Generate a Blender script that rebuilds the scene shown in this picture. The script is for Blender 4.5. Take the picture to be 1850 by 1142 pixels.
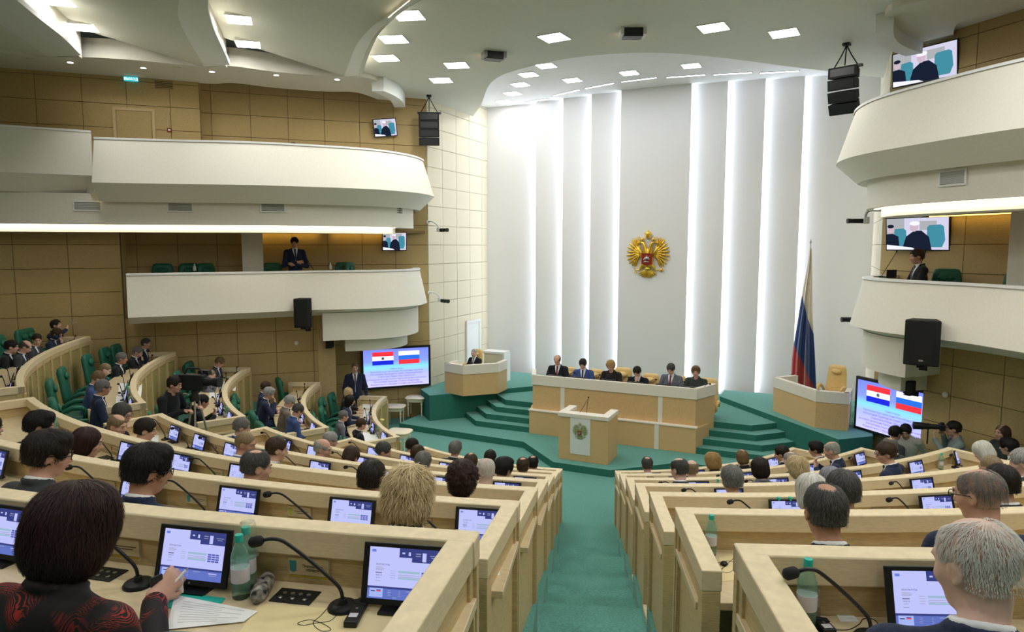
import bpy, math, random
import numpy as np
from mathutils import Vector, Matrix
random.seed(7); rng = np.random.default_rng(7)
for o in list(bpy.data.objects): bpy.data.objects.remove(o)
scene = bpy.context.scene
col = scene.collection
pi = math.pi; R = math.radians
# ------------------------------------------------------------------ camera
CAM = Vector((4.47, -14.79, 4.645)); FPX = 1233.0; HOR = 445.0; YAW = R(25.0)
PIT = math.atan((571.0 - HOR) / FPX)
cd = bpy.data.cameras.new('camera'); cd.sensor_width = 36.0; cd.lens = FPX / 1850 * 36; cd.clip_start = .05; cd.clip_end = 200
cam = bpy.data.objects.new('camera', cd); col.objects.link(cam); cam.location = CAM
cam.rotation_euler = (pi / 2 - PIT, 0, YAW); scene.camera = cam
# ------------------------------------------------------------------ world and exposure
w = bpy.data.worlds.new('world'); scene.world = w; w.use_nodes = True
w.node_tree.nodes['Background'].inputs[0].default_value = (.9, .95, 1, 1); w.node_tree.nodes['Background'].inputs[1].default_value = .05
vs = scene.view_settings; vs.view_transform = 'Standard'; vs.look = 'None'; vs.gamma = 1.0; vs.use_curve_mapping = False
vs.exposure = 0.55
# strength of the room's lamps, with the added unseen ones (used by their builders)
E_PANEL = 34.0; E_STAGE = 20.0; E_WALLSLOT = 11.0; E_COVE = 5.0; E_LINE = 9.0; E_DOWN = 30.0; E_AMBER = 10.0
# ------------------------------------------------------------------ pixel rays (a pixel gives a direction; the plane it hits gives the place)
RT = np.array([math.cos(YAW), math.sin(YAW), 0.0])
FW = np.array([-math.sin(YAW) * math.cos(PIT), math.cos(YAW) * math.cos(PIT), -math.sin(PIT)])
UP = np.cross(RT, FW); CA = np.array(CAM)
def ray(px, py): return FW + RT * (px - 925.0) / FPX - UP * (py - 571.0) / FPX
def onz(px, py, z):
    r = ray(px, py); return CA + r * ((z - CA[2]) / r[2])
def onplane(px, py, p0, n):
    r = ray(px, py); n = np.array(n, float); p0 = np.array(p0, float); return CA + r * (((p0 - CA) @ n) / (r @ n))
def proj(p):
    d = np.array(p, float) - CA; k = d @ FW; return 925 + FPX * (d @ RT) / k, 571 - FPX * (d @ UP) / k, k
# rows stand on circles about the centre RC
PH = R(2.5); SU = np.array([math.cos(PH), math.sin(PH)]); SV = np.array([-math.sin(PH), math.cos(PH)]); SO = np.array([.70, -.54])
def H2S(u, v): q = np.array([u, v]) - SO; return np.array([q @ SU, q @ SV])
RC = H2S(0, 0)
def pol(r, a):  # a in degrees, 0 = straight out from the stage to the back of the hall
    a = R(a); return H2S(r * math.sin(a), -r * math.cos(a))
def RR(i): return 5.0 + 1.485 * (7 - i)           # radius of the rail of row i (7 = front row)
def RZ(i): return 3.645 - .455 * (i - 1)          # top of the rail
RAILH = .915
def FZ(i): return RZ(i) - RAILH                   # floor of row i
DESK = .70
def row_angle_px(i, dr, z, px, lo, hi):
    for _ in range(50):
        m = (lo + hi) / 2; p = pol(RR(i) + dr, m)
        if proj((p[0], p[1], z))[0] < px: lo = m
        else: hi = m
    return m
# ------------------------------------------------------------------ materials
M = {}
def mat(name, c, rough=.55, metal=0.0, noise=0.0, nscale=8.0, stretch=(1, 1, 1), bump=0.0, bscale=200.0, spec=.4, c2=None, emit=None, es=0.0, trans=0.0, alpha=1.0, coat=0.0, sheen=0.0, space='Object', ior=1.45, ndetail=4.0):
    m = bpy.data.materials.new(name); m.use_nodes = True; nt = m.node_tree; b = nt.nodes['Principled BSDF']
    b.inputs['Base Color'].default_value = (*c, 1); b.inputs['Roughness'].default_value = rough; b.inputs['Metallic'].default_value = metal
    b.inputs['Specular IOR Level'].default_value = spec; b.inputs['IOR'].default_value = ior
    b.inputs['Coat Weight'].default_value = coat; b.inputs['Sheen Weight'].default_value = sheen
    b.inputs['Transmission Weight'].default_value = trans; b.inputs['Alpha'].default_value = alpha
    if emit: b.inputs['Emission Color'].default_value = (*emit, 1); b.inputs['Emission Strength'].default_value = es
    if noise or bump:
        if space == 'World':
            g = nt.nodes.new('ShaderNodeNewGeometry'); src = g.outputs['Position']
        else:
            g = nt.nodes.new('ShaderNodeTexCoord'); src = g.outputs['Object']
        mp = nt.nodes.new('ShaderNodeMapping'); mp.inputs['Scale'].default_value = stretch; nt.links.new(src, mp.inputs['Vector'])
    if noise:
        n = nt.nodes.new('ShaderNodeTexNoise'); n.inputs['Scale'].default_value = nscale; n.inputs['Detail'].default_value = ndetail
        nt.links.new(mp.outputs[0], n.inputs['Vector'])
        rp = nt.nodes.new('ShaderNodeValToRGB'); d = c2 if c2 else tuple(x * (1 - noise) for x in c); e = c if c2 else tuple(min(1, x * (1 + noise * .6)) for x in c)
        rp.color_ramp.elements[0].position = .3; rp.color_ramp.elements[1].position = .7
        rp.color_ramp.elements[0].color = (*d, 1); rp.color_ramp.elements[1].color = (*e, 1)
        nt.links.new(n.outputs['Fac'], rp.inputs[0]); nt.links.new(rp.outputs[0], b.inputs['Base Color'])
    if bump:
        n2 = nt.nodes.new('ShaderNodeTexNoise'); n2.inputs['Scale'].default_value = bscale; n2.inputs['Detail'].default_value = 2
        nt.links.new(mp.outputs[0], n2.inputs['Vector'])
        bp = nt.nodes.new('ShaderNodeBump'); bp.inputs['Strength'].default_value = bump; bp.inputs['Distance'].default_value = .004
        nt.links.new(n2.outputs['Fac'], bp.inputs['Height']); nt.links.new(bp.outputs[0], b.inputs['Normal'])
    M[name] = m; return m
def emis(name, c, s):
    m = bpy.data.materials.new(name); m.use_nodes = True; nt = m.node_tree; nt.nodes.clear()
    o = nt.nodes.new('ShaderNodeOutputMaterial'); e = nt.nodes.new('ShaderNodeEmission'); e.inputs[0].default_value = (*c, 1); e.inputs[1].default_value = s
    nt.links.new(e.outputs[0], o.inputs[0]); M[name] = m; return m
def screen_grad(name, stops, axis, lo, hi, s):
    """an emitting display face with a printed colour gradient along one object axis"""
    m = emis(name, (1, 1, 1), s); nt = m.node_tree; e = [n for n in nt.nodes if n.type == 'EMISSION'][0]
    t = nt.nodes.new('ShaderNodeTexCoord'); sp = nt.nodes.new('ShaderNodeSeparateXYZ'); mr = nt.nodes.new('ShaderNodeMapRange'); rp = nt.nodes.new('ShaderNodeValToRGB')
    mr.inputs['From Min'].default_value = lo; mr.inputs['From Max'].default_value = hi
    nt.links.new(t.outputs['Object'], sp.inputs[0]); nt.links.new(sp.outputs[axis], mr.inputs['Value']); nt.links.new(mr.outputs[0], rp.inputs[0]); nt.links.new(rp.outputs[0], e.inputs[0])
    cr = rp.color_ramp
    while len(cr.elements) < len(stops): cr.elements.new(.5)
    for el, (p, c) in zip(cr.elements, stops): el.position = p; el.color = (*c, 1)
    return m
mat('rail_wood', (.76, .63, .41), .52, noise=.10, nscale=6, stretch=(4, 4, 30), bump=.04, bscale=60)
mat('desk_wood', (.62, .47, .24), .45, noise=.2, nscale=9, stretch=(2, 2, 22), bump=.06, bscale=80)
mat('desktop_wood', (.72, .58, .36), .36, noise=.10, nscale=4, stretch=(3, 12, 3), coat=.15)
mat('inset_panel', (.40, .33, .12), .6, noise=.25, nscale=14, stretch=(1, 1, 6))
mat('blotter', (.80, .66, .36), .5, noise=.05, nscale=6)
mat('stage_wood', (.70, .46, .22), .42, noise=.15, nscale=30, stretch=(6, 6, 1), bump=.04, bscale=120)
mat('pale_wood', (.83, .76, .66), .42, noise=.07, nscale=12, stretch=(3, 3, 10))
mat('brown_panel', (.50, .37, .165), .62, noise=.14, nscale=60, bump=.12, bscale=150, space='World')
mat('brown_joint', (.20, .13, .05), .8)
mat('beige_panel', (.72, .66, .50), .6, noise=.05, nscale=40, space='World')
mat('beige_joint', (.42, .36, .24), .8)
mat('plaster', (.80, .77, .68), .75, noise=.03, nscale=30, space='World')
mat('plaster_cap', (.86, .86, .86), .5)
mat('ceiling', (.66, .67, .60), .8, noise=.03, nscale=20, space='World')
mat('ceiling_lip', (.76, .78, .76), .8)
mat('ceiling_white', (.84, .85, .86), .8, noise=.02, nscale=6, space='World')
mat('white_wall', (.86, .85, .85), .7, noise=.03, nscale=90, stretch=(1, 1, 3), space='World')
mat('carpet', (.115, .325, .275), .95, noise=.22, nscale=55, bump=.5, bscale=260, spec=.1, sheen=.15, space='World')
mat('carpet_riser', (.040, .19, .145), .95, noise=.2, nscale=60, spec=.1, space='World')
mat('black_plastic', (.012, .013, .014), .42)
mat('black_matte', (.010, .011, .011), .75, bump=.3, bscale=500)
mat('dark_metal', (.05, .05, .05), .4, metal=.8)
mat('steel', (.55, .56, .57), .3, metal=1)
mat('green_leather', (.018, .135, .085), .45, noise=.15, nscale=14, bump=.12, bscale=120)
mat('cream_leather', (.80, .55, .22), .42, noise=.06, nscale=14, bump=.08, bscale=120)
mat('paper', (.86, .86, .84), .8)
mat('print_grey', (.45, .45, .47), .8)
mat('gold', (.83, .55, .08), .28, metal=1, noise=.12, nscale=60)
mat('red_enamel', (.28, .025, .012), .35)
mat('silver', (.65, .65, .67), .35, metal=.9)
mat('vent_grey', (.52, .52, .50), .5); mat('white_plastic', (.78, .78, .76), .45)
mat('grey_plastic', (.33, .33, .32), .5)
mat('cream_paint', (.82, .74, .56), .45)
mat('clear_plastic', (.90, .97, .94), .06, trans=.92, ior=1.25, alpha=.55)
mat('bottle_teal', (.50, .86, .74), .07, trans=.85, ior=1.2, alpha=.75)
mat('cap_teal', (.02, .42, .33), .4)
mat('label_print', (.62, .60, .64), .5)
mat('teal_folder', (.02, .50, .38), .4)
mat('shirt', (.80, .81, .83), .7); mat('lens_glass', (.03, .04, .05), .05, trans=.6, ior=1.2)
emis('panel_light', (1, .99, .95), E_PANEL); emis('stage_panel', (.96, .98, 1), E_STAGE); emis('wall_slot', (.80, .87, 1), E_WALLSLOT)
emis('cove_warm', (1, .78, .38), E_COVE); emis('cove_gold', (1, .62, .12), E_COVE * .7); emis('cove_white', (1, .88, .66), E_COVE * 1.4); emis('cove_lip', (1, .86, .62), 8.0); emis('line_white', (.92, .96, 1), E_LINE)
emis('down_light', (1, .86, .62), E_DOWN); emis('amber', (1, .45, .15), E_AMBER)
# ------------------------------------------------------------------ mesh building
PM = {}
def setp(o, label=None, cat=None, group=None, kind=None):
    if label: o['label'] = label
    if cat: o['category'] = cat
    if group: o['group'] = group
    if kind: o['kind'] = kind
    return o
def link(o, parent=None):
    col.objects.link(o)
    if parent is not None: o.parent = parent
    return o
def thing(name, label, cat, loc=(0, 0, 0), rz=0.0, group=None, kind=None):
    o = bpy.data.objects.new(name, None); o.empty_display_size = .1; o.location = loc; o.rotation_euler = (0, 0, rz); col.objects.link(o)
    PM[o.name] = Matrix.Translation(Vector(loc)) @ Matrix.Rotation(rz, 4, 'Z')
    return setp(o, label, cat, group, kind)
class MB:
    def __init__(s): s.v = []; s.f = []; s.m = []
    def add(s, vs, fs, mi=0):
        o = len(s.v); s.v += [tuple(float(c) for c in p) for p in vs]; s.f += [tuple(i + o for i in f) for f in fs]; s.m += [mi] * len(fs); return s
    def box(s, x0, x1, y0, y1, z0, z1, mi=0, mx=None):
        vs = [(x, y, z) for z in (z0, z1) for y in (y0, y1) for x in (x0, x1)]
        if mx is not None: vs = [tuple(mx @ Vector(p)) for p in vs]
        return s.add(vs, [(0, 2, 3, 1), (4, 5, 7, 6), (0, 1, 5, 4), (2, 6, 7, 3), (0, 4, 6, 2), (1, 3, 7, 5)], mi)
    def prism(s, poly, z0, z1, mi=0, mtop=None, mx=None):
        n = len(poly); a = sum(poly[i][0] * poly[(i + 1) % n][1] - poly[(i + 1) % n][0] * poly[i][1] for i in range(n))
        if a < 0: poly = poly[::-1]
        zz = (lambda p: z0) ; vs = [(p[0], p[1], z0) for p in poly] + [(p[0], p[1], z1) for p in poly]
        if mx is not None: vs = [tuple(mx @ Vector(p)) for p in vs]
        s.add(vs, [tuple(range(n))[::-1]] + [(i, (i + 1) % n, n + (i + 1) % n, n + i) for i in range(n)], mi)
        o = len(s.v) - 2 * n; s.f.append(tuple(range(o + n, o + 2 * n))); s.m.append(mi if mtop is None else mtop); return s
    def grid(s, rows, mi=0, closed=False, flip=False):
        """rows: list of equally long point lists"""
        n = len(rows[0]); vs = [p for r in rows for p in r]; fs = []
        for i in range(len(rows) - 1):
            for j in range(n if closed else n - 1):
                k = (j + 1) % n; q = (i * n + j, i * n + k, (i + 1) * n + k, (i + 1) * n + j); fs.append(q[::-1] if flip else q)
        return s.add(vs, fs, mi)
    def loft(s, rings, mi=0, caps=True):
        n = len(rings[0]); o = len(s.v); s.grid(rings, mi, closed=True)
        if caps: s.f.append(tuple(range(o, o + n))[::-1]); s.f.append(tuple(range(o + (len(rings) - 1) * n, o + len(rings) * n))); s.m += [mi, mi]
        return s
    def tube(s, path, r, n=8, mi=0, caps=True):
        path = [np.array(p, float) for p in path]; rs = r if hasattr(r, '__len__') else [r] * len(path); rings = []
        t0 = path[1] - path[0]; a = np.array([0, 0, 1.0]) if abs(t0[2]) < .9 * np.linalg.norm(t0) else np.array([1.0, 0, 0])
        x = np.cross(t0, a); x /= np.linalg.norm(x)
        for i, p in enumerate(path):
            t = path[min(i + 1, len(path) - 1)] - path[max(i - 1, 0)]; t = t / (np.linalg.norm(t) + 1e-9)
            x = x - t * (x @ t); x /= np.linalg.norm(x) + 1e-9; y = np.cross(t, x)
            rings.append([p + rs[i] * (math.cos(2 * pi * k / n) * x + math.sin(2 * pi * k / n) * y) for k in range(n)])
        return s.loft(rings, mi, caps)
    def lathe(s, prof, n=16, c=(0, 0, 0), mi=0, mx=None, sx=1.0, sy=1.0):
        rings = []
        for r, z in prof:
            ring = [(c[0] + sx * r * math.cos(2 * pi * k / n), c[1] + sy * r * math.sin(2 * pi * k / n), c[2] + z) for k in range(n)]
            if mx is not None: ring = [tuple(mx @ Vector(p)) for p in ring]
            rings.append(ring)
        return s.loft(rings, mi)
    def xf(s, mx): s.v = [tuple(mx @ Vector(p)) for p in s.v]; return s
    def mesh(s, name, mats, smooth=0):
        me = bpy.data.meshes.new(name); me.from_pydata(s.v, [], s.f)
        for m in (mats if isinstance(mats, (list, tuple)) else [mats]): me.materials.append(M[m] if isinstance(m, str) else m)
        if any(s.m): me.polygons.foreach_set('material_index', s.m)
        if smooth:
            me.polygons.foreach_set('use_smooth', [True] * len(me.polygons)); me.update()
            if smooth < 180: me.set_sharp_from_angle(angle=R(smooth))
        me.update(); return me
    def build(s, name, mats, parent=None, smooth=0, world=True, bevel=0.0, seg=2):
        if parent is not None and world and parent.name in PM: s.xf(PM[parent.name].inverted())
        o = bpy.data.objects.new(name, s.mesh(name, mats, smooth)); link(o, parent)
        if bevel:
            b = o.modifiers.new('bevel', 'BEVEL'); b.width = bevel; b.segments = seg; b.limit_method = 'ANGLE'; b.angle_limit = R(40); b.harden_normals = False
        return o
def inst(name, me, parent=None, loc=(0, 0, 0), rot=(0, 0, 0), scale=(1, 1, 1), bevel=0.0):
    o = bpy.data.objects.new(name, me); o.location = loc; o.rotation_euler = rot; o.scale = scale; link(o, parent)
    if bevel:
        b = o.modifiers.new('bevel', 'BEVEL'); b.width = bevel; b.segments = 2; b.limit_method = 'ANGLE'; b.angle_limit = R(40)
    return o
def struct(o, label=None): o['kind'] = 'structure'; (label and o.__setitem__('label', label)); return o
def copy_thing(root, loc, rz, label=None, group=None, scale=None):
    r = root.copy(); col.objects.link(r); r.location = loc; r.rotation_euler = (0, 0, rz)
    if scale: r.scale = scale
    if label: r['label'] = label
    if group: r['group'] = group
    PM[r.name] = Matrix.Translation(Vector(loc)) @ Matrix.Rotation(rz, 4, 'Z')
    for ch in [c for c in root.children]:
        c = ch.copy(); col.objects.link(c); c.parent = r
        for g in [x for x in ch.children]:
            d = g.copy(); col.objects.link(d); d.parent = c
    return r
def text_mesh(body, size, m, align='CENTER', font_w=0):
    c = bpy.data.curves.new('text', 'FONT'); c.body = body; c.size = size; c.align_x = align; c.align_y = 'CENTER'; c.resolution_u = 2; c.offset = font_w
    o = bpy.data.objects.new('text', c); col.objects.link(o); bpy.context.view_layer.update()
    me = bpy.data.meshes.new_from_object(o.evaluated_get(bpy.context.evaluated_depsgraph_get())); bpy.data.objects.remove(o); bpy.data.curves.remove(c)
    me.materials.clear(); me.materials.append(M[m] if isinstance(m, str) else m); return me
def mesh_into(mb, me, mx, mi=0):
    mb.add([tuple(mx @ v.co) for v in me.vertices], [tuple(p.vertices) for p in me.polygons], mi)
ORD = {7: 'front', 6: 'second', 5: 'third', 4: 'fourth', 3: 'fifth', 2: 'sixth', 1: 'seventh'}
def lerp(a, b, t): return a + (b - a) * t
def smooth_curve(pts, n):
    """Catmull-Rom through points, n samples per span"""
    P = [np.array(p, float) for p in pts]; P = [2 * P[0] - P[1]] + P + [2 * P[-1] - P[-2]]; out = []
    for i in range(1, len(P) - 2):
        for k in range(n):
            t = k / n; out.append(.5 * ((2 * P[i]) + (P[i + 1] - P[i - 1]) * t + (2 * P[i - 1] - 5 * P[i] + 4 * P[i + 1] - P[i + 2]) * t * t + (-P[i - 1] + 3 * P[i] - 3 * P[i + 1] + P[i + 2]) * t ** 3))
    out.append(P[-2]); return out
# ================================================================== STRUCTURE: floors, tiers, aisle steps
AISLE = 21.27; AHW = .435
def a_c(i): return AISLE - math.degrees(math.asin(AHW / RR(i)))     # centre block ends at +-a_c
def a_s(i): return AISLE + math.degrees(math.asin(AHW / RR(i)))     # side blocks start at a_s
FAR = {1: 48.5, 2: 50.8, 3: 53.8, 4: 57.4, 5: 60.5, 6: 64.4, 7: 70.5}
def arc(r, a0, a1, n): return [pol(r, lerp(a0, a1, k / n)) for k in range(n + 1)]
mb = MB(); mb.prism([(-7.5, 3.95), (-16, -8), (-16, -27), (16, -27), (16, -8), (7.5, 3.95)], -.2, 0)
struct(mb.build('floor', 'carpet'), 'teal carpeted floor in front of the stage')
tiers = thing('floor_tiers', None, None, kind='structure')
for i in range(1, 8):
    r0 = RR(i) + .02; r1 = (RR(i - 1) + .03) if i > 1 else 22.0
    for a0, a1 in ((-80, -AISLE), (-AISLE, AISLE), (AISLE, 80)):
        off = math.degrees(math.asin(AHW / r0)); b0 = a0 + (off if abs(a0) < 30 else 0); b1 = a1 - (off if abs(a1) < 30 else 0)
        off1 = math.degrees(math.asin(AHW / r1)); c0 = a0 + (off1 if abs(a0) < 30 else 0); c1 = a1 - (off1 if abs(a1) < 30 else 0)
        if i == 7: continue
        n = 24; MB().prism([tuple(p) for p in arc(r0, b0, b1, n)] + [tuple(p) for p in arc(r1, c1, c0, n)], -.1, FZ(i)).build('tier_floor', 'carpet', tiers)
stairs = thing('aisle_stairs', None, None, kind='structure')
for s in (-1, 1):
    for i in range(6, 0, -1):
        for k in range(3):
            z = FZ(i + 1) + (k + 1) * .1517; r0 = RR(i) + .74 - (2 - k) * .46 + .0; r1 = r0 + .46 + .06 if k < 2 else RR(i - 1 if i > 1 else 0) + .74 - .92
            if i == 1 and k == 2: r1 = 22
            c, d = math.cos(R(AISLE)), math.sin(R(AISLE)); e = np.array([d, -c]); t = np.array([c, d]); P = []
            for rr, ww in ((r0, -1), (r1, -1), (r1, 1), (r0, 1)):
                q = e * rr + t * ww * (AHW + .02); P.append(tuple(H2S(s * q[0], q[1])))
            MB().prism(P, -.1, z).build('step', 'carpet', stairs)
# ------------------------------------------------------------------ stage platforms (mirror images about the stage axis)
stage = thing('floor_stage', None, None, kind='structure')
def both(pts): return [tuple(p) for p in pts] + [(-p[0], p[1]) for p in pts[::-1]]
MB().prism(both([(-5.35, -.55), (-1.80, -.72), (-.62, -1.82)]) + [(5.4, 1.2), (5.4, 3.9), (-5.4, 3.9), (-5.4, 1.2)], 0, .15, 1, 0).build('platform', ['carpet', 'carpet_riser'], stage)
for s in (-1, 1):
    for z, va, uc, vd in ((.285, 0.0, 3.45, .62), (.42, .28, 3.30, .62), (.555, .56, 3.15, .62), (.69, .84, 3.02, .62)):
        P = [(1.85, va + .04), (uc, va + .04), (uc + .62, va + .66), (4.4, 2.2), (2.6, 3.9), (1.85, 3.9)]
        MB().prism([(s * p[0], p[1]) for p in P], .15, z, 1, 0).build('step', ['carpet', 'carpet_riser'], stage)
    P = [(2.03, 3.04), (4.76, -.03), (5.39, .55), (5.39, 3.9), (2.03, 3.9)]
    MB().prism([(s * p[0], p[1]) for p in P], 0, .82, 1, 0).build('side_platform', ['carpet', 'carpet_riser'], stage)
MB().prism([(-1.81, .5), (1.81, .5), (1.81, 3.9), (-1.81, 3.9)], .15, .46, 1, 0).build('platform', ['carpet', 'carpet_riser'], stage)
# ------------------------------------------------------------------ stage wall: central panel foremost, each outer panel set back, light slots between
VW = 3.92; ZT = 8.9
wb = thing('wall_back', None, None, kind='structure')
MB().box(-5.6, 5.6, VW + .70, VW + .8, 0, 9.6).build('backing', 'white_wall', wb)
ED = [.95, 1.85, 2.76, 3.68, 5.45]
MB().box(-.95, .95, VW, VW + .06, .3, ZT).build('fin_panel', 'white_wall', wb, bevel=.004)
for s in (-1, 1):
    for k in range(4):
        a, b = ED[k], ED[k + 1]; v0 = VW + .15 * (k + 1)
        q = [(s * (a - .22), v0), (s * b, v0), (s * b, v0 + .05), (s * (a - .22), v0 + .05)]
        MB().prism(q, .3, ZT).build('fin_panel', 'white_wall', wb, bevel=.004)
        x0, x1 = sorted((s * (a - .075), s * (a - .060))); MB().box(x0, x1, v0 - .085, v0 - .012, .75, ZT - .03).build('slot_light', 'wall_slot', wb)
# ------------------------------------------------------------------ side walls
S2 = math.sqrt(.5); PW, PHH = .87, .52
def wall_run(name, p0, d, L, z0, z1, matn, joint, nrm, zbase=0.0, skip=None, pw=PW, ph=PHH, x0=0.0):
    """a wall with separate cladding panels; p0 start, d direction, nrm towards the room"""
    p0 = np.array(p0, float); d = np.array(d, float); nrm = np.array(nrm, float)
    t = thing(name, None, None, kind='structure')
    a = p0; b = p0 + d * L; MB().prism([tuple(a), tuple(b), tuple(b - nrm * .12), tuple(a - nrm * .12)], z0, z1).build('backing', joint, t)
    cache = {}
    nx = int(math.ceil((L + x0) / pw)); zz = zbase; j = 0
    rot = math.atan2(d[1], d[0])
    while zz < z1 - .03:
        lo, hi = max(zz, z0), min(zz + ph, z1)
        if hi - lo > .05:
            for k in range(nx):
                xa, xb = max(k * pw - x0, 0), min((k + 1) * pw - x0, L)
                if xb - xa < .06: continue
                if skip and skip(xa, xb, lo, hi): continue
                key = (round(xb - xa, 3), round(hi - lo, 3))
                if key not in cache:
                    flip = (d[0] * nrm[1] - d[1] * nrm[0]) < 0; y0, y1 = (-.022, 0) if flip else (0, .022)
                    cache[key] = MB().box(.006, key[0] - .006, y0, y1, .006, key[1] - .006).mesh('panel', matn)
                q = p0 + d * xa; inst('panel', cache[key], t, (q[0], q[1], lo), (0, 0, rot))
        zz += ph
    return t
sk = lambda x0, x1, z0, z1: False
for s, nm in ((-1, 'left'), (1, 'right')):
    nin = (-s * S2, -s * s * -S2 * -1 if False else -S2)
    nin = (-s * S2, -S2)                                             # towards the hall
    dout = (s * S2, -S2)
    # beige wall beside the stage, then the recessed brown wall behind screen and balconies
    wall_run('wall_%s_stage' % nm, (s * 5.40, 4.70), (0, -1), 3.70, 0, 9.4, 'beige_panel', 'beige_joint', (-s, 0), pw=.78, x0=.2)
    wall_run('wall_%s_recess' % nm, (s * 5.40, 1.0), dout, 9.0 if s < 0 else 5.5, 0, 8.9, 'brown_panel', 'brown_joint', nin, skip=lambda x0, x1, z0, z1: (z1 < 2.9 and x0 > 2.6) or (5.3 < z1 and z0 < 5.4 and False) or (2.5 < z0 < 3.0 and x0 > 2))
    # forward brown wall below the balcony
    e = (s * 6.08, -.76) if s > 0 else (s * 6.67, -1.35)
    wall_run('wall_%s_lower' % nm, e, dout, 9.5 if s < 0 else 6.0, 0, 3.02, 'brown_panel', 'brown_joint', nin, x0=.35)
    q = np.array(e); r = q - np.array(nin) * .92
    t = thing('wall_%s_return' % nm, None, None, kind='structure'); MB().prism([tuple(q), tuple(r), tuple(r + np.array(dout) * .1), tuple(q + np.array(dout) * .1)], 0, 3.02).build('post', 'desk_wood' if s < 0 else 'brown_panel', t)
    if s < 0:
        q2 = q + np.array(dout) * .42; MB().prism([tuple(q - np.array(nin) * -.035), tuple(q2 - np.array(nin) * -.035), tuple(q2), tuple(q)], 0, 3.02).build('pilaster', 'desk_wood', t)
# ribbed acoustic wall left of the lower balcony, and the forward wall of the gallery above
wall_run('wall_left_acoustic', (-9.80, -4.70), (-S2, -S2), 6.0, 0, 5.1, 'brown_panel', 'brown_joint', (S2, -S2), pw=1.0)
wall_run('wall_left_gallery', (-8.92, -3.16), (-S2, -S2), 6.5, 5.0, 8.6, 'brown_panel', 'brown_joint', (S2, -S2), x0=.25)
t = thing('wall_left_gallery_return', None, None, kind='structure'); q = np.array((-8.92, -3.16)); r = q + np.array((-S2, S2)) * .45
MB().prism([tuple(q), tuple(r), tuple(r + np.array((-S2, -S2)) * .1), tuple(q + np.array((-S2, -S2)) * .1)], 5.0, 8.6).build('post', 'brown_panel', t)
# the rest of the hall behind the camera, plain
hall = thing('wall_rear', None, None, kind='structure')
MB().box(-16, 16, -27.2, -27, 0, 9.6).build('rear', 'brown_panel', hall); MB().box(-16.2, -16, -27, -7, 0, 9.6).build('flank', 'brown_panel', hall); MB().box(16, 16.2, -27, -5, 0, 9.6).build('flank', 'brown_panel', hall)
MB().prism([(9.2, -2.95), (16.1, -8), (16.1, -7.8), (9.4, -2.8)], 0, 9.6).build('flank', 'brown_panel', hall); MB().prism([(-11.5, -5.3), (-16.1, -8), (-16.1, -7.8), (-11.7, -5.0)], 0, 9.6).build('flank', 'brown_panel', hall)
# niche in the stage side wall (door recess behind the speaker's desk on the left)
t = thing('door_1', None, None, kind='structure'); xw = -5.37
MB().box(xw, xw + .05, 3.02, 3.10, .82, 2.34).build('door_frame', 'white_plastic', t); MB().box(xw, xw + .05, 3.82, 3.90, .82, 2.34).build('door_frame', 'white_plastic', t); MB().box(xw, xw + .05, 3.02, 3.90, 2.34, 2.42).build('door_frame', 'white_plastic', t)
MB().box(xw, xw + .025, 3.10, 3.82, .82, 2.34).build('door_leaf', 'ceiling_lip', t)
# ------------------------------------------------------------------ ceilings
ZM = 8.5
cm = thing('ceiling', None, None, kind='structure')
front = [(-5.5, 3.75), (-4.45, 2.3), (-3.37, .58), (-2.75, -.2), (-2.04, -.68), (-.57, -1.12), (.96, -.85), (2.21, .13), (3.62, 1.65), (5.4, 3.5)]
fc = smooth_curve(front, 8)
def lipc(pts, z, ext=None):
    P = [onz(a, b, z)[:2] for a, b in pts]
    d = P[0] - P[1]; d = d / np.linalg.norm(d)
    P = [P[0] + d * 4 + np.array([1.5, -.3]) * (1 if ext else 0), P[0] + d * 1.8 + np.array([.4, 0]) * (1 if ext else 0)] + P
    return smooth_curve(P, 6)
L1u = lipc([(745, 0), (700, 28), (670, 50), (645, 80), (632, 110), (622, 138)], 8.40, True); L1d = lipc([(768, -5), (730, 20), (700, 45), (680, 70), (662, 112), (655, 137)], 8.25, True)
L2u = lipc([(324, 0), (321, 21), (327, 45), (343, 77), (356, 98), (369, 121)], 8.40); L2d = lipc([(376, 0), (376, 17), (385, 49), (399, 80), (407, 98), (415, 117)], 8.25)
L3u = lipc([(-40, 15), (-20, 30), (0, 44), (35, 66), (60, 84), (87, 103)], 8.40); L3d = lipc([(0, -25), (15, -13), (30, 0), (70, 33), (112, 66), (147, 100)], 8.25)
L4u = [p + np.array([-4.2, -3.0]) for p in L3u]
# main surface
mainp = [tuple(p) for p in fc] + [(6.2, 2.2), (9.4, -2.2), (16.2, -7.5), (16.2, -27), (0.0, -27), (-3.0, -12)]
back = [tuple(p + np.array([-.55, .25])) for p in L1u]
mb = MB(); poly = mainp + back + [(-5.8, .6), (-5.8, 3.0)]
mb.add([(p[0], p[1], ZM) for p in poly], [tuple(range(len(poly)))[::-1]])
mb.grid([[(p[0], p[1], ZM) for p in fc], [(p[0], p[1], ZT + .05) for p in fc]], 1)
mb.build('main_surface', ['ceiling', 'ceiling_lip'], cm)
MB().add([(-5.7, -2.2, ZT), (5.7, -2.2, ZT), (5.7, 4.6, ZT), (-5.7, 4.6, ZT)], [(3, 2, 1, 0)]).build('stage_surface', 'ceiling_white', cm)
MB().box(-17, 17, -27.5, 5, 9.6, 9.7).build('roof_slab', 'ceiling', cm)
def petal(Lr, Ll, zr, zl, n=8):
    rows = []
    for k in range(n + 1):
        t = k / n; ex = .5 if k == n else 0
        rows.append([tuple(lerp(a, b, t)) + (lerp(zr, zl, t),) for a, b in zip(Lr, Ll)])
    rows.append([tuple(lerp(a, b, 1.12)) + (lerp(zr, zl, 1.12),) for a, b in zip(Lr, Ll)])
    return rows
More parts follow.
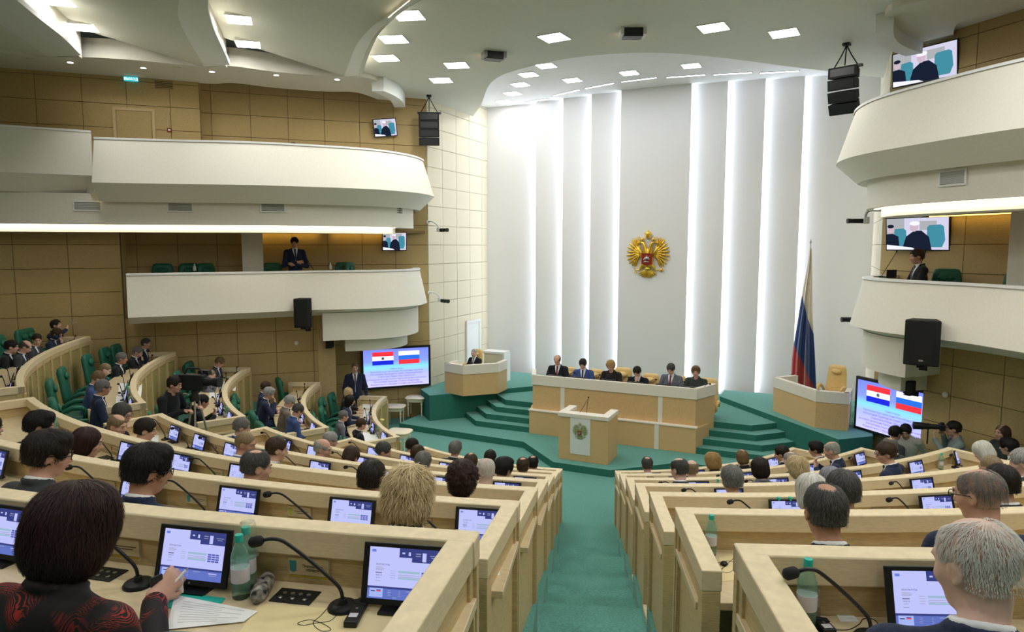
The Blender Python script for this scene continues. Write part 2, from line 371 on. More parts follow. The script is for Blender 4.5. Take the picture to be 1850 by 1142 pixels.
PETV = []
for Lr, Ll in ((L1u, L2d), (L2u, L3d), (L3u, L4u)):
    pr_ = petal(Lr, Ll, 8.40, 8.74); PETV += [p for r in pr_ for p in r]
    MB().grid(pr_, flip=True).build('fan_surface', 'ceiling', cm, smooth=60)
for Lu, Ld in ((L1u, L1d), (L2u, L2d), (L3u, L3d)):
    n = min(len(Lu), len(Ld)); up = [tuple(p) + (8.40,) for p in Lu[:n]]; dn = [tuple(p) + (8.25,) for p in Ld[:n]]
    ins = [tuple(p) + (8.335,) for p in Ld[:n]]; tr = [tuple(p + np.array([-.03, .02])) + (8.335,) for p in Ld[:n]]
    MB().grid([up, dn, ins, tr, [tuple(p + np.array([-.04, .03])) + (8.27,) for p in Ld[:n]]]).build('cove_lip', 'ceiling_lip', cm, smooth=35)
    MB().grid([[tuple(p + np.array([-.30, .21])) + (8.27,) for p in Ld[:n]], [tuple(p + np.array([-.30, .21])) + (8.86,) for p in Ld[:n]]], flip=True).build('cove_back', 'plaster', cm)
    ml = MB(); ml.grid([[tuple(p + np.array([-.16, .11])) + (8.345,) for p in Ld[:n]], [tuple(p + np.array([-.11, .075])) + (8.335,) for p in Ld[:n]]], flip=True); ml.build('cove_strip', 'cove_lip', cm)
# ring soffit along the left wall with its wedge faces, and the hooked end
RIN = [(-60, 90), (0, 95), (80, 103), (147, 103), (250, 109), (370, 121), (415, 119), (500, 130), (600, 138), (655, 139), (690, 150), (714, 164), (722, 178)]
rin = [onz(a, b, 8.40)[:2] for a, b in RIN]
rin = smooth_curve(rin, 4)
rwall = [p + np.array([-S2, S2]) * 1.6 for p in rin]
for s, nm in ((1, 'l'), (-1, 'r')):
    f = lambda p: (s * p[0], p[1])
    mb = MB(); a = [f(p) + (8.40,) for p in rin]; b = [f(p) + (8.40,) for p in rwall]; c = [f(p) + (8.78,) for p in rin]
    mb.grid([a, b], flip=(s > 0)); mb.grid([c, a], 1, flip=(s > 0)); mb.build('ring_soffit', ['ceiling', 'plaster'], cm)
    k0 = int(len(rin) * .80); hook = rin[k0:]; out = [f(p + np.array([.13, .05])) for p in hook]; inn = [f(p - np.array([.13, .05])) for p in hook]
    mb = MB(); mb.grid([[p + (8.82,) for p in out], [p + (8.18,) for p in out], [p + (8.18,) for p in inn], [p + (8.82,) for p in inn]], flip=(s < 0)); e0, e1 = out[-1], inn[-1]
    mb.add([e0 + (8.18,), e1 + (8.18,), e1 + (8.82,), e0 + (8.82,)], [(0, 1, 2, 3)]); e0, e1 = out[0], inn[0]; mb.add([e0 + (8.18,), e1 + (8.18,), e1 + (8.82,), e0 + (8.82,)], [(0, 1, 2, 3)]); mb.build('ring_hook', 'ceiling_lip', cm, smooth=40)
# right-hand fan surface over the ring (only its edge shows)
MB().prism([(6.0, 2.0), (9.6, -2.4), (16.2, -7.6), (16.2, -12), (8.5, -6.5), (5.6, -1.6)], 8.8, 8.85).build('fan_surface', 'ceiling', cm)
# ================================================================== BALCONIES
LOWC = [(5.60, .80), (5.20, .25), (5.03, -.50), (5.32, -1.29), (6.02, -1.98), (6.54, -2.47), (6.98, -3.08), (7.6, -3.9), (8.2, -4.65), (8.75, -5.35)]
UPC = [(5.5, .80), (4.98, .15), (4.74, -.85), (4.98, -2.0), (5.75, -3.05), (6.65, -3.97), (7.95, -4.87), (9.0, -5.69)]
def curve_s(pts, s, n=6): return [np.array((s * p[0], p[1])) for p in smooth_curve(pts, n)]
def normals(C, s):
    N = []
    for i in range(len(C)):
        t = C[min(i + 1, len(C) - 1)] - C[max(i - 1, 0)]; t = t / np.linalg.norm(t); n = np.array([-t[1], t[0]]) * (-s); N.append(n)
    return N
def sweep(C, N, prof, mi=0, flip=False, ends=True):
    """profile of (offset towards the hall, z) swept along a plan curve"""
    mb = MB(); rows = [[tuple(c + n * o) + (z,) for c, n in zip(C, N)] for o, z in prof]
    mb.grid(rows, mi, flip=flip)
    if ends:
        for k in (0, -1):
            P = [r[k] for r in rows]; mb.add(P, [tuple(range(len(P)))] if (k == 0) ^ flip else [tuple(range(len(P)))[::-1]], mi)
    return mb
def hit_curve(px, py, C):
    best = None
    for a, b in zip(C[:-1], C[1:]):
        d = b - a; n = np.array([-d[1], d[0], 0]); r = ray(px, py); k = r @ n
        if abs(k) < 1e-9: continue
        t = ((np.array([a[0], a[1], 0]) - CA) @ n) / k
        p = CA + r * t; u = ((p[:2] - a) @ d) / (d @ d)
        if t > 0 and -.001 <= u <= 1.001 and (best is None or t < best[0]): best = (t, p, math.atan2(d[1], d[0]))
    return best
FAS = {}
for s, nm in ((-1, 'left'), (1, 'right')):
    fl = s > 0
    zt = 4.08; C = curve_s(LOWC, s); N = normals(C, s)
    t = thing('trim_balcony_lower_' + nm, None, None, kind='structure')
    sweep(C, N, [(-.14, zt - .04), (-.14, zt - 1.02), (-.5, zt - 1.02), (-.30, zt - 1.08), (.19, zt - .90), (.0, zt - .04)], flip=not fl).build('parapet', 'plaster', t, smooth=30)
    sweep(C, N, [(-.16, zt - .04), (-.16, zt), (.02, zt), (.02, zt - .04)], flip=fl).build('cap_rail', 'plaster_cap', t, smooth=30)
    if s < 0:                     # closed end of the left parapet
        a = C[-1]; n = N[-1]; w = a - n * 1.1
        MB().prism([tuple(a), tuple(w), tuple(w + np.array((-.02, .02)))], zt - 1.08, zt - .02).build('end_face', 'plaster', t)
    nb = next(i for i, c in enumerate(C) if c[1] < (-2.25 if s < 0 else -1.70)); Cb = C[:nb]; Nb = N[:nb]
    sweep(Cb, Nb, [(-.05, zt - 1.0), (-.05, zt - 1.66), (-1.2, zt - 1.66), (-1.2, zt - 1.0)], flip=fl).build('drop_box', 'plaster', t, smooth=30)
    nb2 = next(i for i, c in enumerate(C) if c[1] < (-1.95 if s < 0 else -1.50)); sweep(C[4:nb2], N[4:nb2], [(-.34, zt - 1.6), (-.34, zt - 1.98), (-1.2, zt - 1.98), (-1.2, zt - 1.6)], flip=fl).build('drop_box', 'plaster', t, smooth=30)
    # floor of the lower balcony and its posts
    wl = [np.array((s * 5.6, .8)) + np.array((s * S2, -S2)) * k for k in (0, 6.5 if s < 0 else 4.2)]
    MB().prism([tuple(c - n * .45) for c, n in zip(C, N)] + [tuple(wl[1]), tuple(wl[0])], zt - 1.07, zt - 1.0).build('slab', 'plaster', t)
    Z0 = 6.82 if s < 0 else 7.03; C = curve_s(UPC, s); N = normals(C, s)
    t = thing('trim_balcony_upper_' + nm, None, None, kind='structure')
    sweep(C, N, [(-.14, Z0 - .04), (-.14, Z0 - 1.1), (-.30, Z0 - 1.2), (-.10, Z0 - 1.27), (.27, Z0 - .92), (.0, Z0 - .04)], flip=not fl).build('parapet', 'plaster', t, smooth=30)
    sweep(C, N, [(-.16, Z0 - .04), (-.16, Z0), (.02, Z0), (.02, Z0 - .04)], flip=fl).build('cap_rail', 'plaster_cap', t, smooth=30)
    fb = Z0 - 1.73
    Cx = C + ([C[-1] + np.array((-S2, -S2)) * k for k in (1, 2, 3)] if s < 0 else [C[-1] + np.array((S2, -S2)) * k for k in (1, 2, 3)]); Nx = normals(Cx, s)
    k0 = 6; Cf = Cx[k0:]; Nf = Nx[k0:]
    FAS[s] = [c + n * -.26 for c, n in zip(Cf, Nf)]
    sweep(Cf, Nf, [(-.26, Z0 - 1.1), (-.26, fb), (-.60, fb), (-.60, Z0 - 1.1)], flip=fl).build('fascia', 'plaster', t, smooth=30)
    sweep(Cf[2:len(C) - k0], Nf[2:len(C) - k0], [(-.125, Z0 - 1.235), (-.225, Z0 - 1.215)], flip=not fl, ends=False).build('cove_strip', 'cove_warm', t)
    sweep(Cf[5:], Nf[5:], [(-.50, fb + .02), (-.50, fb - .15), (-1.1, fb - .15), (-1.1, fb + .02)], flip=fl).build('recess_edge', 'plaster', t, smooth=30)
    sweep(Cf[6:], Nf[6:], [(-.38, fb - .004), (-.47, fb - .004)], flip=not fl, ends=False).build('cove_strip', 'cove_white', t)
    # ceiling of the recess behind the lower balcony
    wl = [np.array((s * 5.42, .98)) + np.array((s * S2, -S2)) * k for k in (0, 8.2 if s < 0 else 5.5)]; q = [c + n * -.9 for c, n in zip(Cf, Nf)]
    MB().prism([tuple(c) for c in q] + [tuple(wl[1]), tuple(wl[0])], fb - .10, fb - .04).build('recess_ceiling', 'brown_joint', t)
    nin = np.array((-s * S2, -S2)); do = np.array((s * S2, -S2)); b0 = np.array((s * 5.42, .98)) + nin * .10
    for x0, x1 in (((.95, 2.5), (2.8, 4.3)) if s < 0 else ((1.1, 3.6),)):
        a, b = b0 + do * x0, b0 + do * x1
        MB().prism([tuple(a), tuple(b), tuple(b + nin * .06), tuple(a + nin * .06)], fb - .115, fb - .10).build('cove_strip', 'cove_gold', t)
    # gallery floor
    wl = [np.array((s * 5.42, .98)) + np.array((s * S2, -S2)) * k for k in (0, 9 if s < 0 else 5.5)]
    MB().prism([tuple(c - n * .05) for c, n in zip(C, N)] + [tuple(wl[1]), tuple(wl[0])], Z0 - 1.12, Z0 - 1.06).build('slab', 'plaster', t)
# stepped gallery parapet at the far left
a, b = onz(-160, 214, 7.0)[:2], onz(164, 236, 7.0)[:2]; d = (b - a) / np.linalg.norm(b - a); n = np.array((d[1], -d[0])); t = thing('trim_balcony_step', None, None, kind='structure')
rows = lambda o: [tuple(a + n * o), tuple(b + n * o)]
mb = MB(); pr = [(-.14, 6.96), (-.14, 5.95), (-.3, 5.80), (.0, 5.72), (.24, 6.07), (0, 6.96)]
mb.loft([[tuple(p + n * o) + (z,) for o, z in pr] for p in (a, b)]); mb.build('parapet', 'plaster', t)
MB().loft([[tuple(p + n * o) + (z,) for o, z in ((-.16, 6.96), (-.16, 7.0), (.02, 7.0), (.02, 6.96))] for p in (a, b)]).build('cap_rail', 'plaster_cap', t)
# posts between the openings of the lower balcony, and the side of its recess
t = thing('trim_balcony_posts', None, None, kind='structure')
for pxa, pxb in ((437, 475), (1822, 1868)):
    s = -1 if pxa < 900 else 1; P0 = (s * 5.55, 0, 0); nn = (s * S2, S2, 0)
    a = onplane(pxa, 450, P0, nn)[:2]; b = onplane(pxb, 450, P0, nn)[:2]; k = np.array((s * S2, S2)) * .30
    MB().prism([tuple(a), tuple(b), tuple(b + k), tuple(a + k)], 3.06, 5.2).build('post', 'plaster', t)
a = np.array((-9.80, -4.70)); b = np.array((-10.5, -4.05)); MB().prism([tuple(a), tuple(b), tuple(b + np.array((-.05, -.05))), tuple(a + np.array((-.05, -.05)))], 0, 5.1).build('recess_side', 'desk_wood', t)
# ================================================================== CEILING LAMPS
def lamp_mesh(w, l, m):
    fr = MB()
    for x0, x1, y0, y1 in ((-w / 2 - .02, w / 2 + .02, -l / 2 - .02, -l / 2), (-w / 2 - .02, w / 2 + .02, l / 2, l / 2 + .02), (-w / 2 - .02, -w / 2, -l / 2, l / 2), (w / 2, w / 2 + .02, -l / 2, l / 2)): fr.box(x0, x1, y0, y1, -.008, .0)
    di = MB().add([(-w / 2, -l / 2, -.004), (w / 2, -l / 2, -.004), (w / 2, l / 2, -.004), (-w / 2, l / 2, -.004)], [(3, 2, 1, 0)])
    fr.box(-w / 2, w / 2, -l / 2, l / 2, -.001, .16)
    return fr.mesh('frame', 'white_plastic'), di.mesh('diffuser', m)
LM = lamp_mesh(.46, .46, 'panel_light'); LS = lamp_mesh(.40, .40, 'stage_panel')
def ceiling_lamp(x, y, z, ms, label, group, rz=0.0):
    t = thing('ceiling_light', label, 'ceiling light', (x, y, z), rz, group); inst('frame', ms[0], t); inst('diffuser', ms[1], t); return t
for px, py in ((738, 28), (711, 71), (697, 105), (825, 118), (797, 145)):
    p = onz(px, py, ZM - .004); ceiling_lamp(p[0], p[1], ZM - .004, LM, 'square recessed light near the curved cove edge of the main ceiling', 'lights by the cove edge', .3)
for px, py in ((1001, 68), (1289, 50), (1417, 60)):
    p = onz(px, py, ZM - .004); ceiling_lamp(p[0], p[1], ZM - .004, LM, 'square recessed light in the main ceiling in front of the stage recess', 'lights before the stage recess', -.1)
# unseen lamps added behind the camera so the hall is lit
for r in (9.0, 12.2, 15.6, 19.0):
    for a in (-32, -18, -4, 10, 24, 38, 50):
        p = pol(r, a)
        if p[1] < -4.2 and p[0] > -3.2 and p[0] < 9.5 and proj((p[0], p[1], ZM))[1] < -25 or p[1] < -15:
            if abs(p[0]) < 13: ceiling_lamp(p[0], p[1], ZM - .004, LM, 'square unseen light added in the ceiling over the rear seats', 'added lights over the rear seats', R(a))
for x, y in ((7.2, -6.2), (8.6, -8.0), (10.4, -9.6), (8.2, -11.0), (10.6, -13.0), (12.4, -11.4), (6.6, -8.6)):  # out-of-view fill lamps, added to brighten the dim right side
    if proj((x, y, ZM))[1] < -20 or proj((x, y, ZM))[0] > 1900 or proj((x, y, ZM))[2] < 0: ceiling_lamp(x, y, ZM - .004, LM, 'square unseen fill light added in the ceiling over the right seats', 'added fill lights over the right seats', R(-40))
for px, py in ((105, 2), (155, 50), (434, 37), (449, 80)):
    zl_ = 8.55; PV = np.array(PETV)
    for _ in range(4): p = onz(px, py, zl_); zl_ = float(PV[np.argsort(((PV[:, :2] - p[:2]) ** 2).sum(1))[:4], 2].mean()) - .03
    ceiling_lamp(p[0], p[1], zl_, LM, 'square recessed light in a fan shaped ceiling bay over the left seats', 'lights in the fan bays', R(40))
for px, py in ((987, 119), (955, 135), (940, 153), (926, 169), (912, 184), (1034, 145), (1137, 132), (1249, 119)):
    p = onz(px, py, ZT - .004); ceiling_lamp(p[0], p[1], ZT - .004, LS, 'square recessed light in the white ceiling over the stage', 'lights over the stage')
for a, b, c, d in ((950, 185, 992, 178), (1000, 173, 1047, 162), (1057, 160, 1110, 150), (1122, 148, 1187, 140), (1203, 140, 1275, 135), (1288, 135, 1360, 131), (1372, 132, 1445, 128)):
    p = onz(a, b, ZT - .01)[:2]; q = onz(c, d, ZT - .01)[:2]; e = q - p; L = np.linalg.norm(e); an = math.atan2(e[1], e[0]); t = thing('linear_light', 'thin linear light strip set in an arc before the white stage wall', 'light strip', (p[0], p[1], ZT - .01), an, 'linear strips over the stage')
    MB().box(0, L, -.035, .035, -.004, .008).build('housing', 'grey_plastic', t, world=False); MB().box(.02, L - .02, -.026, .026, -.008, -.004).build('diffuser', 'line_white', t, world=False)
for px, py in ((127, 112), (259, 122), (383, 129), (499, 135), (609, 143)):
    p = onz(px, py, 8.398); t = thing('downlight', 'small round warm downlight in the soffit along the left wall', 'downlight', (p[0], p[1], 8.398), 0, 'soffit downlights')
    MB().lathe([(.075, 0), (.08, -.012), (.055, -.014), (.055, -.004)], 16).build('ring', 'white_plastic', t, world=False); MB().lathe([(.054, -.004), (.054, -.007)], 14).build('bulb', 'down_light', t, world=False)
for px in (55, 320, 438, 555):
    p = onz(px, 103 + px * .062, 8.398); t = MB().lathe([(.09, 0), (.10, -.008), (.06, -.012), (.02, -.010)], 16).build('ceiling_vent', 'ceiling', None, smooth=40); t.location = (p[0], p[1], 8.398); setp(t, 'small round air outlet between the downlights in the soffit', 'air vent', 'soffit air outlets')
for px, py, rz, lab in ((892, 95, .75, 'motorised stage spotlight box opened sideways from the main ceiling'), (1143, 53, .43, 'motorised stage spotlight box facing the hall in the main ceiling')):
    p = onz(px, py, ZM); t = thing('spotlight_box', lab, 'spotlight', (p[0], p[1], ZM - .02), rz)
    MB().box(-.17, .17, -.12, .12, -.13, .02).build('housing', 'dark_metal', t, world=False, bevel=.01)
    for sx in (-1, 1): MB().box(sx * .20 - .03, sx * .20 + .03, -.14, .14, -.10, .02).build('shutter', 'white_plastic' if px > 1000 else 'grey_plastic', t, world=False)
    MB().box(-.13, .13, .121, .13, -.12, -.05).build('lens', 'amber', t, world=False)
# ================================================================== WALL FIXTURES
def wall_grille(px, py, w, h, C, label, group=None, slats=7, s=-1):
    k, p, an = hit_curve(px, py, C); nrm = np.array((math.sin(an), -math.cos(an)))
    if nrm @ (CA[:2] - p[:2]) < 0: nrm = -nrm; an += pi
    t = thing('vent_grille', label, 'vent', (p[0] + nrm[0] * .004, p[1] + nrm[1] * .004, p[2]), an, group)
    f = MB(); f.box(-w / 2 - .03, w / 2 + .03, -.02, 0, h / 2, h / 2 + .03); f.box(-w / 2 - .03, w / 2 + .03, -.02, 0, -h / 2 - .03, -h / 2); f.box(-w / 2 - .03, -w / 2, -.02, 0, -h / 2, h / 2); f.box(w / 2, w / 2 + .03, -.02, 0, -h / 2, h / 2)
    f.build('frame', 'white_plastic', t, world=False); MB().box(-w / 2, w / 2, -.002, 0, -h / 2, h / 2).build('backing', 'black_matte', t, world=False)
    sl = MB().box(-w / 2, w / 2, -.014, -.002, -.005, .009).mesh('slat', 'vent_grey')
    for q in range(slats): inst('slat', sl, t, (0, 0, -h / 2 + (q + .5) * h / slats), (R(-20), 0, 0))
for px, py in ((158, 372), (326, 374), (493, 375)): wall_grille(px, py, .46, .15, FAS[-1], 'white framed air grille on the balcony fascia over the left seats', 'fascia air grilles')
wall_grille(1722, 321, .40, .18, FAS[1], 'white framed air grille on the fascia under the upper right balcony', slats=10)
k, p, an = hit_curve(722, 379, FAS[-1]); t = thing('perforated_vent', 'small perforated vent plate at the rounded end of the left fascia', 'vent', (p[0], p[1], p[2]), an); nrm = np.array((math.sin(an), -math.cos(an)))
fz = 1 if nrm @ (CA[:2] - p[:2]) > 0 else -1; MB().box(-.12, .12, -.008 if fz > 0 else 0, 0 if fz > 0 else .008, -.10, .10).build('plate', 'plaster', t, world=False)
hm = MB().box(-.016, .016, -.0095 if fz > 0 else .008, -.008 if fz > 0 else .0095, -.016, .016).mesh('hole', 'black_matte')
for i in range(4):
    for j in range(4): inst('hole', hm, t, (-.075 + .05 * i, 0, -.07 + .046 * j))
# recessed-wall fixtures: position from the wall plane that carries them
def on_recess(px, py, s, off=0.0): return onplane(px, py, (s * (6.4 - off * 1.414), 0, 0), (s * S2, S2, 0))
def recess_rz(s): return R(45) if s < 0 else R(-45)          # local -Y faces the hall
def tv_picture(t, w, h, y):
    q = lambda x0, x1, z0, z1, d: [(lerp(-w / 2, w / 2, x0), y - d, lerp(-h / 2, h / 2, z0)), (lerp(-w / 2, w / 2, x1), y - d, lerp(-h / 2, h / 2, z0)), (lerp(-w / 2, w / 2, x1), y - d, lerp(-h / 2, h / 2, z1)), (lerp(-w / 2, w / 2, x0), y - d, lerp(-h / 2, h / 2, z1))]
    P = lambda pts, d: [(lerp(-w / 2, w / 2, x), y - d, lerp(-h / 2, h / 2, z)) for x, z in pts]
    mb = MB(); one = [(0, 1, 2, 3)]
    mb.add(q(0, 1, 0, 1, 0), one, 0); mb.add(q(.55, .82, .62, .9, .0004), one, 4); mb.add(q(0, .3, .5, 1, .0004), one, 4)
    def blob(cx, cz, rx, rz_, d, mi, n=14): mb.add(P([(cx + rx * math.cos(2 * pi * k / n), cz + rz_ * math.sin(2 * pi * k / n)) for k in range(n)], d), [tuple(range(n))], mi)
    mb.add(P([(.10, .1), (.34, .1), (.33, .62), (.28, .68), (.14, .66)], .0008), [(0, 1, 2, 3, 4)], 1); mb.add(P([(.66, .08), (.9, .08), (.95, .3), (.93, .72), (.88, .78), (.70, .76), (.67, .7)], .0008), [tuple(range(7))], 1)
    mb.add(P([(.0, .08), (.22, .08), (.20, .42), (.10, .52), (.0, .5)], .0012), [tuple(range(5))], 2); blob(.07, .64, .055, .13, .0014, 3); blob(.07, .75, .058, .06, .0015, 2)
    mb.add(P([(.26, .0), (.74, .0), (.70, .4), (.58, .60), (.46, .60), (.33, .42)], .0012), [tuple(range(6))], 2); blob(.46, .72, .07, .15, .0014, 3); blob(.47, .83, .085, .07, .0015, 5)
    mb.add(P([(.0, .0), (.5, .0), (.42, .07), (.0, .16)], .0018), one, 5); mb.build('picture', ['tv_bg', 'tv_teal', 'tv_dark', 'tv_skin', 'tv_grey', 'tv_white'], t, world=False)
for n_, c_, s_ in (('tv_bg', (.55, .53, .68), .85), ('tv_teal', (.05, .24, .32), .8), ('tv_dark', (.012, .018, .04), .6), ('tv_skin', (.55, .42, .50), .8), ('tv_grey', (.42, .44, .46), .7), ('tv_white', (.72, .72, .85), .9)): emis(n_, c_, s_)
for (pa, pb, s, lab, roll) in (((674, 213), (717, 248), -1, 'small tilted wall television high above the upper left balcony', -7), ((690, 417), (735, 453), -1, 'small wall television at the end of the lower left balcony', 0), ((1617, 90), (1728, 146), 1, 'flat wall television above the upper right balcony showing a speaker', 0), ((1609, 397), (1709, 450), 1, 'flat wall television inside the lower right balcony showing a speaker', 0)):
    a = on_recess(*pa, s, .14); b = on_recess(*pb, s, .14); c = (a + b) / 2; w_ = np.linalg.norm((b - a)[:2]); h_ = abs(b[2] - a[2]); (w_, h_) = (1.20, .64) if s > 0 else (w_, h_)
    t = thing('wall_television', lab, 'television', tuple(c), recess_rz(s)); t.rotation_euler = (R(6), R(roll), recess_rz(s) + (R(10) if s > 0 else 0))
    MB().box(-w_ / 2, w_ / 2, -.02, .03, -h_ / 2, h_ / 2).build('casing', 'black_plastic', t, world=False, bevel=.006); MB().box(-.05, .05, .03, .13, -.06, .06).build('bracket', 'dark_metal', t, world=False); tv_picture(t, w_ - .04, h_ - .04, -.0212)
# presentation screens with the two flags and the lines of text
screen_grad('slide_bg', [(0, (.52, .50, .95)), (.35, (.36, .40, .95)), (.52, (.20, .60, .80)), (.66, (.20, .28, .90)), (1, (.16, .20, .85))], 'Z', -.52, .52, 1.0)
for n_, c_ in (('f_red', (.75, .03, .04)), ('f_white', (.82, .82, .90)), ('f_blue', (.01, .02, .55)), ('f_ru', (.02, .13, .62)), ('f_text', (.20, .14, .55))): emis(n_, c_, 1.0)
LINES = ['Приветствуем', 'Парламентскую делегацию Республики Парагвай', 'Республики Парагвай во главе с Председателем', 'Сенаторов Марио Абдо Бенитесом', 'и членов делегации Палаты парламентариев конгресса', 'Республики Парагвай в Совете Федерации', 'Федерального Собрания Российской Федерации']
txt = MB()
for k, L in enumerate(LINES): mesh_into(txt, text_mesh(L, .058 if k else .05, 'f_text', font_w=.0008), Matrix.Translation((0, 0, -.03 - .068 * k)) @ Matrix.Rotation(pi / 2, 4, 'X'))
for s, c, lab in ((-1, None, 'large flat presentation screen beside the two cream stools'), (1, None, 'large flat presentation screen half hidden behind the right wall')):
    w_, h_ = 1.86, 1.12; do = np.array((s * S2, -S2)); nin = np.array((-s * S2, -S2)); b0 = np.array((s * 5.40, 1.0)) + do * (.93 if s < 0 else .62) + nin * .16
    t = thing('presentation_screen', lab, 'screen', (b0[0], b0[1], 1.43 if s < 0 else 1.38), recess_rz(s)); MB().box(-w_ / 2, w_ / 2, -.03, .04, -h_ / 2, h_ / 2).build('casing', 'black_plastic', t, world=False, bevel=.008); MB().box(-.2, .2, .04, .16, -.2, .2).build('bracket', 'dark_metal', t, world=False)
    MB().add([(-.87, -.031, -.50), (.87, -.031, -.50), (.87, -.031, .50), (-.87, -.031, .50)], [(0, 1, 2, 3)]).build('slide', 'slide_bg', t, world=False)
    for fx, cols, nm in ((-.36, ('f_red', 'f_white', 'f_blue'), 'flag_picture'), (.34, ('f_white', 'f_ru', 'f_red'), 'flag_picture')):
        mb = MB()
        for k in range(3): z1 = .43 - .115 * k; mb.add([(fx - .28, -.0325, z1 - .115), (fx + .28, -.0325, z1 - .115), (fx + .28, -.0325, z1), (fx - .28, -.0325, z1)], [(0, 1, 2, 3)], k)
        if fx < 0: mb.lathe([(.032, 0), (.038, 0), (.038, .0006), (.032, .0006)], 14, mx=Matrix.Translation((fx, -.0328, .257)) @ Matrix.Rotation(pi / 2, 4, 'X'), mi=3); mb.box(fx - .012, fx + .012, -.0335, -.033, .245, .27, 3)
        mb.build(nm, list(cols) + ['print_grey'], t, world=False)
    m2 = MB(); m2.v = [(v[0], v[1] - .0325, v[2]) for v in txt.v]; m2.f = list(txt.f); m2.m = [0] * len(txt.f); m2.build('slide_text', 'f_text', t, world=False)
# ================================================================== DESK ROWS
def arc_strip(mb, r0, r1, z0, z1, a0, a1, mi=0):
    n = max(3, int(abs(a1 - a0) / 1.6)); A = arc(r0, a0, a1, n); B = arc(r1, a0, a1, n)
    rows = [[tuple(p) + (z0,) for p in A], [tuple(p) + (z1,) for p in A], [tuple(p) + (z1,) for p in B], [tuple(p) + (z0,) for p in B]]
    if a1 < a0: rows = rows[::-1]
    rings = [[r[k] for r in rows] for k in range(n + 1)]
    return mb.loft([x[::-1] for x in rings], mi)
BLK = {'c': 'centre block', 'r': 'block beside the right wall', 'l': 'block beside the left wall'}
SIDE = {}
stile_me = {}
def desk_row(i, a0, a1, blk):
    R0 = RR(i); zt = RZ(i); zl = FZ(i + 1) if i < 7 else 0.0; m = pol(R0 + .3, (a0 + a1) / 2)
    t = thing('curved_desk', 'long curved pale wood desk, %s row from the stage, %s' % (ORD[i], BLK[blk]), 'desk', (m[0], m[1], FZ(i)), 0)
    mb = MB(); arc_strip(mb, R0, R0 + .095, zt - .10, zt, a0, a1); mb.build('rail', 'rail_wood', t, smooth=30, bevel=.006)
    mb = MB(); arc_strip(mb, R0 + .022, R0 + .062, zl, zt - .10, a0, a1); fp = mb.build('front_panel', 'desk_wood', t, smooth=30)
    mb = MB(); arc_strip(mb, R0 + .062, R0 + .64, FZ(i) + DESK - .04, FZ(i) + DESK, a0, a1); mb.build('desktop', 'desktop_wood', t, smooth=30, bevel=.004)
    mb = MB(); arc_strip(mb, R0 + .10, R0 + .12, FZ(i), FZ(i) + DESK - .04, a0, a1); mb.build('modesty_panel', 'desk_wood', t, smooth=30)
    for a, sg in ((a0, 1), (a1, -1)):
        p = pol(R0, a); rad = (pol(R0 + 1, a) - p); aisle = abs(abs(a) - AISLE) < 6
        tw = (-4.0 if blk == 'c' else 0.0) if aisle else 0
        th = R(tw) * (-1 if a > 0 else 1) * -1; c, s_ = math.cos(th), math.sin(th); rad = np.array([rad[0] * c - rad[1] * s_, rad[0] * s_ + rad[1] * c])
        tg = np.array([-rad[1], rad[0]]); inn = pol(R0, a + sg * 1.0) - p; tg = tg * (1 if tg @ inn > 0 else -1)
        zb = zl if aisle else FZ(i)
        q = lambda r, w: tuple(p + rad * r + tg * w)
        L = .76
        MB().prism([q(.0, 0), q(L, 0), q(L, .092), q(.0, .092)], zt - .10, zt - .0005).build('side_rail', 'rail_wood', t, bevel=.006)
        MB().prism([q(.03, .02), q(L - .09, .02), q(L - .09, .06), q(.03, .06)], zb, zt - .10).build('side_panel', 'desk_wood', t)
        MB().prism([q(L - .09, .004), q(L - .002, .004), q(L - .002, .088), q(L - .09, .088)], zb, zt - .10).build('pillar', 'desk_wood', t, bevel=.004)
        MB().prism([q(.02, .008), q(.10, .008), q(.10, .08), q(.02, .08)], zl, zt - .10).build('pillar', 'desk_wood', t, bevel=.004)
        if aisle and i > 1: MB().prism([q(L + .01, .0), q(1.47, .0), q(1.47, .05), q(L + .01, .05)], FZ(i) - .30, FZ(i) + .05).build('kerb', 'rail_wood', t)
    if blk == 'l':
        # framed front: stiles, skirting and separate inset panels
        h = zt - .10 - zl; n = max(3, int(round(R0 * R(abs(a1 - a0)) / .55))); key = round(h, 2)
        if key not in stile_me: stile_me[key] = (MB().box(-.05, .05, -.030, .0, 0, h).mesh('stile', 'desk_wood'), MB().box(-.19, .19, -.012, .0, .14, h - .10).mesh('inset_panel', 'inset_panel'), MB().box(-.24, .24, -.026, .0, 0, .10).mesh('skirting', 'desk_wood'), MB().box(-.24, .24, -.024, .0, h - .07, h).mesh('top_band', 'desk_wood'))
        for k in range(n + 1):
            a = lerp(a0, a1, k / n); p = pol(R0 + .022, a); rz = R(a) + PH * -1 + pi if False else R(a) - PH
            d_ = pol(R0 - 1, a) - pol(R0, a); rz = math.atan2(d_[1], d_[0]) + pi / 2
            inst('stile', stile_me[key][0], t, tuple(Vector((p[0], p[1], zl)) - t.location), (0, 0, rz))
            if k < n:
                a = lerp(a0, a1, (k + .5) / n); p = pol(R0 + .020, a); d_ = pol(R0 - 1, a) - pol(R0, a); rz = math.atan2(d_[1], d_[0]) + pi / 2; lo = tuple(Vector((p[0], p[1], zl)) - t.location)
                for q_, nm in ((1, 'inset_panel'), (2, 'skirting'), (3, 'top_band')): inst(nm, stile_me[key][q_], t, lo, (0, 0, rz))
    return t
for i in range(1, 8): desk_row(i, -a_c(i), a_c(i), 'c')
for i in range(1, 8): desk_row(i, a_s(i), FAR[i], 'r')
for i in range(2, 8): desk_row(i, -FAR[i], -a_s(i), 'l')
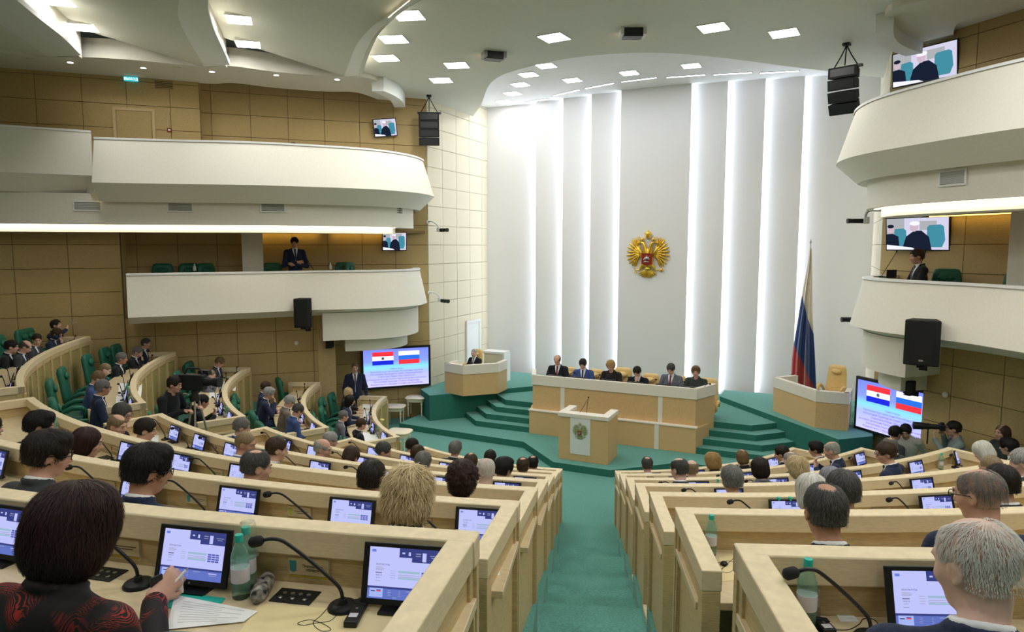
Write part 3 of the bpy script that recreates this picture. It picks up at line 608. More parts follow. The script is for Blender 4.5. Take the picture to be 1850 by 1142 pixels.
# ================================================================== THINGS ON THE DESKS
# tablet on a stand: screen faces local -Y (the sitter), leaning back
emis('t_bg', (.36, .38, .66), 1.0); emis('t_band', (.03, .037, .15), 1.0); emis('t_low', (.085, .12, .38), 1.0); emis('t_tile', (.26, .32, .62), 1.0); emis('t_text', (.10, .10, .20), 1.0); emis('t_line', (.25, .27, .36), 1.0); emis('t_teal', (.22, .34, .42), 1.0); emis('t_num', (.06, .07, .30), 1.0); emis('t_red', (.6, .05, .06), 1.0); emis('t_logo', (.10, .16, .5), 1.0)
TM = ['t_bg', 't_band', 't_low', 't_tile', 't_text', 't_line', 't_teal', 't_num', 't_red', 't_logo']
def tablet_display():
    W, H = .248, .166; mb = MB(); lv = [0]
    def rect(x0, x1, z0, z1, mi, d): mb.add([(-W / 2 + W * x, -.0062 - d * .00012, H * z) for x, z in ((x0, z0), (x1, z0), (x1, z1), (x0, z1))], [(0, 1, 2, 3)], mi)
    rect(0, 1, .22, 1, 0, 0); rect(0, 1, 0, .22, 2, 0); rect(0, 1, .20, .24, 1, 1)
    rect(.42, 1, .82, 1, 1, 1); rect(.60, 1, .74, .83, 1, 1); rect(.745, .80, .76, .93, 0, 2); rect(.46, .50, .89, .92, 0, 2); rect(.55, .58, .86, .93, 0, 2); rect(.85, .97, .88, .89, 5, 2); rect(.87, .95, .84, .85, 5, 2); rect(.65, .72, .90, .915, 5, 2); rect(.65, .72, .86, .87, 5, 2)
    rect(.03, .09, .90, .95, 9, 1)
    for k, (z, l) in enumerate(((.60, .1), (.575, .13), (.55, .11))): rect(.10, .10 + l, z, z + .012, 5, 1)
    rect(.10, .19, .49, .51, 4, 1); rect(.11, .17, .40, .412, 5, 1); rect(.10, .18, .34, .352, 5, 1)
    for k in range(4): rect(.31, .38, .545 - k * .045, .555 - k * .045, 5, 1)
    rect(.42, .72, .52, .56, 6, 1); rect(.42, .72, .475, .487, 5, 1); rect(.42, .72, .44, .452, 5, 1); rect(.42, .72, .40, .43, 6, 1)
    for k in range(4):
        for j in range(3): rect(.745 + j * .062, .80 + j * .062, .525 - k * .045, .557 - k * .045, 7, 1)
    rect(.03, .22, .03, .20, 3, 2); rect(.05, .11, .155, .175, 0, 3); rect(.05, .11, .135, .155, 1, 3); rect(.13, .19, .155, .175, 7, 3); rect(.13, .19, .135, .155, 8, 3)
    for k in range(4): rect(.29, .33, .16 - k * .03, .167 - k * .03, 5, 2); rect(.44, .465, .16 - k * .03, .167 - k * .03, 5, 2)
    rect(.54, .66, .165, .175, 5, 2); rect(.79, .92, .145, .165, 0, 2); rect(.80, .91, .11, .12, 5, 2); rect(.36, .42, .03, .04, 5, 2)
    mesh_into(mb, text_mesh('РЕЗУЛЬТАТЫ', .0072, 't_text', 'LEFT', .0001), Matrix.Translation((-W / 2 + W * .10, -.00638, H * .66)) @ Matrix.Rotation(pi / 2, 4, 'X'), 4)
    mesh_into(mb, text_mesh('18-03-16', .0062, 't_text', 'LEFT', .0001), Matrix.Translation((-W / 2 + W * .10, -.00640, H * .455)) @ Matrix.Rotation(pi / 2, 4, 'X'), 4)
    return mb
tilt = Matrix.Translation((0, 0, .018)) @ Matrix.Rotation(R(-16), 4, 'X')
mb = MB().box(-.146, .146, -.006, .006, -.0, .201); mb.xf(tilt); TAB_BODY = mb.mesh('casing', 'black_plastic')
mb = tablet_display(); mb.xf(tilt @ Matrix.Translation((0, 0, .021))); TAB_DISP = mb.mesh('display', TM)
mb = MB()
for x in (-.0035, .0005):
    for z in (.006, .010): mb.box(x, x + .0032, -.0065, -.006, z, z + .0032)
mb.xf(tilt); TAB_LOGO = mb.mesh('home_button', 'grey_plastic')
mb = MB().box(-.075, .075, -.035, .055, 0, .010); mb.box(-.05, .05, .035, .055, .008, .09); TAB_STAND = mb.mesh('stand', 'black_plastic')
# gooseneck microphone, leaning to local -X
MIC_BASE = MB().lathe([(.052, 0), (.052, .006), (.046, .014), (.016, .018), (.013, .034), (.0, .036)], 20).mesh('base', 'black_plastic', 40)
NP = [(0, 0, .03), (-.006, 0, .06), (-.025, -.004, .09), (-.10, -.02, .165), (-.165, -.035, .222), (-.195, -.042, .242), (-.225, -.05, .248), (-.25, -.055, .244)]
NP = [tuple(p) for p in smooth_curve(NP, 3)]
MIC_NECK = MB().tube(NP, [.0062] * len(NP), 8).mesh('gooseneck', 'black_plastic', 180)
e = Vector(NP[-1]); dv = (Vector(NP[-1]) - Vector(NP[-3])).normalized(); mx = Matrix.Translation(e) @ dv.to_track_quat('Z', 'Y').to_matrix().to_4x4()
MIC_HEAD = MB().lathe([(.0, -.004), (.009, 0), (.017, .008), (.0185, .022), (.0175, .040), (.010, .048), (.0, .050)], 14, mx=mx).mesh('windscreen', 'black_matte', 180)
# control plate
CP_PLATE = MB().box(-.075, .075, -.045, .045, 0, .004).mesh('plate', 'black_plastic'); CP_BTN = MB().lathe([(.008, .004), (.008, .007), (.005, .008), (0, .008)], 10).mesh('button', 'steel', 40)
# name plate on the inner face of the desk front
mat('name_card', (.66, .54, .33), .6); mat('holder', (.75, .66, .42), .2, alpha=.35); mat('gilt', (.42, .30, .03), .4); mat('ink', (.05, .04, .03), .7)
EMB = {'blue': mat('crest_blue', (.08, .30, .42), .5, noise=.4, nscale=60, c2=(.05, .35, .22)), 'red': mat('crest_red', (.45, .08, .05), .5, noise=.4, nscale=70, c2=(.62, .20, .08)), 'slate': mat('crest_slate', (.16, .2, .3), .5, noise=.4, nscale=70, c2=(.4, .12, .1)), 'lime': mat('crest_lime', (.55, .62, .10), .5)}
# bottle, tumbler
BOT = MB().lathe([(.0, 0), (.028, 0), (.031, .008), (.031, .095), (.028, .105), (.031, .115), (.030, .15), (.022, .175), (.0125, .195), (.0125, .204)], 18).mesh('bottle', 'bottle_teal', 50)
BOT_LAB = MB().lathe([(.0315, .06), (.0318, .062), (.0318, .108), (.0315, .11)], 18).mesh('paper_label', 'label_print', 60); BOT_CAP = MB().lathe([(.0145, .200), (.0145, .222), (.013, .225), (0, .225)], 14).mesh('cap', 'cap_teal', 40)
TUM = MB().lathe([(.036, 0), (.034, .01), (.027, .118), (.026, .122), (.0, .122)], 18).mesh('tumbler', 'clear_plastic', 50)
def face_rz(p):                       # local +Y points to the row centre
    d = RC - np.array(p[:2]); return math.atan2(d[1], d[0]) - pi / 2
def on_row(i, dr, a): p = pol(RR(i) + dr, a); return np.array([p[0], p[1]]), face_rz(p)
def blk_of(a): return 'c' if abs(a) < AISLE else ('r' if a > 0 else 'l')
def seat_set(i, a, plate=True, panel=True, crest='red', text=None, mic=True):
    nm = BLK[blk_of(a)]; dz = FZ(i) + DESK; p, rz = on_row(i, .19, a)
    t = thing('tablet', 'black tablet with lit voting screen, %s row from the stage, %s' % (ORD[i], nm), 'tablet', (p[0], p[1], dz), rz, 'tablets of the %s row, %s' % (ORD[i], nm))
    inst('stand', TAB_STAND, t); c = inst('casing', TAB_BODY, t, bevel=.003); inst('display', TAB_DISP, t); inst('home_button', TAB_LOGO, t)
    if mic:
        p, rz = on_row(i, .20, a - math.degrees(.205 / (RR(i) + .2)))
        t = thing('microphone', 'black gooseneck microphone, %s row from the stage, %s' % (ORD[i], nm), 'microphone', (p[0], p[1], dz), rz, 'microphones of the %s row, %s' % (ORD[i], nm))
        inst('base', MIC_BASE, t); inst('gooseneck', MIC_NECK, t); inst('windscreen', MIC_HEAD, t)
    if panel:
        p, rz = on_row(i, .16, a - math.degrees(.40 / (RR(i) + .2)))
        t = thing('control_plate', 'flat black button plate, %s row from the stage, %s' % (ORD[i], nm), 'control panel', (p[0], p[1], dz), rz, 'button plates of the %s row, %s' % (ORD[i], nm))
        inst('plate', CP_PLATE, t)
        for x, y in ((-.045, .012), (-.015, .012), (.015, .012), (.045, .012), (-.045, -.02), (.0, -.02), (.045, -.02)): inst('button', CP_BTN, t, (x, y, 0))
    if plate:
        p, rz = on_row(i, .0635, a - math.degrees(.39 / RR(i))); nmx = text or ''
        t = thing('name_plate', ('pale name plate reading %s, %s row from the stage, %s' % (text.replace('\n', ' '), ORD[i], nm)) if text else 'pale name plate with a %s crest, %s row, %s' % ({'blue': 'blue green', 'red': 'red', 'slate': 'slate grey', 'lime': 'yellow green'}[crest], ORD[i], nm), 'name plate', (p[0], p[1], RZ(i) - .198), rz, None if text else 'name plates with a %s crest, %s row, %s' % (crest, ORD[i], nm))
        MB().box(-.085, .085, -.004, 0, 0, .088).build('holder', 'holder', t, world=False); MB().box(-.078, .078, -.0045, -.004, .016, .080).build('card', 'name_card', t, world=False); MB().box(-.078, .078, -.005, -.0045, .006, .014).build('gilt_strip', 'gilt', t, world=False)
        MB().prism([(-.072, .03), (-.06, .024), (-.048, .03), (-.046, .068), (-.074, .068)], -.0, .0006, mx=Matrix.Translation((0, -.0046, 0)) @ Matrix.Rotation(pi / 2, 4, 'X')).build('crest', EMB[crest], t, world=False)
        w_ = MB()
        for k, L in enumerate((text or 'ская область').split('\n')): mesh_into(w_, text_mesh(L, .0135 if text else .011, 'ink', font_w=.0003), Matrix.Translation((.016, -.0049, .05 - .014 * k)) @ Matrix.Rotation(pi / 2, 4, 'X'))
        if text: w_.build('lettering', 'ink', t, world=False)
        else:
            w_ = MB().box(-.03, .065, -.0048, -.0046, .050, .053); w_.build('lettering', 'ink', t, world=False); MB().box(-.02, .05, -.0048, -.0046, .040, .043).build('lettering', 'ink', t, world=False)
    return t
TABS = [(-15, 905), (338, 950), (725, 978), (-20, 812), (240, 855), (423, 876), (630, 895), (866, 913), (224, 793), (320, 814), (430, 834), (573, 852), (914, 885), (310, 764), (355, 783), (413, 797), (583, 832), (702, 850), (800, 860), (947, 869), (512, 786), (563, 806), (655, 826), (735, 838), (671, 808), (732, 824), (805, 837),
        (1700, 1048), (1428, 924), (1700, 918), (1320, 892), (1672, 877), (1858, 865), (1262, 876), (1409, 870), (1660, 846), (1228, 865), (1347, 858), (1545, 860), (1768, 835), (1468, 847), (1558, 834), (1652, 822), (1739, 812), (1400, 829), (1325, 838), (1262, 845), (1572, 818), (1180, 852), (960, 843)]
CREST = ['red', 'blue', 'lime', 'slate']; TABPOS = []
for k, (px, yt) in enumerate(TABS):
    best = None
    for i in range(1, 8):
        lo, hi = (-a_c(i), a_c(i)) if px < 1066 else (a_s(i), FAR[i]); a = row_angle_px(i, .19, RZ(i), px, lo, hi); p = pol(RR(i) + .25, a); e = abs(proj((p[0], p[1], RZ(i) + .0))[1] - yt)
        if abs(proj((p[0], p[1], RZ(i)))[0] - px) > 9 * (8 - i): continue
        if best is None or e < best[0]: best = (e, i, a)
    if best is None: continue
    e, i, a = best
    if any(q[0] == i and abs(q[1] - a) * R(1) * RR(i) < .45 for q in TABPOS): continue
    TABPOS.append((i, a))
    tx = None
    if i == 1 and px in (725, 1700) and yt > 960: tx = 'Пензенская\nобласть' if px == 725 else 'Пензенская область'
    seat_set(i, a, plate=(i <= 4), panel=(i <= 3), crest=('blue' if px in (725, 1320) else CREST[k % 4]), text=tx)
for i in range(3, 8):
    n = int((FAR[i] - a_s(i)) * R(1) * RR(i) / .8)
    for k in range(n):
        a = -a_s(i) - math.degrees((.42 + .8 * k) / RR(i)); seat_set(i, a, plate=False, panel=False)
def bottle(px, py, i, tum=False, lab=None):
    p = onz(px, py, FZ(i) + DESK); d = p[:2] - RC; L = np.linalg.norm(d); p[:2] = RC + d / L * (RR(i) + min(max(L - RR(i), .13), .5)); a = math.degrees(math.atan2(*(lambda q: (q[0], -q[1]))(np.array([p[0], p[1]]) - RC))) + 2.5
    t = thing('water_bottle', lab or 'small teal water bottle, %s row from the stage, %s' % (ORD[i], BLK[blk_of(a)]), 'bottle', (p[0], p[1], FZ(i) + DESK), 0, None if lab else 'water bottles of the %s row, %s' % (ORD[i], BLK[blk_of(a)]))
    inst('shell', BOT, t); inst('paper_label', BOT_LAB, t); inst('cap', BOT_CAP, t)
    if tum:
        t = inst('tumbler', TUM, None, (p[0] + .01, p[1] + .06, FZ(i) + DESK)); setp(t, 'upturned clear tumbler on the desk, %s row, %s' % (ORD[i], BLK[blk_of(a)]), 'tumbler', 'tumblers of the %s row, %s' % (ORD[i], BLK[blk_of(a)]))
bottle(436, 1078, 1, False, 'teal water bottle with a pinkish paper label standing beside the animal print case'); bottle(452, 1058, 1, False, 'teal water bottle capped with an upturned tumbler behind the front bottle')
t = inst('tumbler', TUM, None); p = onz(452, 1058, FZ(1) + DESK); t.location = (p[0], p[1], FZ(1) + DESK + .115); setp(t, 'clear plastic tumbler upturned over the rear water bottle', 'tumbler')
bottle(1425, 1085, 1, True)
for px, py, i in ((18, 848, 2), (112, 783, 3), (120, 786, 3), (1372, 917, 3), (1390, 916, 3), (1688, 866, 4), (1700, 864, 4), (1707, 898, 3), (1722, 896, 3), (518, 832, 4), (527, 834, 4), (283, 770, 4), (292, 769, 4), (627, 808, 6), (638, 810, 6), (1266, 968, 2), (1262, 866, 5), (708, 828, 6), (520, 808, 5), (250, 716, 4), (254, 720, 4), (424, 755, 5), (428, 757, 5), (550, 752, 6), (720, 785, 7), (1670, 840, 5)): bottle(px, py, i)
# ================================================================== LOOSE THINGS ON THE NEAREST DESKS
def sheet(name, label, cat, pts, z, m='paper', th=.0012, group=None, rows=0, kz=0):
    """a paper or folder whose corners were read off the desktop plane"""
    P = [onz(a, b, z)[:2] for a, b in pts]; c = sum(P) / len(P); t = thing(name, label, cat, (c[0], c[1], z), 0, group)
    MB().prism([tuple(p) for p in P], z + .0005 + kz, z + th + kz).build('sheet', m, t)
    if rows:
        mb = MB(); a, b, c2, d = P[0], P[1], P[2], P[3]
        for k in range(rows):
            f = .15 + .75 * k / rows; l = lerp(a, d, f); r = lerp(b, c2, f); p, q = lerp(l, r, .12), lerp(l, r, .12 + (.5 if k % 3 else .75)); w_ = (d - a) / np.linalg.norm(d - a) * .0025
            mb.add([tuple(p) + (z + th + .0003 + kz,), tuple(q) + (z + th + .0003 + kz,), tuple(q + w_) + (z + th + .0003 + kz,), tuple(p + w_) + (z + th + .0003 + kz,)], [(0, 1, 2, 3) if False else (3, 2, 1, 0)])
        mb.build('print', 'print_grey', t)
    return t
Z1 = FZ(1) + DESK
sheet('folder', 'teal plastic folder under the printed sheet in front of the seated woman', 'folder', [(312, 1070), (407, 1082), (398, 1093), (300, 1100)], Z1, 'teal_folder', .003)
sheet('printed_sheet', 'printed white sheet lying on the teal folder', 'paper', [(316, 1077), (466, 1107), (440, 1126), (300, 1140)], Z1, 'paper', .0012, rows=9, kz=.004)
sheet('blotter', 'pale yellow writing pad on the nearest desk before the empty chair', 'desk pad', [(470, 1092), (775, 1112), (752, 1175), (420, 1160)], Z1 - .0005, 'blotter', .002)
sheet('blotter', 'pale yellow writing pad behind the ear phone in the sixth row', 'desk pad', [(1299, 1008), (1338, 1002), (1372, 1040), (1306, 1052)], FZ(2) + DESK - .0005, 'blotter', .002)
sheet('visitor_card', 'white printed card with a crest on the nearest right desk', 'card', [(1505, 1100), (1533, 1101), (1552, 1124), (1518, 1124)], Z1, 'paper', .0015, rows=4)
sheet('paper', 'plain white sheet on the desk end by the aisle, sixth row', 'paper', [(877, 993), (902, 994), (903, 1040), (874, 1038)], FZ(2) + DESK, 'paper')
sheet('paper', 'white sheet held up beside the blonde woman', 'paper', [(764, 942), (797, 934), (802, 952), (768, 955)], FZ(2) + DESK + .02, 'paper')
# animal print pencil case: a soft cushion-shaped tube
mat('zebra', (.50, .46, .42), .7, noise=.9, nscale=42, stretch=(1, 1, 1), c2=(.015, .012, .012), ndetail=1.5)
a, b = onz(462, 1085, Z1 + .02), onz(487, 1040, Z1 + .02); d = b - a; L = np.linalg.norm(d); pth = [a + d * k / 8 for k in range(9)]; t = MB().tube(pth, [.014, .026, .030, .030, .030, .030, .029, .025, .014], 14).build('pencil_case', 'zebra', None, smooth=180); t.location = (0, 0, .002); setp(t, 'black and white animal print pencil case beside the water bottles', 'pencil case')
# translation receiver with earpiece and thin cord
def receiver(pa, pb, z, lab, w_=.022):
    a, b = onz(*pa, z)[:2], onz(*pb, z)[:2]; d = (b - a) / np.linalg.norm(b - a); n = np.array((-d[1], d[0])); t = thing('translation_receiver', lab, 'receiver', (a[0], a[1], z), 0)
    MB().prism([tuple(a + n * w_), tuple(a - n * w_), tuple(b - n * w_), tuple(b + n * w_)], z, z + .022).build('case', 'black_plastic', t, bevel=.005)
    m = lerp(a, b, .28); MB().prism([tuple(m + n * .014 + d * .012), tuple(m - n * .014 + d * .012), tuple(m - n * .014 - d * .012), tuple(m + n * .014 - d * .012)], z + .022, z + .0226).build('sticker', 'label_print', t)
    m = lerp(a, b, .55); MB().lathe([(.005, .022), (.005, .024), (0, .0245)], 10, c=(m[0], m[1], z)).build('button', 'steel', t); m = lerp(a, b, .82); MB().prism([tuple(m + n * w_ + d * .02), tuple(m - n * w_ + d * .004), tuple(m - n * w_ - d * .02), tuple(m + n * w_ - d * .004)], z + .022, z + .0235).build('grille', 'black_matte', t); return t
receiver((632, 1136), (655, 1092), Z1, 'black translation receiver beside the coiled earpiece on the nearest desk')
receiver((1500, 1150), (1478, 1126), Z1, 'black translation receiver on the nearest right desk below the button plate')
def earpiece(c, loops, z, lab):
    p = onz(*c, z); t = thing('earpiece', lab, 'earpiece', (p[0], p[1], z), 0)
    MB().lathe([(.0, 0), (.014, .002), (.018, .010), (.012, .018), (0, .020)], 12, c=(p[0], p[1], z)).build('pod', 'black_plastic', t, smooth=180)
    MB().tube([(p[0] + .018 * math.cos(k * .5), p[1] + .018 * math.sin(k * .5), z + .008 + .008 * math.sin(k * .5)) for k in range(8)], .0025, 6).build('ear_hook', 'black_plastic', t, smooth=180)
    P = [tuple(onz(x, y, z + .002)) for x, y in loops]; P = [tuple(q) for q in smooth_curve(P, 5)]; MB().tube(P, .0013, 5).build('cord', 'black_plastic', t, smooth=180)
earpiece((606, 1104), [(610, 1110), (596, 1122), (570, 1126), (548, 1130), (538, 1126), (560, 1120), (585, 1128), (598, 1138), (580, 1140), (566, 1126), (580, 1112), (600, 1092), (625, 1086), (640, 1094), (650, 1080), (662, 1094)], Z1, 'small black earpiece with a tangled thin cord on the yellow pad')
earpiece((1308, 1022), [(1310, 1024), (1296, 1030), (1288, 1024), (1300, 1016), (1320, 1014), (1330, 1022), (1318, 1034), (1304, 1030), (1326, 1008)], FZ(2) + DESK, 'small black earpiece lying by the aisle on the sixth row right desk')
earpiece((1484, 1132), [(1488, 1136), (1530, 1138), (1552, 1128), (1560, 1118), (1580, 1120), (1592, 1138)], Z1, 'small black earpiece with a cord by the microphone base on the nearest right desk')
for px, py, i, rows in ((1450, 1098, 1, 0), (1296, 984, 2, 0)):
    p = onz(px, py, FZ(i) + DESK); t = thing('badge_stand', 'small white badge with a tricolour stripe standing on the desk, %s row' % ORD[i], 'badge', (p[0], p[1], FZ(i) + DESK), YAW); MB().box(-.022, .022, -.002, .002, 0, .035).build('card', 'paper', t, world=False); MB().box(-.018, .018, -.003, -.002, .004, .010).build('stripe', 'f_red', t, world=False); MB().box(-.018, .018, -.003, -.002, .010, .016).build('stripe', 'f_ru', t, world=False)
mb = MB(); p = onz(1577, 968, FZ(2) + DESK); t = thing('desk_phone', 'dark desk telephone behind the gooseneck microphone, sixth row right block', 'telephone', (p[0], p[1], FZ(2) + DESK), .4); MB().box(-.05, .05, -.07, .07, 0, .05).build('base', 'black_plastic', t, world=False, bevel=.01); MB().tube([(-.04, -.08, .06), (-.045, 0, .085), (-.04, .08, .06)], [.018, .012, .018], 10).build('handset', 'black_plastic', t, smooth=180, world=False)
p = onz(352, 795, FZ(4) + DESK); t = thing('desk_phone', 'dark desk telephone with handset on the fourth row desk, centre block', 'telephone', (p[0], p[1], FZ(4) + DESK), .9); MB().box(-.07, .07, -.09, .09, 0, .05).build('base', 'black_plastic', t, world=False, bevel=.01); MB().tube([(-.05, -.1, .06), (-.055, 0, .085), (-.05, .1, .06)], [.02, .013, .02], 10).build('handset', 'black_plastic', t, smooth=180, world=False)
# papers on the side desks
for k, (px, py, w_, i, ce) in enumerate(((235, 705, 44, 4, 'square white document before the two dark blue suits'), (222, 722, 26, 4, 'white sheet under the folded hands of the man in glasses'), (15, 660, 30, 3, 'white sheet by the near end of the highest left desk'), (423, 682, 26, 5, 'white document before the grey haired man reading'), (412, 698, 30, 5, 'thick white document before the bald man'), (402, 745, 28, 5, 'white form beside the man with raised hands'), (430, 712, 18, 5, 'white sheet under the writing hand'), (655, 730, 30, 7, 'white folder beside the flowers on the front desk'), (668, 748, 24, 7, 'white sheet under the dark haired woman\'s hand'), (680, 764, 24, 7, 'white sheet beside the yellow flowers'), (685, 789, 34, 7, 'white form at the near end of the front left desk'), (275, 793, 24, 4, 'white sheet beside the fourth row tablet'), (1290, 845, 14, 7, 'white sheet before the blonde in the front row'))):
    z = FZ(i) + DESK; d = onz(px, py, z); h = w_ * .28; dr = np.linalg.norm(d[:2] - RC) - RR(i)
    if not .12 < dr < .56:      # keep the sheet on the desktop
        q = RC + (d[:2] - RC) / np.linalg.norm(d[:2] - RC) * (RR(i) + min(max(dr, .30), .42)); px, py, _ = proj((q[0], q[1], z))
    sheet('paper', ce, 'paper', [(px - w_ * .45, py - h), (px + w_ * .5, py - h * .9), (px + w_ * .45, py + h), (px - w_ * .5, py + h * .9)], z, 'paper', .003)
for px, py, i, j in ((24, 655, 3, 0), (352, 1, 0, 0), (413, 727, 5, 0), (402, 742, 5, 1), (412, 688, 5, 2), (540, 722, 6, 0), (546, 731, 6, 1), (556, 742, 6, 2), (670, 776, 7, 0), (690, 800, 7, 1), (55, 758, 3, 2), (556, 777, 6, 3)):
    if i == 0: continue
    z = FZ(i) + DESK; p = onz(px, py, z); t = MB().prism([(-.07, -.03), (.06, -.035), (.08, .0), (.06, .035), (-.07, .03)], 0, .025).build('conference_unit', 'black_plastic', None, bevel=.006); t.location = tuple(p); t.rotation_euler = (0, 0, face_rz(p) + .3 * j); setp(t, 'low black conference unit on the %s row desk beside the left wall' % ORD[i] if px > 60 or i != 3 else 'low black conference unit at the end of the fifth row desk', 'conference unit', 'conference units of the %s row' % ORD[i])
# flowers on the front left desk
mat('petal_yellow', (.80, .62, .12), .6, noise=.2, nscale=30, c2=(.85, .78, .45)); mat('stem_green', (.10, .28, .10), .6)
for k, (px, py) in enumerate(((668, 752), (676, 740), (684, 763), (672, 744), (690, 757))):
    z = FZ(7) + DESK; p = onz(px, py + 6, z); t = thing('yellow_flower', 'yellow rose blossom lying among papers on the front desk by the left wall', 'flower', tuple(p), k * 1.3, 'yellow roses on the front desk')
    mb = MB()
    for j in range(7):
        an = j * 2.4; rr = .012 + .004 * j; mb.lathe([(0, -.02), (.022, 0), (.018, .02), (0, .026)], 8, c=(rr * math.cos(an), rr * math.sin(an), .05 + .004 * (j % 3)))
    mb.build('blossom', 'petal_yellow', t, smooth=180, world=False); MB().tube([(0, 0, .03), (.05, .02, .012), (.14, .05, .008)], .004, 6).build('stem', 'stem_green', t, world=False)
# ================================================================== CHAIRS
def chair_parts(mname, top=1.10):
    def cushion(w0, d0, pts):  # pts: (y, z, halfwidth, halfdepth)
        mb = MB(); rings = []
        for y, z, hw, hd, ang in pts:
            c, s_ = math.cos(ang), math.sin(ang); ring = []
            for k in range(20):
                th = 2 * pi * k / 20; ex = math.copysign(abs(math.cos(th)) ** .5, math.cos(th)) * hw; ey = math.copysign(abs(math.sin(th)) ** .6, math.sin(th)) * hd
                ring.append((ex, y + ey * c, z + ey * s_))
            rings.append(ring)
        return mb.loft(rings)
    back = cushion(0, 0, [(-.20, .40, .20, .04, .1), (-.22, .50, .235, .055, .1), (-.245, .66, .235, .050, .1), (-.265, .80, .225, .050, .1), (-.285, .92, .215, .055, .1), (-.295, top - .08, .205, .060, .1), (-.30, top - .015, .175, .045, .1), (-.30, top, .12, .02, .1)]).mesh('backrest', mname, 180)
    mb = MB(); mb.lathe([(.0, 0), (.10, 0), (.12, .02), (.10, .04), (0, .05)], 14, sx=1.0, sy=.55, mx=Matrix.Translation((0, -.235, top - .15)) @ Matrix.Rotation(R(-82), 4, 'X')); head = mb.mesh('headrest', mname, 180)
    mb = MB()
    sq = lambda hx, hy, z: [(math.copysign(abs(math.cos(t)) ** .4, math.cos(t)) * hx, .02 + math.copysign(abs(math.sin(t)) ** .4, math.sin(t)) * hy, z) for t in [2 * pi * k / 24 for k in range(24)]]
    mb.loft([sq(.20, .20, .38), sq(.245, .245, .40), sq(.25, .25, .45), sq(.235, .235, .48), sq(.15, .15, .49)]); seat = mb.mesh('seat', mname, 180)
    arm = MB().tube([(.27, -.20, .50), (.285, -.10, .60), (.29, .02, .645), (.285, .14, .64), (.27, .19, .60), (.26, .18, .46)], [.03, .035, .04, .04, .035, .03], 10).mesh('armrest', mname, 180)
    base = MB().lathe([(.03, .38), (.035, .12), (.05, .08), (.05, .06)], 12)
    for k in range(5): a = 2 * pi * k / 5 + .3; base.tube([(0, 0, .09), (.15 * math.cos(a), .15 * math.sin(a), .075), (.27 * math.cos(a), .27 * math.sin(a), .055)], [.025, .02, .014], 8)
    base = base.mesh('swivel_base', 'dark_metal', 60); cas = MB().lathe([(.0, 0), (.024, .004), (.028, .025), (.024, .046), (0, .05)], 10).mesh('castor', 'black_plastic', 180)
    return back, head, seat, arm, base, cas
CH_G = chair_parts('green_leather', 1.08); CH_C = chair_parts('cream_leather', 1.12)
def chair(x, y, z, rz, parts, label, group=None, sc=1.0):
    t = thing('armchair', label, 'chair', (x, y, z), rz, group); t.scale = (sc, sc, sc)
    b, h, s_, a, ba, ca = parts; inst('backrest', b, t); inst('headrest', h, t); inst('seat', s_, t); inst('armrest', a, t); inst('armrest', a, t, scale=(-1, 1, 1)); o = inst('swivel_base', ba, t)
    for k in range(5): an = 2 * pi * k / 5 + .3; inst('castor', ca, o, (.27 * math.cos(an), .27 * math.sin(an), 0))
    return t
def keep_in(q, lim=-4.70):          # stay clear of the brown wall beside the left rows
    d = lim - (q[0] - q[1]); return np.array((q[0] + d / 2, q[1] - d / 2)) if d > 0 else np.array(q)
# empty chairs that show: position read at the chair's back top
for px, py, i, lab in ((400, 1150, 1, 'green leather armchair at the nearest desk, pushed in beside the woman in red and black'), (160, 660, 4, 'empty green armchair against the framed desk front beside the bald man'), (340, 660, 5, 'green armchair behind the television camera'), (505, 700, 6, 'empty green armchair turned to the wall at the far end of the second row'), (600, 712, 7, 'empty green armchair at the far end of the front row beside the pilaster')):
    p = onz(px, py, FZ(i) + 1.0)
    if i > 2:
        p = min((onz(px, py, FZ(i) + zz) for zz in np.arange(.80, 1.06, .02)), key=lambda v: abs(np.linalg.norm(v[:2] - RC) - RR(i) - 1.18))
        d = p[:2] - RC; L = np.linalg.norm(d); p[:2] = RC + d / L * min(L, RR(i) + 1.30)
        p[:2] = keep_in(p[:2])
    rz = face_rz(p); rz += .5 if 'turned' in lab else 0; q = p[:2] + np.array([-math.sin(rz), math.cos(rz)]) * .27
    c = chair(q[0], q[1], FZ(i), rz, CH_G, lab); c.scale = (1, 1, .93 if i == 1 else 1)
for px, py, s, lab in ((290, 482, -1, 'green armchair at the closed end of the lower left balcony'), (347, 484, -1, 'green armchair beside the white bottle in the lower left balcony'), (387, 482, -1, 'green armchair next to the post in the lower left balcony'), (492, 480, -1, 'green armchair beside the man with crossed arms'), (624, 478, -1, 'green armchair near the small television in the lower left balcony'), (652, 478, -1, 'narrow seen green armchair at the curved end of the lower left balcony'), (1705, 490, 1, 'green armchair behind the man in the lower right balcony'), (1818, 495, 1, 'green armchair beside the post of the lower right balcony')):
    P0 = (s * 5.55, 0, 0); p = onplane(px, py, P0, (s * S2, S2, 0)); rz = {-1: R(-135), 1: R(135)}[s]; rz += {347: .3, 387: .7, 652: 1.0, 1705: .5}.get(px, 0); chair(p[0], p[1], 3.08, rz, CH_G, lab, sc=1.08)
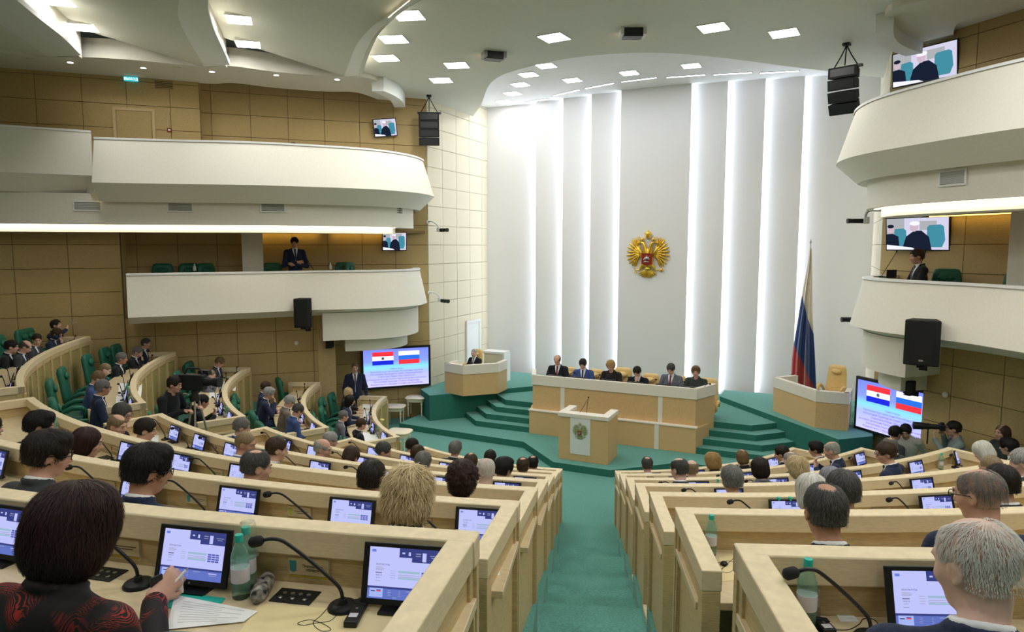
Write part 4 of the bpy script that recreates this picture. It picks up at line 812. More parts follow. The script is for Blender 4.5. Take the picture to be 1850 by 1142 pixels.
# ================================================================== STAGE FURNITURE
def zat(px, py, v): return float(onplane(px, py, (0, v, 0), (0, 1, 0))[2])
ZTOP = zat(1115, 690, .12); ZBAND = zat(1115, 709, .12); ZLED = zat(1115, 757, .0)
t = thing('presidium_desk', 'long two tier wooden presidium desk with a pale top band on the stage', 'desk', (0, .3, .15), 0)
MB().prism([(-1.97, 0), (1.97, 0), (2.16, .60), (-2.16, .60)], .15, ZLED - .03).build('base_tier', 'stage_wood', t, bevel=.004)
MB().box(-1.99, 1.99, -.015, .13, ZLED - .03, ZLED).build('ledge', 'pale_wood', t, bevel=.004)
MB().box(-1.93, 1.93, .12, .16, ZLED, ZBAND).build('front_panel', 'stage_wood', t)
MB().box(-1.95, 1.95, .10, .17, ZBAND, ZTOP).build('top_band', 'pale_wood', t, bevel=.006)
MB().box(-1.90, 1.90, .17, .72, ZTOP - .22, ZTOP - .19).build('desktop', 'pale_wood', t)
for s in (-1, 1):
    MB().prism([(s * 1.93, .14), (s * 2.22, .84), (s * 2.18, .86), (s * 1.89, .16)], .15, ZBAND).build('side_panel', 'stage_wood', t)
    MB().prism([(s * 1.95, .10), (s * 2.25, .85), (s * 2.16, .88), (s * 1.86, .15)], ZBAND, ZTOP).build('side_band', 'pale_wood', t, bevel=.006)
    c = s * 1.16; MB().box(c - .05, c + .05, .108, .122, ZLED, ZBAND).build('pilaster', 'pale_wood', t); c = s * 1.12; MB().box(c - .05, c + .05, -.012, .002, .15, ZLED - .03).build('pilaster', 'pale_wood', t)
for k, x in enumerate((-1.55, -.92, -.22, .42, 1.06, 1.62)):
    q = thing('desk_screen', 'low dark screen folded flat on the presidium desk', 'screen', (x + .12, .30, ZTOP - .19), 0, 'folded screens on the presidium desk'); MB().box(-.17, .17, -.03, .03, 0, .19).build('casing', 'black_plastic', q, world=False, bevel=.004); MB().box(-.15, .15, .03, .032, .02, .17).build('display', 't_low', q, world=False)
    q = thing('microphone', 'thin gooseneck microphone between the seats of the presidium desk', 'microphone', (x + .34, .32, ZTOP - .19), -2.6, 'microphones on the presidium desk'); inst('base', MIC_BASE, q); inst('gooseneck', MIC_NECK, q); inst('windscreen', MIC_HEAD, q)
# lectern
b = [onz(x, y, .15)[:2] for x, y in ((1009, 828), (1097, 841), (1120, 822))]
u0, u1, v0 = float(b[0][0]), float(b[1][0]), float((b[0][1] + b[1][1]) / 2); v1 = v0 + .72
ZL = zat(1052, 752, v0); t = thing('lectern', 'wooden lectern with a white front panel and crest before the presidium desk', 'lectern', ((u0 + u1) / 2, v0 + .3, .15), 0)
MB().box(u0, u1, v0, v0 + .05, .15, ZL - .02).build('front_panel', 'stage_wood', t, bevel=.004)
for x in (u0, u1 - .05): MB().box(x, x + .05, v0 + .05, v1, .15, ZL - .02).build('side_panel', 'stage_wood', t, bevel=.004)
MB().box(u0 + .05, u1 - .05, v0 + .05, v1 - .1, ZL - .22, ZL - .19).build('shelf', 'pale_wood', t)
mb = MB(); mb.box(u0 - .015, u1 + .015, v0 - .02, v0 + .22, ZL - .05, ZL + .035); mb.build('top', 'pale_wood', t, bevel=.008)
for x0, x1 in ((u0 - .015, u0 + .16), (u1 - .16, u1 + .015)): MB().prism([(x0, v0 + .22), (x1, v0 + .22), (x1 if x0 < 0 and x0 < (u0 + u1) / 2 else x1, v1), (x0, v1)], ZL - .05, ZL + .035).build('top_wing', 'pale_wood', t, bevel=.008)
cx = lerp(u0, u1, .45); MB().box(cx - .22, cx + .22, v0 - .012, v0, .30, ZL - .05).build('front_plate', 'ceiling_lip', t)
for dx, x2 in ((-.13, .05), (.13, .10)):
    MB().tube([(cx + dx * .6, v0 + .16, ZL + .02), (cx + dx * .6 + (.10 if dx < 0 else 0), v0 + .20, ZL + .20), (cx + dx * .6 + (.17 if dx < 0 else .01), v0 + .24, ZL + .34)], .005, 6).build('microphone_stem', 'black_plastic', t); MB().lathe([(0, 0), (.012, .005), (.012, .03), (0, .036)], 8, c=(cx + dx * .6 + (.17 if dx < 0 else .01), v0 + .24, ZL + .335)).build('microphone_head', 'black_matte', t, smooth=180)
LECT = (cx, v0 - .012, lerp(.30, ZL - .05, .62))
# speakers' side desks on the raised side platforms
def tribune(pts, s, name, label, zb=.82, h=.80):
    P = [onz(x, y, zb)[:2] for x, y in pts]; c = sum(P) / len(P); t = thing(name, label, 'desk', (c[0], c[1], zb), 0)
    n = len(P)
    for k in range(n - 1):
        a, b = P[k], P[k + 1]; d = (b - a) / np.linalg.norm(b - a); nn = np.array((-d[1], d[0])); nn = nn if nn @ (np.array((c[0], 6.0)) - (a + b) / 2) > 0 else -nn
        MB().prism([tuple(a), tuple(b), tuple(b + nn * .05), tuple(a + nn * .05)], zb, zb + h - .24).build('front_panel', 'stage_wood', t); e = .012
        MB().prism([tuple(a - nn * e - d * e), tuple(b - nn * e + d * e), tuple(b + nn * .10), tuple(a + nn * .10)], zb + h - .24, zb + h).build('top_band', 'pale_wood', t, bevel=.005)
    return t, P
mid = lambda a, b: ((a[0] + b[0]) / 2, (a[1] + b[1]) / 2)
TL, PL_ = tribune([(804, 709), (837, 716), (900, 711), (916, 703)], -1, 'side_desk', 'angular wooden speaker desk with a pale band on the left stage platform')
TR_, PR_ = tribune([(1396, 742), (1472, 773), (1531, 779), (1536, 768)], 1, 'side_desk', 'empty angular wooden desk with a pale band on the right stage platform')
for T_, P in ((TL, PL_), (TR_, PR_)):
    c = sum(P) / len(P) + np.array((0, .32)); q = [tuple(lerp(p, c, .1)) for p in P] + [tuple(c + np.array((.3, .1))), tuple(c + np.array((-.3, .1)))]
    MB().prism([tuple(lerp(p, c, .12)) for p in P], 1.40, 1.43).build('desktop', 'pale_wood', T_)
# return wing with its own band at the rear of each side desk
a = np.array(PR_[0]); MB().prism([tuple(a), tuple(a + np.array((.12, .0))), tuple(a + np.array((.50, .42))), tuple(a + np.array((.42, .48)))], .82, 1.62).build('wing', 'pale_wood', TR_); a = np.array(PL_[0]); MB().prism([tuple(a), tuple(a + np.array((.1, .0))), tuple(a + np.array((.2, .4))), tuple(a + np.array((.1, .42)))], .82, 1.62).build('wing', 'pale_wood', TL)
p = onz(897, 706, .82); t = thing('side_cabinet', 'low beige cabinet with a white frame behind the left speaker desk', 'cabinet', (p[0] - .62, p[1] + 1.25, .82), 0); MB().box(-.30, .30, -.18, .18, 0, .80).build('body', 'beige_panel', t, world=False); MB().box(-.34, .34, -.2, .2, .80, .86).build('top', 'plaster_cap', t, world=False); MB().box(.30, .345, -.2, .2, 0, .80).build('side_frame', 'plaster_cap', t, world=False)
# ------------------------------------------------------------------ cream chairs on the stage
pc = thing('x', None, None); bpy.data.objects.remove(pc)
for k, (px, lab) in enumerate(((1024, 'cream leather armchair behind the balding man at the presidium desk'), (1073, 'cream leather armchair behind the man in the bright blue suit'), (1122, 'tall cream leather armchair beside the woman at the centre of the presidium'), (1173, 'cream leather armchair behind the man with his hand at his mouth'), (1222, 'cream leather armchair behind the grey suited man with clasped hands'), (1278, 'cream leather armchair behind the short haired woman at the desk end'))):
    p = onplane(px, 680, (0, 1.25, 0), (0, 1, 0)); chair(min(p[0], 2.0), 1.12, .46, pi, CH_C, lab, sc=1.08 if px == 1122 else 1.0)
p = onplane(852, 660, (0, 1.6, 0), (0, 1, 0)); SPK = onplane(850, 638, (0, 1.62, 0), (0, 1, 0)); chair(SPK[0] - .06, 1.80, .80, pi - .25, CH_C, 'cream leather armchair at the left speaker desk', sc=.86)
p = onz(1497, 760, .82); chair(p[0] + .05, p[1] + .85, .82, pi - .35, CH_C, 'empty cream leather armchair at the right side desk', sc=.96)
# ------------------------------------------------------------------ double-headed eagle
def eagle(t, mx, gold='gold', red='red_enamel', sil='silver', flat=1.0):
    """parts in local coords: x right, z up, -y out of the wall; overall about 1.15 x 1.38"""
    def put(name, mb, m, parent=None, sm=60): return mb.xf(mx).build(name, m, t if parent is None else parent, smooth=sm, world=False)
    def feather(x0, z0, ang, L, w_, y=-.03):
        d = np.array((math.cos(ang), math.sin(ang))); n = np.array((-d[1], d[0])); rings = []
        for f, ww, hh in ((0, .55, .6), (.25, .95, 1), (.6, 1, .9), (.85, .75, .6), (1, .12, .15)):
            c = np.array((x0, z0)) + d * L * f; rings.append([(c[0] + n[0] * w_ * ww * q, y - flat * .022 * hh * (1 - q * q) - .004, c[1] + n[1] * w_ * ww * q) for q in (-1, -.5, 0, .5, 1)] + [(c[0] + n[0] * w_ * ww, y + .01, c[1] + n[1] * w_ * ww), (c[0] - n[0] * w_ * ww, y + .01, c[1] - n[1] * w_ * ww)])
        return MB().loft(rings)
    fmesh = {}
    for s in (-1, 1):
        mb = MB(); o = MB()
        wing = thing('w', None, None); bpy.data.objects.remove(wing)
        root = put('wing', MB().tube([(s * .16, -.03, .02), (s * .20, -.05, .14), (s * .25, -.05, .24), (s * .30, -.04, .30)], [.05, .06, .05, .03], 8), gold)
        for k, (an, L) in enumerate(((100, .30), (86, .34), (70, .36), (54, .36), (38, .36), (22, .36), (6, .36), (-10, .37), (-26, .38), (-42, .38), (-58, .36), (-72, .32))):
            x0 = .20 + .12 * math.cos(R(an)) * .6; z0 = .12 + .16 * math.sin(R(an)); a = R(an) if s > 0 else pi - R(an)
            put('feather', feather(s * (x0 + (.10 if an > 60 else .06)), z0 + .02, a, L * .82, .030), gold, root)
        for k in range(8):
            an = 80 - 20 * k; a = R(an) if s > 0 else pi - R(an); put('covert', feather(s * (.22 + .03 * math.cos(R(an))), .12 + .07 * math.sin(R(an)), a, .17, .028, -.055), gold, root)
        # neck, head, beak, crown
        put('neck', MB().tube([(s * .05, -.05, .14), (s * .08, -.06, .26), (s * .10, -.065, .36), (s * .13, -.065, .42), (s * .18, -.06, .43)], [.075, .06, .05, .048, .042], 10), gold)
        put('beak', MB().tube([(s * .21, -.06, .435), (s * .27, -.06, .43), (s * .30, -.06, .40)], [.03, .018, .004], 8), gold)
        put('crown', MB().lathe([(.0, 0), (.045, 0), (.05, .01), (.06, .06), (.04, .09), (.0, .10)], 10, c=(s * .16, -.06, .475)), gold); put('ribbon', MB().tube([(s * .20, -.05, .56), (s * .27, -.05, .60), (s * .30, -.05, .53), (s * .35, -.05, .57)], [.008, .014, .012, .006], 6), gold)
        put('leg', MB().tube([(s * .13, -.05, -.20), (s * .18, -.06, -.28), (s * .22, -.06, -.34)], [.055, .05, .025], 8), gold)
        put('talon', MB().tube([(s * .20, -.06, -.34), (s * .28, -.06, -.345), (s * .36, -.06, -.34)], [.03, .018, .014], 8), gold)
    put('body', MB().lathe([(0, -.36), (.07, -.33), (.13, -.22), (.17, -.08), (.165, .06), (.12, .18), (.06, .25), (0, .27)], 16, c=(0, -.045, 0), sy=.42), gold)
    put('great_crown', MB().lathe([(0, 0), (.075, 0), (.08, .02), (.075, .04), (.10, .12), (.08, .165), (.02, .19), (.012, .23), (0, .25)], 14, c=(0, -.05, .56)), gold)
    tail = put('tail', MB().lathe([(0, -.06), (.08, -.03), (.09, .04), (0, .08)], 12, c=(0, -.045, -.32), sy=.5), gold)
    for an in (-150, -135, -120, -105, -90, -75, -60, -45, -30): put('feather', feather(.06 * math.cos(R(an)), -.34, R(an), .24, .032), gold, tail)
    put('shield', MB().prism([(-.15, .13), (.15, .13), (.15, -.17), (.05, -.20), (0, -.22), (-.05, -.20), (-.15, -.17)], 0, .04, mx=Matrix.Translation((0, -.115, 0)) @ Matrix.Rotation(pi / 2, 4, 'X')), red, sm=0)
    put('rider', MB().tube([(-.08, -.165, -.05), (-.03, -.175, -.01), (.04, -.175, .0), (.08, -.165, -.05)], [.02, .035, .03, .012], 8).tube([(0, -.18, .0), (.005, -.185, .07)], [.025, .018], 8).tube([(-.10, -.165, -.13), (.09, -.17, .06)], [.006, .006], 6).tube([(-.06, -.165, -.10), (.06, -.165, -.11)], [.02, .008], 6), sil)
    put('sceptre', MB().tube([(-.34, -.06, -.42), (-.37, -.05, -.20), (-.41, -.04, .02)], [.012, .009, .012], 6).lathe([(0, 0), (.035, .02), (.03, .05), (0, .07)], 8, c=(-.345, -.06, -.45)), gold)
    put('orb', MB().lathe([(0, -.055), (.04, -.04), (.055, 0), (.04, .04), (.01, .055), (.01, .10), (0, .10)], 12, c=(.40, -.06, -.34)), gold)
c = onplane(1171, 466, (0, VW, 0), (0, 1, 0)); t = thing('eagle_crest', 'large gilded double headed eagle crest with red shield on the white stage wall', 'crest', (c[0], VW - .014, c[2]), 0); eagle(t, Matrix.Scale(.97, 4))
mat('crest_print', (.22, .33, .14), .5, noise=.5, nscale=80, c2=(.42, .40, .18))
t = thing('lectern_crest', 'small green and red double headed eagle crest on the lectern front', 'crest', (LECT[0], LECT[1] - .001, LECT[2]), 0); eagle(t, Matrix.Scale(.27, 4), gold='crest_print', flat=.6)
# ------------------------------------------------------------------ flag
pb = onz(1459, 712, .82); fx, fy = 4.05, 3.0
pt = onplane(1453, 432, (fx, fy, 0), (0, 1, 0)); pm = onplane(1450, 690, (fx, fy, 0), (0, 1, 0)); fx = float(pm[0]) + .04
zt_ = float(pt[2]); t = thing('flag', 'tall white blue and red flag hanging in folds behind the right side desk', 'flag', (fx, fy, .82), 0)
MB().tube([(fx, fy, .82), (fx, fy, zt_ - .18)], .016, 10).build('pole', 'pale_wood', t, smooth=180); MB().lathe([(.22, 0), (.22, .03), (.06, .06), (.03, .12)], 20, c=(fx, fy, .82)).build('foot', 'pale_wood', t, smooth=40)
MB().lathe([(0, 0), (.02, .02), (.008, .05), (.03, .10), (.0, .20)], 8, c=(fx, fy, zt_ - .18)).build('finial', 'steel', t, smooth=60)
for n_, c_ in (('cloth_white', (.74, .66, .52)), ('cloth_blue', (.018, .055, .20)), ('cloth_red', (.42, .03, .025))): mat(n_, c_, .55, noise=.06, nscale=20, sheen=.3)
NV, NU = 90, 60; z_top, z_bot = zt_ - .22, 1.25; V = []; mb = MB()
eL = smooth_curve([(0, 0), (.12, -.035), (.3, -.12), (.5, -.20), (.75, -.29), (1, -.31)], 10); eR = smooth_curve([(0, .03), (.12, .06), (.3, .085), (.5, .12), (.75, .20), (1, .27)], 10)
fl = lambda C, f: float(np.interp(f, [c[0] for c in C], [c[1] for c in C]))
rows = []
for j in range(NV + 1):
    f = j / NV; z = lerp(z_top, z_bot, f); l, r = fl(eL, f), fl(eR, f); row = []
    for i in range(NU + 1):
        g = i / NU; amp = .02 + .05 * f; y = fy - .03 + amp * math.sin(g * 15 + f * 1.2) + amp * .5 * math.sin(g * 31 + 1 + f * 2); row.append((fx + lerp(l, r, g), y, z - .04 * f * g))
    rows.append(row)
mb.grid(rows, flip=True)
for j in range(NV):
    for i in range(NU):
        f, g = (j + .5) / NV, (i + .5) / NU; mb.m[j * NU + i] = 0 if f < lerp(.34, .60, g ** 1.3) else (1 if f < lerp(.70, 1.02, g ** 1.2) else 2)
o = mb.build('cloth', ['cloth_white', 'cloth_blue', 'cloth_red'], t, smooth=180); sm = o.modifiers.new('solid', 'SOLIDIFY'); sm.thickness = .004
# ------------------------------------------------------------------ cream stools
def stool(p, label, sc=1.0, rz=0.0):
    t = thing('stool', label, 'stool', tuple(p), rz); t.scale = (sc, sc, sc)
    sq = lambda r, z, pw=.45: [(math.copysign(abs(math.cos(a)) ** pw, math.cos(a)) * r, math.copysign(abs(math.sin(a)) ** pw, math.sin(a)) * r * .86, z) for a in [2 * pi * k / 28 for k in range(28)]]
    MB().loft([sq(.25, .47), sq(.275, .48), sq(.28, .50), sq(.26, .515)]).build('top', 'cream_paint', t, smooth=50, world=False)
    MB().loft([sq(.22, .39), sq(.235, .40), sq(.235, .47)]).build('apron', 'cream_paint', t, smooth=40, world=False)
    lg = MB().lathe([(.010, 0), (.013, .02), (.020, .26), (.014, .29), (.028, .31), (.028, .335), (.018, .345), (.026, .36), (.026, .42)], 12).mesh('leg', 'cream_paint', 50)
    for x in (-1, 1):
        for y in (-1, 1): inst('leg', lg, t, (x * .185, y * .155, 0))
p = onz(703, 757, 0.0); p[2] = 0; stool(onz(714, 767, .0), 'cream stool with turned legs on the floor beside the front left desk', .98, .35); stool(onz(752, 750, .15), 'cream stool with turned legs on the low platform beside the green stage block', .98, .35)
q = onz(1560, 838, .0); stool((5.35, -.95, .0), 'cream oval stool below the right presentation screen', 1.15, -.3)
q = onz(722, 818, 0.0); stool((q[0], q[1], 0), 'cream stool half hidden behind the end of the front left desk', 1.0, .2)
# ================================================================== SPEAKERS AND CAMERAS
def line_array(px, py, s, label, n, tilt0, rz, L):
    top = onz(px, py, ZM); t = thing('line_array', label, 'loudspeaker', tuple(top), rz)
    MB().box(-.06, .06, -.06, .06, -.05, 0).build('ceiling_bracket', 'black_plastic', t, world=False)
    mb = MB()
    for x in (-.22, .22): mb.tube([(0, 0, -.04), (x * .4, 0, -.22), (x, 0, -.44)], .012, 6)
    mb.tube([(0, 0, -.04), (0, -.05, -.42)], .012, 6); mb.build('chain', 'dark_metal', t, world=False)
    MB().box(-.30, .30, -.05, .05, -.47, -.43).build('frame_bar', 'black_plastic', t, world=False)
    cab = MB().prism([(-.14, -.17), (.14, -.17), (.10, .17), (-.10, .17)], -.105, .105, mx=Matrix.Rotation(-pi / 2, 4, 'Y')).mesh('cabinet', 'black_matte')
    cab = MB().loft([[(x, y, z) for x, y, z in ((-.26, -.17, a), (.26, -.17, a), (.20, .17, b), (-.20, .17, b))] for a, b in ((-.10, -.075), (.10, .075))]).mesh('cabinet', 'black_matte')
    y, z, an = 0.0, -.56, tilt0
    for k in range(n):
        o = inst('cabinet', cab, t, (0, y, z), (an, 0, 0)); z -= .205 * math.cos(an); y += .205 * math.sin(an); an += L
        MB().box(-.22, .22, -.176, -.170, -.07, .07).build('grille', 'black_plastic', o, world=False)
line_array(775, 172, -1, 'narrow black hanging line array loudspeaker by the beige stage wall', 4, .0, .5, .03); line_array(1530, 78, 1, 'curved black hanging line array loudspeaker above the right balcony', 4, .0, -.35, .16)
def wall_speaker(px, py, plane, nrm, w_, d_, h_, rz, label, badge=False, out=.25):
    c = onplane(px, py, plane, nrm); t = thing('wall_speaker', label, 'loudspeaker', tuple(c), rz); mb = MB()
    prof = [(-w_ / 2, -d_ * .42), (-w_ * .3, -d_ / 2), (w_ * .3, -d_ / 2), (w_ / 2, -d_ * .42), (w_ * .36, d_ / 2), (-w_ * .36, d_ / 2)]
    mb.prism(prof, -h_ / 2, h_ / 2); mb.build('cabinet', 'black_matte', t, world=False, bevel=.02, seg=3); MB().prism([(-w_ * .44, -d_ * .44), (-w_ * .29, -d_ / 2 - .006), (w_ * .29, -d_ / 2 - .006), (w_ * .44, -d_ * .44)], -h_ * .45, h_ * .45).build('grille', 'black_plastic', t, world=False)
    MB().box(-.03, .03, d_ / 2, d_ / 2 + out, -h_ * .62, -h_ * .5).build('bracket_arm', 'black_plastic', t, world=False); MB().box(-.06, .06, -.1, d_ / 2 + out, -h_ * .56, -h_ * .52).build('bracket_tray', 'black_plastic', t, world=False); MB().box(-.06, .06, d_ / 2 + out - .03, d_ / 2 + out, -h_ * .72, -h_ * .35).build('wall_plate', 'black_plastic', t, world=False)
    if badge: MB().box(-.03, .03, -d_ / 2 - .012, -d_ / 2 - .006, -h_ * .40, -h_ * .36).build('badge', 'steel', t, world=False)
nL, nR = (S2, -S2, 0), (S2, S2, 0)
wall_speaker(549, 565, (-3.6, 0, 0), nL, .40, .34, .66, R(30), 'black loudspeaker in front of the lower left balcony parapet'); wall_speaker(1667, 618, (3.55, 0, 0), nR, .50, .36, .72, R(-10), 'big black loudspeaker on a bracket before the lower right balcony', True)
wall_speaker(595, 618, (-5.0, 0, 0), nL, .20, .18, .25, R(50), 'small black loudspeaker under the lower left balcony', out=.1); wall_speaker(1644, 700, (4.75, 0, 0), nR, .18, .16, .24, R(-35), 'small black loudspeaker before the right presentation screen', out=.1)
def ptz(px, py, plane, nrm, rz, label, arm):
    c = onplane(px, py, plane, nrm); t = thing('wall_camera', label, 'camera', tuple(c), rz)
    P = [tuple(q) for q in smooth_curve(arm, 4)]; MB().tube(P, .022, 8).build('arm', 'white_plastic', t, smooth=180, world=False); MB().lathe([(.05, 0), (.05, .02), (.0, .022)], 12, mx=Matrix.Translation(P[0]) @ Matrix.Rotation(pi / 2, 4, 'X')).build('wall_plate', 'white_plastic', t, world=False)
    MB().box(-.06, .06, -.06, .06, -.06, .06).build('mount', 'white_plastic', t, world=False, bevel=.01); MB().box(-.05, .05, -.28, -.06, -.06, .03).build('body', 'black_plastic', t, world=False, bevel=.008); MB().lathe([(.045, 0), (.05, .05), (.052, .09), (.04, .092)], 14, mx=Matrix.Translation((0, -.28, -.015)) @ Matrix.Rotation(pi / 2, 4, 'X')).build('lens', 'black_plastic', t, smooth=40, world=False)
A1 = [(-.22, .22, .20), (-.20, .10, .22), (-.10, .02, .16), (0, 0, .06)]
ptz(794, 415, (-5.05, 0, 0), (1, 0, 0), R(65), 'upper white armed camera on the beige wall beside the lower left balcony', A1); ptz(796, 542, (-5.05, 0, 0), (1, 0, 0), R(65), 'lower white armed camera on the beige wall beside the lower left balcony', A1)
A2 = [(.30, .25, .20), (.25, .08, .22), (.08, 0, .18), (0, 0, .06)]
ptz(1564, 398, (5.05, 0, 0), (0.35, -.94, 0), R(-80), 'white armed camera beside the television of the lower right balcony', A2) if False else None
for py, lab, x0 in ((398, 'white armed camera on the wall edge beside the lower right balcony opening', 1563), (576, 'dark camera peeking out beside the lower right balcony parapet', 1552)):
    c = onplane(x0, py, (0, .9, 0), (0, 1, 0)); t = thing('wall_camera', lab, 'camera', tuple(c), R(-62)); P = [tuple(q) for q in smooth_curve([(.05, .50, .20), (.02, .25, .22), (0, .05, .18), (0, 0, .06)], 4)]
    MB().tube(P, .026, 8).build('arm', 'grey_plastic', t, smooth=180, world=False); MB().box(-.06, .06, -.06, .06, -.07, .07).build('mount', 'white_plastic', t, world=False, bevel=.01); MB().box(-.05, .05, -.28, -.06, -.06, .03).build('body', 'black_plastic', t, world=False, bevel=.008); MB().lathe([(.045, 0), (.05, .05), (.052, .09), (.04, .092)], 14, mx=Matrix.Translation((0, -.28, -.015)) @ Matrix.Rotation(pi / 2, 4, 'X')).build('lens', 'black_plastic', t, smooth=40, world=False)
# ------------------------------------------------------------------ gallery wall: exit sign, grille, door, alarm button
def on_gallery(px, py, off=0.0): return onplane(px, py, (-(8.92 - 3.16) + 0 + off * 1.414, 0, 0), (S2, -S2, 0))
emis('exit_teal', (.02, .42, .50), .9); emis('exit_white', (.75, .95, .98), 1.2)
c = on_gallery(237, 143, .12); t = thing('exit_sign', 'lit teal exit sign on the gallery wall', 'sign', tuple(c), R(45)); MB().box(-.17, .17, -.03, .03, -.075, .075).build('casing', 'clear_plastic', t, world=False); MB().box(-.14, .14, -.034, -.03, -.055, .045).build('face', 'exit_teal', t, world=False)
w_ = MB(); mesh_into(w_, text_mesh('ВЫХОД', .075, 'exit_white', font_w=.001), Matrix.Translation((0, -.0345, -.005)) @ Matrix.Rotation(pi / 2, 4, 'X')); w_.build('lettering', 'exit_white', t, world=False)
c = on_gallery(296, 153, .03); t = thing('vent_grille', 'slotted dark air grille on the gallery wall beside the exit sign', 'vent', tuple(c), R(45)); MB().box(-.18, .18, 0, .01, -.09, .09).build('backing', 'black_matte', t, world=False); sl = MB().box(-.18, .18, -.012, 0, -.008, .008).mesh('slat', 'brown_panel')
for k in range(6): inst('slat', sl, t, (0, 0, -.08 + .032 * k))
c = on_gallery(243, 225, .03); t = thing('door_2', None, None, tuple(c), R(45), kind='structure'); h0, h1 = -1.0, .30
for x0, x1, z0, z1 in ((-.42, -.36, h0, h1), (.36, .42, h0, h1), (-.42, .42, h1, h1 + .06)): MB().box(x0, x1, -.03, .02, z0, z1).build('door_frame', 'desk_wood', t, world=False)
MB().box(-.35, .35, -.008, .015, h0, h1).build('door_leaf', 'brown_panel', t, world=False)
c = on_gallery(306, 235, .03); t = thing('alarm_button', 'small red fire alarm button beside the gallery door', 'alarm button', tuple(c), R(45)); MB().box(-.045, .045, -.03, .0, -.045, .045).build('case', 'red_enamel', t, world=False, bevel=.005); MB().box(-.025, .025, -.034, -.03, -.02, .02).build('plate', 'paper', t, world=False)
for px, py, s, lab in ((535, 620, -1, 'small round thermostat on the brown wall under the left loudspeaker'), (1708, 713, 1, 'small round thermostat on the brown wall above the photographer')):
    c = onplane(px, py, (s * 5.26, 0, 0), (S2, -S2 if s < 0 else S2, 0)); t = thing('thermostat', lab, 'thermostat', tuple(c), R(45) if s < 0 else R(-45)); MB().lathe([(.055, 0), (.055, .015), (.045, .022), (0, .024)], 18, mx=Matrix.Rotation(pi / 2, 4, 'X')).build('case', 'beige_panel', t, smooth=40, world=False); MB().lathe([(.03, .024), (.03, .027), (0, .028)], 14, mx=Matrix.Rotation(pi / 2, 4, 'X')).build('dial', 'white_plastic', t, world=False)
